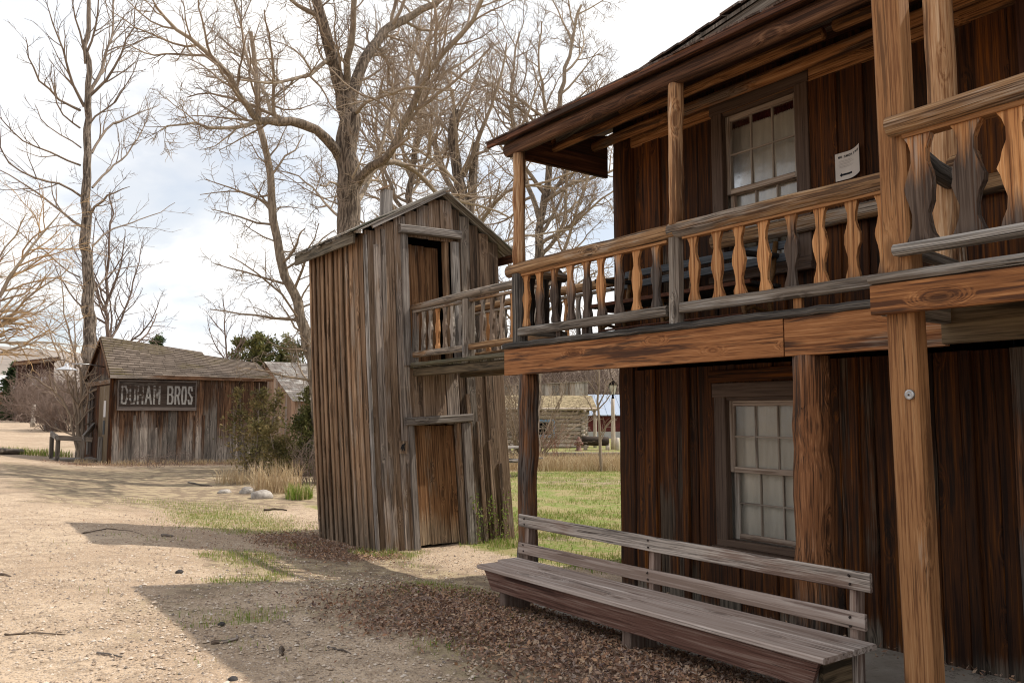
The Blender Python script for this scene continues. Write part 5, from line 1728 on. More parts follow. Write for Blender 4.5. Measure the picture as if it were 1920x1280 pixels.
# ================================================================ trees
class Tubes:
    def __init__(s): s.v, s.f, s.r, s.n = [], [], [], 0

    def tube(s, pts, rad, k):
        pts = np.asarray(pts, dtype=np.float64); rad = np.asarray(rad)
        m = len(pts)
        d = np.gradient(pts, axis=0); d /= (np.linalg.norm(d, axis=1, keepdims=True) + 1e-9)
        ref = np.array([.31, .95, .1]) if abs(d[0, 1]) < .9 else np.array([1., .1, .05])
        x = np.cross(d, ref); x /= (np.linalg.norm(x, axis=1, keepdims=True) + 1e-9)
        y = np.cross(d, x)
        a = np.arange(k) * 2 * math.pi / k
        ring = x[:, None] * np.cos(a)[None, :, None] + y[:, None] * np.sin(a)[None, :, None]
        v = pts[:, None] + ring * rad[:, None, None]
        i = np.arange(m - 1)[:, None] * k; j = np.arange(k)[None]; j2 = (j + 1) % k
        f = np.stack([i + j, i + j2, i + k + j2, i + k + j], -1).reshape(-1) + s.n
        s.v.append(v.reshape(-1, 3)); s.f.append(f); s.r.append(np.repeat(rad, k)); s.n += m * k

    def build(s, name, mat, parent):
        r = np.clip(np.sqrt(np.concatenate(s.r) / .30), 0, 1)
        return mesh_np(name, np.concatenate(s.v), np.concatenate(s.f), 4, mat, parent, smooth=True, rn=r)


def nrm(v): return v / (np.linalg.norm(v) + 1e-9)


class Tree:
    def __init__(s, seed, wig=.16, up=.05, ang=(.6, 1.1), ratio=(.3, .55), dens=(3.2, 4.5, 7, 9), maxlvl=3, twig=.0045, crook=.0, droop=0.0):
        s.g = np.random.default_rng(seed)
        s.T = Tubes(); s.Cn = Tubes()
        s.wig, s.up, s.ang, s.ratio, s.dens, s.maxlvl, s.twig, s.droop = wig, up, ang, ratio, dens, maxlvl, twig, droop

    def poly(s, p, d, L, r0, r1, lvl):
        seg = (.5, .34, .22, .16, .12)[min(lvl, 4)]
        n = max(3, min(12, int(L / seg)))
        pts = [p]; st = L / n
        w = s.wig * (1, 1.0, 1.2, 1.3, 1.3)[min(lvl, 4)]
        for i in range(n):
            d = nrm(d + s.g.normal(0, w, 3) + np.array([0, 0, s.up - s.droop * (lvl >= 2)]))
            p = p + d * st
            pts.append(p)
        return np.array(pts), np.linspace(r0, r1, n + 1)

    def emit(s, pts, rad, lvl):
        r = rad[0]
        k = 10 if r > .12 else 7 if r > .04 else 5 if r > .015 else 3
        (s.T if lvl <= 1 else s.Cn).tube(pts, rad, k)

    def spawn(s, pts, rad, lvl, t0=.15, t1=1.0, scale=1.0, dens=1.0, side=None):
        """children of a limb (lvl = level of the limb itself)"""
        if lvl >= s.maxlvl: return
        seg = np.linalg.norm(np.diff(pts, axis=0), axis=1); cum = np.concatenate([[0], np.cumsum(seg)]); L = cum[-1]
        n = int(round(s.dens[min(lvl, len(s.dens) - 1)] * dens * (t1 - t0) * (L if lvl < 2 else 1 + L * .5) ** (.9 if lvl < 2 else 1)))
        for i in range(n):
            t = t0 + (t1 - t0) * (i + s.g.random()) / max(1, n)
            x = t * L; q = min(len(pts) - 2, int(np.searchsorted(cum, x, 'right') - 1)); u = (x - cum[q]) / max(1e-6, seg[q])
            p = pts[q] * (1 - u) + pts[q + 1] * u; d = nrm(pts[q + 1] - pts[q]); rr = rad[q] * (1 - u) + rad[q + 1] * u
            perp = nrm(np.cross(d, s.g.normal(0, 1, 3)))
            a = s.g.uniform(*s.ang)
            nd = nrm(d * math.cos(a) + perp * math.sin(a))
            cl = (L * s.g.uniform(*s.ratio) * (1.15 - .6 * t)) * scale
            if lvl >= 1: cl = max(.22, min(cl, (3.2, 2.2, 1.0, .5)[min(lvl - 1, 3)]))
            cr = max(s.twig, min(rr * .62, cl * .018 + .003))
            cp, cd = s.poly(p, nd, cl, cr, max(s.twig * .6, cr * .3), lvl + 1)
            s.emit(cp, cd, lvl + 1)
            s.spawn(cp, cd, lvl + 1)

    def limb(s, pp, D, r0, r1, lvl=1, t0=.15, scale=1.0, dens=1.0, spawn=True, zg=None):
        """a limb surveyed in the photo: (x, y[, depth change]) points at about D metres"""
        P3 = []
        for q in pp:
            P3.append(np.array(at_d(q[0], q[1], D + (q[2] if len(q) > 2 else 0))))
        P3 = np.array(P3)
        if zg is not None: P3[0, 2] = ground_z(float(P3[0, 0]), float(P3[0, 1])) - .2
        # smooth (Catmull-Rom) with a little crookedness
        out_ = []
        n = len(P3)
        for i in range(n - 1):
            a, b, c, d = P3[max(0, i - 1)], P3[i], P3[i + 1], P3[min(n - 1, i + 2)]
            m = max(2, int(np.linalg.norm(c - b) / .35))
            for k in range(m):
                t = k / m
                out_.append(.5 * ((2 * b) + (-a + c) * t + (2 * a - 5 * b + 4 * c - d) * t * t + (-a + 3 * b - 3 * c + d) * t ** 3))
        out_.append(P3[-1]); out_ = np.array(out_)
        out_[1:-1] += s.g.normal(0, .02 + r0 * .06, out_[1:-1].shape)
        rad = np.linspace(r0, r1, len(out_)) * (1 + s.g.normal(0, .03, len(out_)))
        s.emit(out_, rad, min(lvl, 1))
        if spawn: s.spawn(out_, rad, lvl, t0, 1.0, scale, dens)
        return out_, rad

    def finish(s, name, label, group=None, mats=None, base=None, cat='tree'):
        allv = np.concatenate(s.T.v); b = allv[np.argmin(allv[:, 2])]
        th = thing(name, label, cat, tuple(float(x) for x in b), group)
        s.T.build('trunk', mats[0], th)
        if s.Cn.v: s.Cn.build('crown', mats[1], th)
        return th


def bark_mat(name, thick_d, thick_l, thin, thin2=None, furrow=1.0):
    t = NT(name).set(.9, .15)
    rn = t.attr("rn").outputs["Fac"]
    geo = t.n.new("ShaderNodeNewGeometry"); P = geo.outputs["Position"]
    a = t.noise(t.vmul(P, (22, 22, 2.6)), 1.0, 5, .65, .8)
    b = t.noise(P, 1.6, 4, .6)
    th = t.mix(t.step(a, .40, .62), thick_d, thick_l)
    tn = t.mix(t.step(b, .35, .65), thin, thin2 or tuple(x * .75 for x in thin))
    c = t.mix(t.step(rn, .22, .72), tn, th)
    t.color(c)
    t.bump(a, .9 * furrow, .03)
    return t.m


M['cw_bark'] = bark_mat('cottonwood_bark', (.06, .045, .035), (.26, .205, .16), (.46, .38, .29), (.34, .265, .2))
M['cw_twig'] = bark_mat('cottonwood_twigs', (.10, .078, .06), (.25, .195, .15), (.40, .315, .235), (.27, .205, .155))
M['dead_bark'] = bark_mat('grey_dead_bark', (.05, .038, .03), (.30, .245, .20), (.29, .23, .185), (.2, .155, .125))
M['pale_bark'] = bark_mat('pale_aspen_bark', (.13, .10, .075), (.33, .27, .21), (.36, .28, .21), (.26, .2, .15))
M['willow_twig'] = bark_mat('orange_willow_twigs', (.10, .07, .045), (.2, .145, .09), (.50, .33, .17), (.38, .26, .15))
M['grey_twig'] = bark_mat('grey_brown_twigs', (.08, .06, .05), (.17, .135, .115), (.235, .175, .145), (.17, .125, .105))

# --- the big cottonwood behind the outhouse
T = Tree(3, wig=.15, up=.05, dens=(1.6, 3.9, 5.4, 5.2), maxlvl=4, twig=.0056, ratio=(.26, .52))
D = 19.5
T.limb([(664, 900), (662, 760), (657, 600), (655, 480), (656, 360), (655, 260), (648, 170)], D, .34, .25, 0, t0=.72, dens=.5, scale=.5, zg=1)
T.limb([(648, 190), (630, 120, -.3), (608, 50, -.6), (588, -30, -.8), (575, -120, -1)], D, 0.164, 0.086, 1, t0=.1)
T.limb([(652, 220), (672, 140, .2), (705, 75, .6), (755, 35, 1), (815, 5, 1.4), (870, -60, 1.8)], D, 0.156, 0.062, 1, t0=.15)
T.limb([(648, 170), (652, 110, -.5), (660, 50, -.9), (668, -60, -1.2)], D, 0.094, 0.055, 1, t0=.1)
T.limb([(668, 345), (695, 312, -.5), (733, 288, -1), (758, 232, -1.4), (790, 165, -1.8), (835, 98, -2.2), (885, 40, -2.6), (925, -40, -3)], D, 0.117, 0.039, 1, t0=.22)
T.limb([(668, 352), (700, 315, .6), (742, 302, 1.0), (785, 325, 1.6), (815, 355, 2), (850, 375, 2.4), (900, 385, 2.8), (960, 410, 3.2)], D, 0.094, 0.023, 1, t0=.25)
T.limb([(640, 300), (610, 258, -.4), (570, 234, -.7), (520, 228, -1), (488, 225, -1.2), (462, 195, -1.5), (430, 145, -1.8), (385, 95, -2), (335, 55, -2.2), (290, 10, -2.4)], D, 0.133, 0.023, 1, t0=.28, dens=1.25)
T.limb([(488, 225, -1.2), (440, 240, -1.6), (390, 236, -2), (345, 230, -2.3), (300, 245, -2.6)], D, 0.047, 0.012, 1, t0=.05, dens=1.3)
T.limb([(520, 226, -1), (500, 180, -.6), (470, 120, -.2), (455, 60, .2), (430, -20, .5)], D, 0.047, 0.016, 1, t0=.1, dens=1.2)
T.limb([(615, 112, -.4), (580, 138, -.9), (545, 150, -1.4), (500, 158, -1.9), (450, 150, -2.2)], D, 0.055, 0.016, 1, t0=.2, dens=1.1)
T.limb([(600, 30, -.6), (560, 10, -1), (520, -20, -1.4)], D, 0.070, 0.023, 1, t0=.2)
T.limb([(640, 350), (620, 345, -.7), (600, 347, -1.2)], D, 0.035, 0.016, 1, t0=.3)
T.limb([(660, 215), (690, 190, -1), (735, 175, -1.8), (790, 160, -2.2), (850, 170, -2.4)], D, 0.055, 0.016, 1, t0=.2, dens=1.1)
T.limb([(657, 390), (690, 345, 1), (735, 210, 2), (770, 130, 2.6), (790, 30, 3)], D, 0.062, 0.023, 1, t0=.2)
T.limb([(650, 420), (600, 370, 1.3), (560, 330, 2.2), (520, 320, 2.8)], D, 0.039, 0.012, 1, t0=.2)
T.finish('cottonwood_tree', 'biggest bare cottonwood with a thick furrowed trunk behind the outhouse', None, (M['cw_bark'], M['cw_twig']))

# --- slender leaning cottonwood, left of the big one
T = Tree(8, wig=.15, up=-.005, dens=(3.4, 5.0, 6.5), maxlvl=3, twig=.006, ratio=(.22, .42), ang=(.8, 1.35))
D = 21.5
T.limb([(600, 830), (592, 720), (577, 650), (562, 595), (548, 545), (528, 485), (514, 410), (503, 335), (492, 262), (484, 200), (480, 130), (470, 60)], D, .19, .05, 0, t0=.18, dens=1.4, scale=.5, zg=1)
T.limb([(565, 605), (530, 555, -.6), (480, 510, -1.2), (430, 480, -1.6)], D, .035, .01, 1, t0=.1)
T.limb([(512, 400), (480, 368, .5), (430, 358, .9), (375, 365, 1.2)], D, .035, .01, 1, t0=.2, dens=.5)
T.finish('cottonwood_tree', 'slender leaning pale cottonwood left of the outhouse roof', None, (M['pale_bark'], M['cw_twig']))

# --- tall dead tree by the shed
T = Tree(15, wig=.10, up=.05, dens=(.9, 2.9, 3.0), maxlvl=3, twig=.007, ratio=(.24, .5), ang=(.35, .8))
D = 30.5
T.limb([(158, 880), (163, 760), (167, 640), (163, 520), (160, 420), (162, 330), (162, 240), (164, 160), (163, 90), (166, 30), (170, -60)], D, .26, .05, 0, t0=.97, dens=.2, scale=.3, zg=1)
for pp, r_, dn_ in (([(153, 425), (100, 385), (50, 348), (0, 320), (-40, 300)], .07, .8), ([(152, 368), (110, 343), (62, 335), (20, 305), (0, 272), (2, 240)], .06, .8),
                    ([(151, 310), (95, 287), (42, 265), (10, 232), (-10, 205)], .055, .8), ([(152, 277), (112, 252), (77, 222), (65, 195)], .04, .8),
                    ([(172, 398), (190, 375), (215, 360), (243, 350)], .075, .15), ([(173, 462), (212, 430), (262, 412), (300, 398), (328, 380)], .05, .3),
                    ([(178, 545), (205, 512), (245, 500), (287, 497)], .05, .5), ([(173, 352), (202, 318), (238, 288), (266, 245), (280, 215), (272, 180)], .06, .9),
                    ([(172, 287), (200, 243), (235, 225), (280, 203), (300, 195)], .07, 1.0), ([(150, 207), (112, 187), (75, 150), (55, 110), (48, 70)], .07, 1.3),
                    ([(158, 200), (130, 140), (118, 95), (100, 45), (85, 0)], .08, 1.4), ([(165, 190), (190, 130), (208, 75), (214, 10), (216, -60)], .10, 1.4),
                    ([(168, 180), (200, 150), (228, 100), (248, 50), (258, 0)], .08, 1.4), ([(160, 120), (150, 60), (140, 10), (138, -50)], .06, 1.3),
                    ([(150, 520), (108, 490), (60, 452), (0, 410)], .04, .5), ([(170, 230), (215, 190), (250, 140), (262, 90)], .05, 1.2), ([(162, 100), (180, 50), (185, 0), (195, -60)], .06, 1.3),
                    ([(150, 240), (118, 215), (100, 170), (96, 120)], .05, 1.2)):
    T.limb([(x, y, (i * .5 if k_ % 2 else -i * .5)) for k_ in (int(pp[0][0] + pp[-1][1]),) for i, (x, y) in enumerate(pp)], D, r_ * .68, .010, 1, t0=.12, dens=dn_)
T.finish('dead_tree', 'tall nearly bare dead tree standing behind the left end of the shed', None, (M['dead_bark'], M['dead_bark']))

# --- trees behind, right of the big cottonwood
T = Tree(22, wig=.16, up=.04, dens=(1.6, 3.0, 4.6, 4.6), maxlvl=4, twig=.0064, ratio=(.3, .55))
D = 24
T.limb([(884, 820), (882, 700), (880, 560), (874, 450), (870, 380), (852, 300), (850, 250), (858, 208)], D, .30, .13, 0, t0=.5, dens=1.1, scale=.8, zg=1)
T.limb([(880, 410), (888, 340), (893, 268)], D, .14, .12, 0, t0=.3, dens=.6)
T.limb([(872, 400), (830, 320, .6), (805, 250, 1), (790, 190, 1.3), (770, 100, 1.6)], D, .10, .03, 1, t0=.15)
T.limb([(885, 440), (930, 380, -.6), (975, 350, -1), (1030, 340, -1.4), (1090, 320, -1.8)], D, .07, .02, 1, t0=.15)
T.limb([(882, 480), (935, 455, .6), (1000, 440, 1), (1070, 430, 1.5)], D, .06, .02, 1, t0=.15)
T.limb([(868, 330), (900, 250, -.6), (930, 170, -1), (950, 80, -1.4)], D, .08, .02, 1, t0=.15)
T.limb([(865, 350), (812, 300, -.8), (760, 270, -1.4), (700, 265, -1.8)], D, .06, .02, 1, t0=.15)
T.finish('cottonwood_tree', 'cottonwood with two broken off trunk tops showing above the outhouse ridge', None, (M['cw_bark'], M['cw_twig']))

T = Tree(31, wig=.14, up=.06, dens=(1.8, 3.1, 4.8, 4.8), maxlvl=4, twig=.0064, ratio=(.3, .5))
D = 27
T.limb([(1000, 800), (1005, 640), (1010, 520), (1012, 430), (1025, 350), (1038, 260), (1050, 195), (1062, 130), (1078, 60), (1090, 10)], D, .25, .04, 0, t0=.3, dens=1.3, scale=.65, zg=1)
T.limb([(1015, 420), (985, 330, .6), (965, 240, 1), (960, 150, 1.2), (975, 60, 1.4)], D, .10, .03, 1, t0=.12)
T.limb([(1035, 275), (1075, 250, -.4), (1110, 262, -.8), (1150, 265, -1), (1190, 250, -1.4)], D, .06, .015, 1, t0=.15, dens=1.2)
T.limb([(1020, 380), (1065, 320, .5), (1100, 240, .8), (1120, 150, 1)], D, .08, .02, 1, t0=.12, dens=1.2)
T.limb([(1012, 460), (1060, 430, -.5), (1110, 390, -1), (1160, 350, -1.3)], D, .07, .02, 1, t0=.12, dens=1.1)
T.limb([(1040, 250), (1020, 180, -.6), (1010, 110, -1), (1015, 40, -1.4)], D, .06, .02, 1, t0=.12, dens=1.2)
T.limb([(1008, 600), (1060, 560, -.8), (1100, 520, -1.4), (1150, 500, -1.8)], D, .05, .015, 1, t0=.12, dens=1.2)
T.limb([(1006, 640), (960, 600, -.8), (930, 560, -1.4), (920, 500, -1.8)], D, .05, .015, 1, t0=.12, dens=1.2)
T.finish('cottonwood_tree', 'bare cottonwood rising behind the left end of the hotel porch', None, (M['cw_bark'], M['cw_twig']))

T = Tree(44, wig=.15, up=.05, dens=(1.8, 2.6, 4.2, 4.2), maxlvl=4, twig=.0072, ratio=(.3, .5))
D = 33
T.limb([(770, 800), (765, 600), (760, 480), (765, 400), (775, 300), (790, 220), (800, 120), (815, 20)], D, .26, .05, 0, t0=.25, dens=1.8, scale=.6, zg=1)
T.limb([(765, 420), (725, 330, .8), (705, 250, 1.2), (715, 150, 1.6)], D, .10, .03, 1)
T.limb([(770, 340), (830, 280, .8), (870, 200, 1.2), (905, 110, 1.6)], D, .10, .03, 1)
T.limb([(766, 440), (820, 410, -.8), (880, 400, -1.2), (940, 360, -1.6)], D, .08, .02, 1)
T.finish('cottonwood_tree', 'farther cottonwood filling the sky between the big trunk and the porch', None, (M['cw_bark'], M['cw_twig']))

# --- smaller trees
def small_tree(seed, label, D, trunk, limbs, r0, mats, name='bare_tree', dens=(2.4, 3.5, 4), twig=.006, wig=.14, up=.06, maxlvl=3, group=None, droop=0.0, ang=(.45, 1.0)):
    T = Tree(seed, wig=wig, up=up, dens=dens, maxlvl=maxlvl, twig=twig, ratio=(.25, .48), droop=droop, ang=ang)
    T.limb(trunk, D, r0, r0 * .2, 0, t0=.25, dens=1.0, scale=.7, zg=1)
    for l in limbs: T.limb(l, D, r0 * .45, r0 * .08, 1, t0=.1)
    return T.finish(name, label, group, mats)


small_tree(51, 'small bare tree with upright grey stems right of the tall dead tree', 35, [(205, 840), (206, 700), (200, 580), (203, 480), (210, 400), (205, 360)],
           [[(205, 640), (235, 580, .5), (255, 510, .8), (270, 440, 1)], [(203, 600), (180, 540), (172, 470), (178, 410)], [(206, 680), (250, 640, -.5), (285, 600, -1), (300, 560, -1.3)], [(204, 560), (225, 500, -.5), (235, 430, -.8)]], .12, (M['grey_twig'], M['grey_twig']), twig=.008, dens=(3.0, 4.2, 4))
small_tree(52, 'faint thin bare tree above the lower roof of the shed', 42, [(428, 840), (427, 720), (424, 650), (420, 590), (418, 550)],
           [[(426, 690), (450, 640), (460, 590)], [(425, 680), (400, 640), (388, 590)]], .09, (M['grey_twig'], M['grey_twig']), twig=.007, dens=(3.2, 4, 3))
# pale shrub-like tree left of the shed
T = Tree(57, wig=.2, up=.05, dens=(2.6, 3.8, 4), maxlvl=3, twig=.006, ratio=(.25, .5))
D = 28.6
for pp in ([(150, 850), (147, 780), (140, 700), (142, 640), (138, 590)], [(150, 850), (140, 760), (120, 690), (100, 640), (85, 600)], [(150, 860), (130, 780), (95, 730), (70, 710), (50, 700)], [(152, 850), (155, 760), (150, 690), (128, 620), (118, 560), (112, 500)]):
    T.limb(pp, D, .055, .012, 1, t0=.2, zg=1 if pp[0][1] == 850 else 1)
T.finish('bare_tree', 'tangled pale stemmed small tree leaning left of the shed', None, (M['pale_bark'], M['pale_bark']))
# golden willow at the left edge
T = Tree(61, wig=.14, up=.01, dens=(2.2, 4.6, 6.5), maxlvl=3, twig=.006, ratio=(.28, .5), ang=(.4, .9), droop=.05)
D = 25
for pp in ([(-90, 860), (-80, 720), (-55, 640), (-20, 580), (20, 520), (60, 460), (95, 425), (115, 395)], [(-80, 720), (-50, 660), (0, 643), (50, 640), (95, 622), (140, 590)], [(-70, 680), (-40, 560), (-10, 490), (30, 440), (50, 400)],
           [(-60, 640), (0, 610), (50, 560), (95, 530), (130, 500)], [(-70, 690), (-20, 670), (40, 648), (100, 640), (150, 650)], [(-60, 650), (-30, 600), (10, 580), (60, 590), (110, 560)], [(-70, 690), (-60, 560), (-50, 460), (-20, 420)]):
    T.limb(pp, D, .11 if pp[0][1] > 800 else .05, .01, 1, t0=.3 if pp[0][1] > 800 else .15, dens=1.15, zg=1 if pp[0][1] > 800 else None)
T.finish('willow_tree', 'golden orange twigged willow reaching in from the left edge', None, (M['cw_bark'], M['willow_twig']))


# --- bare shrubs
def shrub(name, label, px, py, D, hpx, wpx, n, seed, mat, group=None, r_=.012, cat='shrub', wig=.2):
    T = Tree(seed, wig=wig, up=.03, dens=(2.4, 3.0, 3.4), maxlvl=3, twig=.006 * D / 30, ratio=(.3, .6), ang=(.4, 1.0))
    c = np.array(at_d(px, py, D)); c[2] = ground_z(float(c[0]), float(c[1])) - .05
    Hh = hpx * D / 1556; Wd = wpx * D / 1556 / 2
    for i in range(n):
        a = T.g.uniform(0, 6.283); rr = Wd * math.sqrt(T.g.random()) * .8
        p = c + np.array([math.cos(a) * rr * .75, math.sin(a) * rr * .75, 0])
        d = nrm(np.array([math.cos(a) * rr / Wd * .75, math.sin(a) * rr / Wd * .75, 1.0]))
        k = Hh * T.g.uniform(.65, 1.05) * (1 - .3 * (rr / Wd) ** 2)
        cp, cd = T.poly(p, d, k, r_, r_ * .3, 1)
        T.emit(cp, cd, 1); T.spawn(cp, cd, 1, .1)
    th = thing(name, label, cat, tuple(float(x) for x in c), group)
    T.T.build('stem', mat, th); T.Cn.build('twigs', mat, th)


M['brown_twig'] = bark_mat('brown_shrub_twigs', (.10, .07, .06), (.16, .12, .10), (.27, .20, .165), (.19, .14, .115))
G_ = 'bare shrubs along the road'
shrub('bare_shrub', 'tallest brown bare shrub at the roadside in front of the dark house', 90, 790, 74, 92, 140, 110, 71, M['brown_twig'], G_, .03)
shrub('bare_shrub', 'brown bare shrub growing round the pale boulder at the roadside', 122, 800, 55, 92, 110, 100, 72, M['brown_twig'], G_, .025)
shrub('bare_shrub', 'smallest and farthest brown shrub near the left edge beyond the road', 45, 780, 92, 52, 70, 60, 73, M['brown_twig'], G_, .03)
shrub('bare_shrub', 'low twiggy shrub behind the straw clump left of the outhouse', 585, 905, 19, 100, 70, 34, 74, M['brown_twig'], None, .010)
shrub('willow_thicket', 'pale leafless willow thicket seen under the footbridge beyond the lawn', 985, 860, 30, 170, 120, 40, 75, M['pale_bark'], None, .03, wig=.16)
shrub('brush_pile', 'dry grey brush along the foot of the sign wall of the shed', 300, 868, 25.2, 26, 200, 40, 76, M['grey_twig'], None, .008, wig=.3)
shrub('red_stem_shrub', 'thin reddish stems standing in the dry grass before the log cabin', 1030, 872, 26, 95, 110, 12, 77, bark_mat('red_stems', (.2, .1, .07), (.26, .14, .1), (.34, .19, .14)), None, .008)


# --- junipers and conifers: sprays of small scale-leaf faces on a branch frame
def foliage_mat(name, cols):
    return var_mat(name, cols, .75, .2, .15)


M['juniper'] = foliage_mat('juniper_green', [(.045, .05, .018), (.085, .09, .03), (.14, .14, .045), (.2, .175, .07)])
M['juniper_dry'] = foliage_mat('browning_juniper', [(.07, .065, .025), (.14, .12, .045), (.22, .175, .07), (.33, .235, .11)])
M['spruce'] = foliage_mat('spruce_green', [(.018, .03, .012), (.035, .06, .022), (.06, .09, .03), (.09, .11, .04)])


def conifer(name, label, px, py, D, h, w_, n, seed, fmat, spire=1.0, leaf=.09, group=None, loose=.3, stems=1, cat='tree'):
    g = np.random.default_rng(seed)
    c = np.array(at_d(px, py, D)); c[2] = ground_z(float(c[0]), float(c[1]))
    T = Tubes(); pts = []; dirs = []
    for s_ in range(stems):
        off = g.normal(0, w_ * .22, 2) if stems > 1 else np.zeros(2)
        hh = h * (1 if s_ == 0 else g.uniform(.55, .95))
        p0 = c + np.array([off[0] * .4, off[1] * .4, -.1]); p1 = c + np.array([off[0], off[1], hh])
        k = 8
        ax = np.array([p0 + (p1 - p0) * i / k + np.append(g.normal(0, .02 * hh / 4, 2), 0) * (i > 0) for i in range(k + 1)])
        T.tube(ax, np.linspace(.03 * hh / 3 + .02, .008, k + 1), 6)
        nb = int(26 * hh / leaf / 22)
        nb = max(26, min(nb, 120))
        for b in range(nb):
            t = g.uniform(.04, .98) ** .9
            R = w_ / (1.0 if stems == 1 else 1.6) * ((1 - t) ** (.75 * spire) * .5 + .03) * g.uniform(.6, 1.25) * min(1, .35 + t * 5)
            a = g.uniform(0, 6.283); tilt = g.uniform(.05, .75) if stems > 1 or loose > .25 else g.uniform(-.25, .3)
            o = p0 + (p1 - p0) * t
            d = nrm(np.array([math.cos(a), math.sin(a), tilt]))
            e = o + d * R
            T.tube(np.array([o, (o + e) / 2 + g.normal(0, .03, 3), e]), np.array([.012, .008, .003]) * (hh / 4 + .4), 3)
            m = max(4, int(n / nb / stems))
            u = g.uniform(.2, 1.08, m)
            q = o + d * (R * u)[:, None] + g.normal(0, loose * R * .28 + leaf * .5, (m, 3))
            pts.append(q); dirs.append(np.repeat(d[None], m, 0))
    pts = np.concatenate(pts); dirs = np.concatenate(dirs)
    m = len(pts)
    dd = dirs + g.normal(0, .55, (m, 3)); dd[:, 2] += .2; dd /= np.linalg.norm(dd, axis=1, keepdims=True)
    sd_ = np.cross(dd, g.normal(0, 1, (m, 3))); sd_ /= np.linalg.norm(sd_, axis=1, keepdims=True)
    ln_ = leaf * g.uniform(.6, 1.6, (m, 1)); wd = ln_ * g.uniform(.12, .26, (m, 1))
    v = np.stack([pts - sd_ * wd, pts + dd * ln_ * .5 - sd_ * wd * 1.0, pts + dd * ln_, pts + dd * ln_ * .4 + sd_ * wd * 1.3], 1).reshape(-1, 3)
    th = thing(name, label, cat, tuple(float(x) for x in c), group)
    T.build('trunk', M['dead_bark'], th)
    # tone varies clump by clump so the crown shows light and dark sprays
    rn_ = np.clip(np.repeat(np.array([.5 + .55 * mnoise.noise(V(p_) * (2.2 if leaf < .12 else 1.0)) for p_ in pts]) + g.normal(0, .16, m), 4), 0, 1)
    mesh_np('foliage', v, np.arange(m * 4), 4, fmat, th, rn=rn_)


conifer('juniper', 'browning juniper bush against the right end of the shed', 474, 885, 22.5, 2.3, 1.8, 5200, 81, M['juniper_dry'], 1.0, .07, None, .65, 4, 'shrub')
conifer('juniper', 'dark green juniper close to the left wall of the outhouse', 585, 890, 21.5, 2.35, 1.7, 11000, 82, M['juniper'], .9, .065, None, .6, 5, 'shrub')
conifer('juniper', 'small yellow green bush behind the straw clump', 540, 890, 21.5, 1.1, 1.7, 7000, 83, M['juniper_dry'], .6, .05, None, .5, 4, 'shrub')
conifer('conifer_tree', 'leftmost of the three conifers rising behind the shed roof', 474, 800, 66, 7.2, 3.8, 11000, 84, M['juniper'], .55, .22, None, .3, 3)
conifer('conifer_tree', 'tallest of the three conifers rising behind the shed roof', 512, 800, 64, 8.1, 5.0, 16000, 85, M['juniper'], .5, .22, None, .3, 4)
conifer('conifer_tree', 'conifer partly hidden by the leaning cottonwood trunk', 556, 800, 66, 6.6, 3.8, 10000, 86, M['juniper'], .55, .22, None, .3, 3)
conifer('conifer_tree', 'single dark conifer tip above the middle of the shed ridge', 290, 790, 90, 9.4, 3.2, 4500, 87, M['spruce'], .9, .26, None, .2)
conifer('spruce_tree', 'green spruce in front of the dark house at the far left', 27, 770, 92, 5.4, 4.2, 7000, 88, M['spruce'], 1.0, .28, None, .2)
# young bare tree on the lawn edge
small_tree(90, 'young slender bare tree standing in the dry grass before the street lamp', 24, [(1125, 890), (1124, 820), (1122, 750), (1121, 690), (1124, 620)],
           [[(1124, 830), (1138, 800), (1150, 785)], [(1123, 790), (1100, 750), (1085, 735)], [(1122, 760), (1140, 720), (1156, 705)]], .055, (M['pale_bark'], M['pale_bark']), twig=.005)
# vines at the outhouse foot
for (x0, lb, hz) in ((5.93, 'tall green vine climbing the outhouse right of the lower door', .62), (6.20, 'green vine at the right foot of the outhouse wall', .60)):
    g = np.random.default_rng(int(x0 * 100)); T = Tubes(); lv = []
    for k in range(3):
        p = np.array([x0 + g.normal(0, .04), OY0 - .07, 0.0]); pl = [p]
        for i in range(10):
            p = p + np.array([g.normal(0, .018), g.normal(0, .004), hz / 10 * g.uniform(.7, 1.2)]); pl.append(p)
            for q in range(5): lv.append(p + g.normal(0, .022, 3) - np.array([0, .012, 0]))
        T.tube(np.array(pl), np.linspace(.004, .002, 11), 4)
    th = thing('vine', lb, 'vine', (x0, OY0 - .07, 0))
    T.build('stem', M['pale_bark'], th)
    lv = np.array(lv); m = len(lv)
    dd = g.normal(0, 1, (m, 3)); dd /= np.linalg.norm(dd, axis=1, keepdims=True)
    s2 = np.cross(dd, g.normal(0, 1, (m, 3))); s2 /= np.linalg.norm(s2, axis=1, keepdims=True)
    l_ = g.uniform(.010, .022, (m, 1))
    v = np.stack([lv - dd * l_, lv - s2 * l_ * .5, lv + dd * l_, lv + s2 * l_ * .5], 1).reshape(-1, 3)
    mesh_np('leaves', v, np.arange(m * 4), 4, M['grass'], th, rn=np.repeat(g.uniform(0, .6, m), 4))

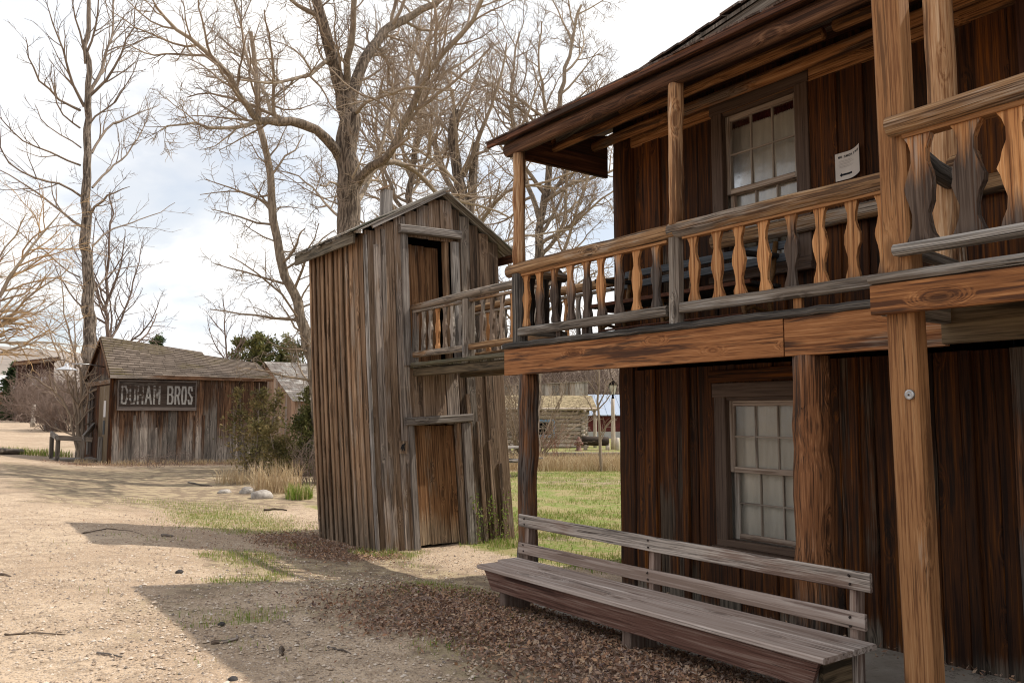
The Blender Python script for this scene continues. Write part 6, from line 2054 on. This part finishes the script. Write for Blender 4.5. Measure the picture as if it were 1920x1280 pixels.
# --- far brush on the slope beyond the cabin: nobody could count it
T = Tree(95, wig=.18, up=.03, dens=(2.2, 3.0, 2.6), maxlvl=3, twig=.014, ratio=(.3, .6), ang=(.35, .9))
for k in range(150):
    px = float(T.g.uniform(900, 1230)); D_ = float(T.g.uniform(60, 84))
    c = np.array(at_d(px, 775, D_)); c[2] = ground_z(float(c[0]), float(c[1]))
    hh = T.g.uniform(4.0, 9.0)
    cp, cd = T.poly(c, nrm(np.array([T.g.normal(0, .15), T.g.normal(0, .15), 1])), hh, .045, .015, 1)
    T.emit(cp, cd, 1); T.spawn(cp, cd, 1, .1)
for a_ in ('v', 'f', 'r'): pass
off_ = T.T.n
T.T.v += T.Cn.v; T.T.f += [f_ + off_ for f_ in T.Cn.f]; T.T.r += T.Cn.r; T.T.n += T.Cn.n
o = T.T.build('far_brush', M['grey_twig'], None); tag(o, kind='stuff')
# ================================================================ far setting
rf_ = random.Random(33)


# --- hills on the horizon
def hill_mat(name, a, b, tr):
    t = NT(name).set(.95, .05)
    geo = t.n.new("ShaderNodeNewGeometry"); P = geo.outputs["Position"]
    n_ = t.noise(P, .004, 6, .6); m_ = t.noise(P, .05, 5, .7)
    c = t.mix(t.step(n_, .35, .65), a, b)
    c = t.mix(t.math('MULTIPLY', t.step(m_, .52, .62), .7), c, tr)
    t.color(c)
    return t.m


def hills(name, D0, D1, x0, x1, yfun, mat, seed):
    n, m = 90, 14
    vs, fs = [], []
    for i in range(n + 1):
        px = x0 + (x1 - x0) * i / n
        for j in range(m + 1):
            t = j / m
            D = D0 + (D1 - D0) * t
            p = at_d(px, 775, D)
            top = (775 - yfun(px)) / 1556 * D1
            z = top * sm(0, 1, t) + mnoise.noise(V((p.x / D1 * 9, p.y / D1 * 9, seed))) * top * .18 * t * (1.2 - t) - (3 if j == 0 else 0)
            vs.append((p.x, p.y, z))
    for i in range(n):
        for j in range(m): fs.append((i * (m + 1) + j, (i + 1) * (m + 1) + j, (i + 1) * (m + 1) + j + 1, i * (m + 1) + j + 1))
    w = MB(); w.add(vs, fs, None, .5, True)
    o = w.build(name, mat, None, recalc=False); tag(o, kind='structure')


hills('hills', 500, 1700, -900, 700, lambda x: interp(x, [-900, -200, 60, 140, 260, 420, 560, 700], [650, 662, 674, 678, 700, 718, 730, 762]), hill_mat('pale_sage_hills', (.24, .205, .18), (.31, .265, .235), (.15, .14, .125)), 2)
hills('hills', 70, 160, 560, 2300, lambda x: interp(x, [560, 750, 900, 1200, 2300], [735, 690, 668, 655, 640]), hill_mat('brush_hillside', (.17, .13, .10), (.25, .195, .15), (.09, .072, .056)), 6)


# --- buildings in the distance stand square to the street axes of their own
def frame_at(px, D, yaw_deg):
    p = at_d(px, 775, D); p = V((p.x, p.y, ground_z(p.x, p.y)))
    a = math.radians(yaw_deg)
    ex = V((math.cos(a), math.sin(a), 0)); ey = V((-math.sin(a), math.cos(a), 0))
    return lambda x, y, z: p + ex * x + ey * y + V((0, 0, z)), ex, ey, p


def vboards(w, F, x0, x1, y, z0, ztop, ww, rng, t=.04, ex=None, holes=()):
    x = x0
    while x < x1 - .01:
        d = min(rng.uniform(ww * .75, ww * 1.25), x1 - x)
        zt = ztop(x + d / 2) if callable(ztop) else ztop
        zz = [(z0, zt)]
        for (a, b, c_, e_) in holes:
            if x + d / 2 > a and x + d / 2 < b: zz = [(z0, c_), (e_, zt)]
        for (za, zb) in zz:
            if zb > za: plank(w, F(x + d / 2, y, za), F(x + d / 2, y, zb), d * .98, t, ex, 1, 0, rng=rng)
        x += d


YD = -35.36
# log cabin with a sod roof
F, ex, ey, P0 = frame_at(945, 40.5, YD)
M['clog'] = wood('pale_cabin_log', (.26, .2, .155), (.44, .36, .29), (.58, .50, .42), grey=(.48, .43, .38), grey_amt=.4, stain=(.2, .15, .11), stain_amt=.2, knots=.2, tint=.25)
M['chink'] = plain('dark_chinking', (.06, .05, .042), .95, .05)
M['sod'] = plain('sod_roof', (.34, .27, .17), .95, .05, scale=5, col2=(.15, .12, .07), bump=1.0)
M['blue'] = plain('faded_blue_frame', (.20, .36, .56), .7, .2, var=.2)
M['greyroof'] = wood('grey_board_building', (.15, .12, .10), (.27, .23, .19), (.40, .35, .30), grey=(.36, .33, .295), grey_amt=.5, stain=(.14, .075, .04), stain_amt=.45, knots=.2, tint=.4)
cb = thing('log_cabin', 'pale log cabin with a sod roof and a blue window frame beyond the lawn', 'cabin', tuple(P0))
w = MB()
for i in range(9):
    z = .10 + i * .2
    if .5 < z < 1.3:
        log(w, F(-5, 0, z), F(1.38, 0, z), .105, .10, 10, 3, .05, rng=rf_); log(w, F(2.42, 0, z), F(4.05, 0, z), .105, .095, 10, 3, .05, rng=rf_)
    else:
        log(w, F(-5, 0, z), F(4.05 + rf_.uniform(-.05, .15), 0, z), .105, .095, 10, 5, .05, rng=rf_)
    log(w, F(3.85, -.2, z + .1), F(3.85, 4.5, z + .1), .10, .10, 10, 3, .05, rng=rf_)
w.build('log_wall', M['clog'], cb)
w = MB(); vs_ = [F(-5, .06, 0), F(1.38, .06, 0), F(1.38, .06, 1.85), F(-5, .06, 1.85), F(2.42, .06, 0), F(3.8, .06, 0), F(3.8, .06, 1.85), F(2.42, .06, 1.85)]
w.add([tuple(v) for v in vs_], [(0, 1, 2, 3), (4, 5, 6, 7)]); w.build('chinking', M['chink'], cb)
w = MB()
for (a, b) in (((1.34, .56), (2.46, .56)), ((1.34, 1.30), (2.46, 1.30))):
    plank(w, F(a[0], -.1, a[1]), F(b[0], -.1, b[1]), .12, .08, (0, 0, 1))
for x_ in (1.38, 2.42): plank(w, F(x_, -.1, .56), F(x_, -.1, 1.30), .12, .08, ex)
win = w.build('window', M['blue'], cb)
w = MB(); w.add([tuple(F(1.4, .0, .58)), tuple(F(2.4, .0, .58)), tuple(F(2.4, .0, 1.28)), tuple(F(1.4, .0, 1.28))], [(0, 1, 2, 3)]); w.build('pane', M['glass'], win, recalc=False)
w = MB(); w.add([tuple(F(1.3, .3, .5)), tuple(F(2.5, .3, .5)), tuple(F(2.5, .3, 1.35)), tuple(F(1.3, .3, 1.35))], [(0, 1, 2, 3)]); w.build('dark_room', M['void'], win, recalc=False)
w = MB()
for x_ in (1.65, 1.9, 2.15): plank(w, F(x_, -.03, .58), F(x_, -.03, 1.28), .03, .03, ex)
plank(w, F(1.4, -.034, .93), F(2.4, -.034, .93), .03, .03, (0, 0, 1)); w.build('muntin', M['clog'], win)
w = MB()
n_ = 16; vs = []; fs = []
for i in range(n_ + 1):
    x_ = -6 + 10.5 * i / n_
    for j, (y_, z_) in enumerate(((-.5, 1.80), (-.52, 1.92), (1.0, 2.27), (2.4, 2.58), (3.9, 2.2), (5.2, 1.9), (5.2, 1.8))):
        vs.append(tuple(F(x_, y_, z_ + (.08 * mnoise.noise(V((x_ * .9, y_, 3))) if 1 <= j <= 5 else 0))))
for i in range(n_):
    for j in range(6): fs.append((i * 7 + j, (i + 1) * 7 + j, (i + 1) * 7 + j + 1, i * 7 + j + 1))
fs += [tuple(range(7)), tuple(n_ * 7 + j for j in range(6, -1, -1))]
w.add(vs, fs, None, .5, False); w.build('sod_roof', M['sod'], cb)
w = MB(); log(w, F(-6, -.52, 1.85), F(4.6, -.52, 1.88), .06, .06, 8, 6, .05, rng=rf_)
for x_ in (-4, -2, 0, 2, 3.9): log(w, F(x_, -.6, 1.77), F(x_, .4, 1.83), .07, .07, 8, 2, rng=rf_)
w.build('eave_pole', M['clog'], cb)
w = MB(); prism(w, [F(4.46, -.55, 1.86), F(4.46, 2.4, 2.60), F(4.46, 5.2, 1.88)], ex * .05, .3); w.build('gable_board', M['greyroof'], cb)
w = MB(); log(w, F(4.4, -.3, 0), F(4.4, -.3, 1.85), .09, .08, 8, 3, rng=rf_); w.build('porch_post', M['clog'], cb)

# board building rising behind the cabin
F, ex, ey, P0 = frame_at(945, 46.5, YD)
bbd = thing('board_building', 'grey vertical board building behind the sod roofed cabin', 'building', tuple(P0))
w = MB(); vboards(w, F, -4, 4.7, 0, 0, lambda x: 3.0 + .05 * (x + 4), .24, rf_, ex=ex)
w.build('wall', M['greyroof'], bbd)
w = MB()
for k in range(14):
    plank(w, F(4.7, .15 + k * .3, 0), F(4.7, .15 + k * .3, 3.35), .29, .04, ey, rng=rf_)
vboards(w, F, -4, 4.7, 4.3, 0, 3.0, .6, rf_, ex=ex)
w.build('side_wall', M['greyroof'], bbd)
w = MB(); prism(w, [F(-4.1, -.1, 3.0), F(4.8, -.1, 3.44), F(4.8, 4.4, 3.44), F(-4.1, 4.4, 3.0)], (0, 0, .06), .4); w.build('roof', M['greyroof'], bbd)

# blue-roofed building with a red wall
F, ex, ey, P0 = frame_at(1105, 56, YD)
bl = thing('blue_roofed_building', 'dark red building with a pale blue metal roof right of the log cabin', 'building', tuple(P0))
w = MB(); vboards(w, F, -.5, 9, 0, .45, 1.55, .25, rf_, ex=ex); w.build('wall', plain('dark_red_boards', (.13, .03, .028), .8, .2, var=.35, scale=4), bl)
w = MB(); vboards(w, F, -.5, 9, .02, -.2, .45, .8, rf_, ex=ex); w.build('base', plain('pale_foundation', (.5, .48, .46), .9, .1, var=.1), bl)
w = MB()
for k in range(20):
    x_ = -.8 + k * .5
    prism(w, [F(x_, -.5, 1.5), F(x_ + .46, -.5, 1.5), F(x_ + .46, 3.5, 2.95), F(x_, 3.5, 2.95)], (0, 0, .05), rf_.random())
    plank(w, F(x_ + .48, -.5, 1.55), F(x_ + .48, 3.5, 3.0), .05, .06, ex)
w.build('roof', plain('pale_blue_metal', (.36, .42, .52), .45, .5, .2, var=.08), bl)
w = MB(); vboards(w, F, -.5, 9, 3.5, 0, 2.8, .8, rf_, ex=ex); w.build('rear_wall', M['greyroof'], bl)

# street lamp
q = at_d(1150, 835, 39); q.z = ground_z(q.x, q.y)
sl_ = thing('street_lamp', 'old fashioned lantern street lamp on a pale wooden post', 'street lamp', tuple(q))
w = MB(); log(w, q, q + V((0, 0, 2.35)), .11, .08, 10, 5, .06, rng=rf_); w.build('post', M['clog'], sl_)
w = MB(); lathe(w, q + V((0, 0, 2.35)), [(.07, 0), (.05, .12), (.04, .16), (.12, .2)], 12); w.build('bracket', M['void'], sl_)
w = MB(); lathe(w, q + V((0, 0, 2.55)), [(.12, 0), (.21, .42), (.2, .43)], 6, smooth=False); w.build('lantern', plain('frosted_lantern', (.55, .52, .46), .3, .5, var=.1), sl_)
w = MB()
for k in range(6):
    a = k * math.pi / 3
    sweep(w, [q + V((.125 * math.cos(a), .125 * math.sin(a), 2.55)), q + V((.215 * math.cos(a), .215 * math.sin(a), 2.98))], circ(.012, 5), (0, 0, 1.0001) if False else (math.cos(a), math.sin(a), 0))
lathe(w, q + V((0, 0, 2.98)), [(.25, 0), (.24, .03), (.12, .17), (.05, .22), (.03, .3), (.0, .33)], 6, smooth=False)
w.build('lantern_cap', M['void'], sl_)
# hydrant
q = at_d(1085, 838, 37); q.z = ground_z(q.x, q.y)
hy = thing('fire_hydrant', 'faded red fire hydrant on the grass before the log cabin', 'hydrant', tuple(q))
hm = plain('faded_red_iron', (.20, .095, .07), .7, .3, var=.35)
w = MB(); lathe(w, q, [(.17, -.05), (.17, .04), (.11, .05), (.105, .36), (.15, .38), (.15, .42), (.115, .44), (.10, .52), (.05, .58), (.04, .62), (.0, .63)], 14); w.build('barrel', hm, hy)
w = MB()
for s_ in (-1,): log(w, q + V((.09 * s_, 0, .31)), q + V((.22 * s_, 0, .31)), .065, .065, 8, 1, 0, xdir=(0, 0, 1))
w.build('nozzle', hm, hy)
w = MB(); log(w, q + V((.09, 0, .31)), q + V((.22, 0, .31)), .065, .065, 8, 1, 0, xdir=(0, 0, 1)); w.build('nozzle', hm, hy)
# low dark log trough
F, ex, ey, P0 = frame_at(1122, 38, YD)
lg = thing('log_trough', 'dark hewn log trough on posts right of the hydrant', 'trough', tuple(P0))
w = MB(); log(w, F(-.75, 0, .42), F(.45, 0, .38), .21, .20, 12, 5, .08, rng=rf_); w.build('log', M['backlit_and_dark'], lg)
for x_ in (-.6, .4, .85):
    w = MB(); log(w, F(x_, 0, -.05), F(x_, 0, .3 if x_ < .6 else .55), .09, .09, 8, 2, rng=rf_); w.build('post', M['clog'], lg)
# plank walk edge beyond the dry grass
F, ex, ey, P0 = frame_at(1050, 31.5, YD)
w = MB(); plank(w, F(-9, 0, .12), F(9, 0, .12), .4, .14, ey, 6, .002, rng=rf_)
o = w.build('path', M['oh_frame'], None); tag(o, kind='structure')
# picnic table
F, ex, ey, P0 = frame_at(938, 22.5, YD + 62)
pt = thing('picnic_table', 'weathered grey picnic table half hidden behind the outhouse', 'picnic table', tuple(P0))
w = MB()
for k in range(4): plank(w, F(-.9, -.33 + k * .19, .74), F(.9, -.33 + k * .19, .74), .18, .04, ey, rng=rf_)
w.build('table_top', M['oh_frame'], pt)
for s_ in (-1, 1):
    w = MB(); plank(w, F(-.9, .72 * s_, .44), F(.9, .72 * s_, .44), .26, .04, ey, rng=rf_); w.build('seat', M['oh_frame'], pt)
    w = MB()
    plank(w, F(.6 * s_, -.62, 0), F(.6 * s_, -.2, .72), .1, .05, ex, rng=rf_); plank(w, F(.6 * s_, .62, 0), F(.6 * s_, .2, .72), .1, .05, ex, rng=rf_)
    plank(w, F(.6 * s_ + .05, -.8, .40), F(.6 * s_ + .05, .8, .40), .09, .04, ex, rng=rf_)
    w.build('leg_frame', M['oh_frame'], pt)

# --- house behind the shed
hx0, hx1, hy0, hy1, he, hr = 12.9, 20, 34.1, 40.9, 2.25, 3.95
hs = thing('house', 'weathered plank house with a brick chimney half hidden behind the shed', 'house', (hx0, hy0, 0))
hw = wood('brown_house_boards', (.15, .085, .05), (.27, .17, .11), (.38, .26, .18), grey=(.3, .25, .21), grey_amt=.4, stain=(.1, .05, .03), stain_amt=.4, knots=.3, tint=.3)  # orange-brown weathered planks, their own colour
w = MB()
y = hy0
while y < hy1:
    zt = he + (hr - he) * (1 - abs(y + .12 - (hy0 + hy1) / 2) / ((hy1 - hy0) / 2))
    plank(w, (hx0, y + .12, 0), (hx0, y + .12, zt), .235, .04, (0, 1, 0), rng=rf_); y += .24
w.build('gable_wall', hw, hs)
w = MB()
x = hx0
while x < hx1:
    if not (14.35 < x + .12 < 15.0): plank(w, (x + .12, hy0, 0), (x + .12, hy0, he), .235, .04, (1, 0, 0), rng=rf_)
    plank(w, (x + .12, hy1, 0), (x + .12, hy1, he), .235, .04, (1, 0, 0), rng=rf_)
    x += .24
for k in range(28): plank(w, (hx1, hy0 + .12 + k * .24, 0), (hx1, hy0 + .12 + k * .24, he + (hr - he) * (1 - abs(.12 + k * .24 - 3.4) / 3.4)), .235, .04, (0, 1, 0), rng=rf_)
w.build('front_wall', hw, hs)
w = MB(); plank(w, (14.68, hy0 - .03, .25), (14.68, hy0 - .03, 2.0), .62, .05, (1, 0, 0), rng=rf_); w.build('door', plain('pale_blue_door', (.40, .46, .47), .6, .3, var=.12), hs)
w = MB(); plank(w, (15.12, hy0 - .04, 0), (15.12, hy0 - .04, 2.1), .16, .07, (1, 0, 0), rng=rf_); plank(w, (14.27, hy0 - .04, 0), (14.27, hy0 - .04, 2.1), .12, .07, (1, 0, 0), rng=rf_); w.build('door_frame', M['shed_trim'], hs)
w = MB()
hm_ = (hy0 + hy1) / 2; sl2 = (hr - he) / (hm_ - hy0)
shingle_field(w, (hx0 - .25, hy0 - .3, he - .3 * sl2 + .05), (1, 0, 0), (0, 1, sl2), hx1 - hx0 + .5, (hm_ - hy0 + .3) * math.hypot(1, sl2), .22, rf_, .2, .4)
shingle_field(w, (hx1 + .25, hy1 + .3, he - .3 * sl2 + .05), (-1, 0, 0), (0, -1, sl2), hx1 - hx0 + .5, (hm_ - hy0 + .3) * math.hypot(1, sl2), .3, rf_, .3, .5)
rfh = w.build('roof', wood('silver_shingle', (.11, .09, .078), (.19, .165, .15), (.27, .245, .225), grey=(.28, .265, .25), grey_amt=.5, stain=(.12, .085, .06), stain_amt=.4, knots=0, tint=.3), hs)
w = MB(); box(w, (15.0, hm_ - .25, hr - .3), (15.5, hm_ + .25, hr + .55), c=.01); box(w, (14.96, hm_ - .29, hr + .45), (15.54, hm_ + .29, hr + .53), c=.01)


def brick():
    t = NT('old_red_brick').set(.9, .15)
    tc_ = t.n.new("ShaderNodeTexCoord")
    b = t.node("ShaderNodeTexBrick", {"Vector": t.vmul(tc_.outputs["Object"], (1, 1, 1)), "Scale": 5.0, "Color1": (.28, .11, .07, 1), "Color2": (.2, .075, .05, 1), "Mortar": (.3, .25, .22, 1)})
    t.color(b.outputs[0]); return t.m


w.build('chimney', brick(), rfh)
w = MB(); box(w, (13.3, hy0 - 1.0, .3), (15.6, hy0 - .35, .42), axis='x', rng=rf_); box(w, (13.4, hy0 - .9, 0), (13.6, hy0 - .5, .3), rng=rf_); box(w, (15.3, hy0 - .9, 0), (15.5, hy0 - .5, .3), rng=rf_); w.build('door_step', M['oh_frame'], hs)

# --- houses at the far left
F, ex, ey, P0 = frame_at(60, 84, -3)
dh = thing('dark_house', 'dark red brown house with a shallow roof beyond the roadside shrubs', 'house', tuple(P0))
w = MB(); vboards(w, F, -1.2, 1.5, 0, 0, lambda x: 5.0 + .16 * (x + 1.2), .3, rf_, ex=ex); 
for k in range(10): plank(w, F(1.5, .3 + k * .6, 0), F(1.5, .3 + k * .6, 5.35), .6, .05, ey, rng=rf_); plank(w, F(-1.2, .3 + k * .6, 0), F(-1.2, .3 + k * .6, 4.95), .6, .05, ey, rng=rf_)
w.build('wall', wood('dark_red_siding', (.03, .017, .013), (.06, .031, .024), (.09, .05, .038), grey_amt=0, stain_amt=.3, tint=.3), dh)
w = MB(); prism(w, [F(-1.6, -.8, 4.97), F(1.95, -.8, 5.55), F(1.95, 6.4, 5.55), F(-1.6, 6.4, 4.97)], (0, 0, .18), .4); w.build('roof', M['soffit'], dh)
w = MB(); plank(w, F(-1.6, -.82, 4.91), F(1.95, -.82, 5.49), .22, .05, (0, 0, 1), rng=rf_); w.build('fascia', M['shed_trim'], dh)
for x_ in (.1, .75):
    w = MB(); plank(w, F(x_, -.06, 3.2), F(x_, -.06, 3.9), .4, .05, ex, rng=rf_); w.build('window', plain('pale_window', (.5, .52, .55), .3, .5, var=.1), dh)
F, ex, ey, P0 = frame_at(5, 110, -20)
wh = thing('white_roofed_house', 'low house with a pale metal roof at the far left edge', 'house', tuple(P0))
w = MB(); vboards(w, F, -6, 2, 0, 0, 3.3, .4, rf_, ex=ex); w.build('wall', M['shed'], wh)
w = MB(); prism(w, [F(-6.5, -.6, 3.1), F(2.4, -.6, 3.1), F(2.4, 3.4, 5.0), F(-6.5, 3.4, 5.0)], (0, 0, .15), .4); prism(w, [F(-6.5, 7.4, 3.1), F(2.4, 7.4, 3.1), F(2.4, 3.4, 5.0), F(-6.5, 3.4, 5.0)], (0, 0, .15), .4); w.build('roof', plain('pale_metal_roof', (.5, .5, .5), .5, .4, var=.08), wh)
# roadside post, pale boulder
q = at_d(62, 785, 60); q.z = ground_z(q.x, q.y)
w = MB(); log(w, q, q + V((0, 0, 1.4)), .14, .12, 10, 3, .05, rng=rf_); o = w.build('wooden_post', M['greyroof'], None); tag(o, 'short pale wooden post at the roadside shrubs', 'post')
q = at_d(101, 775, 56)
rock('boulder', 'large pale boulder half hidden in the roadside shrubs', q.x, q.y, .48, .4, .5, 12, plain('pale_granite', (.36, .345, .34), .9, .2, scale=9, col2=(.2, .19, .185), bump=.5), 'rock', sink=0)
# ---------------------------------------------------------------- light, sky, render settings
SUN = V((.72, -.20, 1.0)).normalized()
el = math.asin(SUN.z)
sd = bpy.data.lights.new("sun", 'SUN'); sd.energy = 3.8; sd.angle = math.radians(.6); sd.color = (1.0, .93, .82)
so = bpy.data.objects.new("sun", sd); COL.objects.link(so)
so.rotation_euler = (-SUN).to_track_quat('-Z', 'Y').to_euler()
so.location = (20, -10, 40)
W = bpy.data.worlds.new("World"); SC.world = W; W.use_nodes = True
nt = W.node_tree; nn = nt.nodes; ll = nt.links
for n_ in list(nn): nn.remove(n_)
out = nn.new("ShaderNodeOutputWorld")
sky = nn.new("ShaderNodeTexSky"); sky.sky_type = 'NISHITA'; sky.sun_disc = False
sky.sun_elevation = el; sky.sun_rotation = math.atan2(SUN.x, SUN.y)
sky.air_density = 1.0; sky.dust_density = 1.5; sky.ozone_density = 1.0
bg1 = nn.new("ShaderNodeBackground"); bg1.inputs[1].default_value = .12
ll.new(sky.outputs[0], bg1.inputs[0])
tc = nn.new("ShaderNodeTexCoord")
sep = nn.new("ShaderNodeSeparateXYZ"); ll.new(tc.outputs["Generated"], sep.inputs[0])


def wm(op, a, b=0.0):
    m_ = nn.new("ShaderNodeMath"); m_.operation = op
    for i, v in enumerate((a, b)):
        if isinstance(v, bpy.types.NodeSocket): ll.new(v, m_.inputs[i])
        else: m_.inputs[i].default_value = v
    return m_.outputs[0]


den = wm('ADD', wm('MAXIMUM', sep.outputs[2], 0.0), .22)
cx = nn.new("ShaderNodeCombineXYZ"); ll.new(wm('DIVIDE', sep.outputs[0], den), cx.inputs[0]); ll.new(wm('DIVIDE', sep.outputs[1], den), cx.inputs[1])
cx.inputs[2].default_value = 2.3


def wnoise(scale, detail, rough, off):
    ad = nn.new("ShaderNodeVectorMath"); ad.operation = 'ADD'; ll.new(cx.outputs[0], ad.inputs[0]); ad.inputs[1].default_value = off
    z_ = nn.new("ShaderNodeTexNoise"); ll.new(ad.outputs[0], z_.inputs["Vector"])
    z_.inputs["Scale"].default_value = scale; z_.inputs["Detail"].default_value = detail; z_.inputs["Roughness"].default_value = rough
    z_.inputs["Distortion"].default_value = .25
    return z_.outputs[0]


def wstep(x, a, b):
    r_ = nn.new("ShaderNodeMapRange"); r_.interpolation_type = 'SMOOTHSTEP'; ll.new(x, r_.inputs[0])
    r_.inputs[1].default_value = a; r_.inputs[2].default_value = b
    return r_.outputs[0]


n1 = wnoise(1.15, 7, .55, (3.7, 1.2, 0)); n2 = wnoise(2.3, 6, .55, (9.2, 5.1, 4))
cover = wstep(n1, .36, .53)
shade = wstep(n2, .36, .66)
mixc = nn.new("ShaderNodeMix"); mixc.data_type = 'RGBA'
ll.new(shade, mixc.inputs[0]); mixc.inputs[6].default_value = (.78, .81, .855, 1); mixc.inputs[7].default_value = (1.0, .975, .94, 1)
bg2 = nn.new("ShaderNodeBackground"); bg2.inputs[1].default_value = 1.06
ll.new(mixc.outputs[2], bg2.inputs[0])
ms = nn.new("ShaderNodeMixShader"); ll.new(wm('ADD', wm('MULTIPLY', cover, .45), .55), ms.inputs[0]); ll.new(bg1.outputs[0], ms.inputs[1]); ll.new(bg2.outputs[0], ms.inputs[2])
ll.new(ms.outputs[0], out.inputs[0])

SC.view_settings.view_transform = 'Standard'
SC.view_settings.look = 'None'
SC.view_settings.exposure = 0.27
SC.view_settings.gamma = 1.0
SC.cycles.max_bounces = 6
SC.cycles.diffuse_bounces = 3
SC.cycles.glossy_bounces = 2
SC.cycles.transparent_max_bounces = 12
SC.cycles.use_denoising = True
SC.cycles.filter_width = 1.1
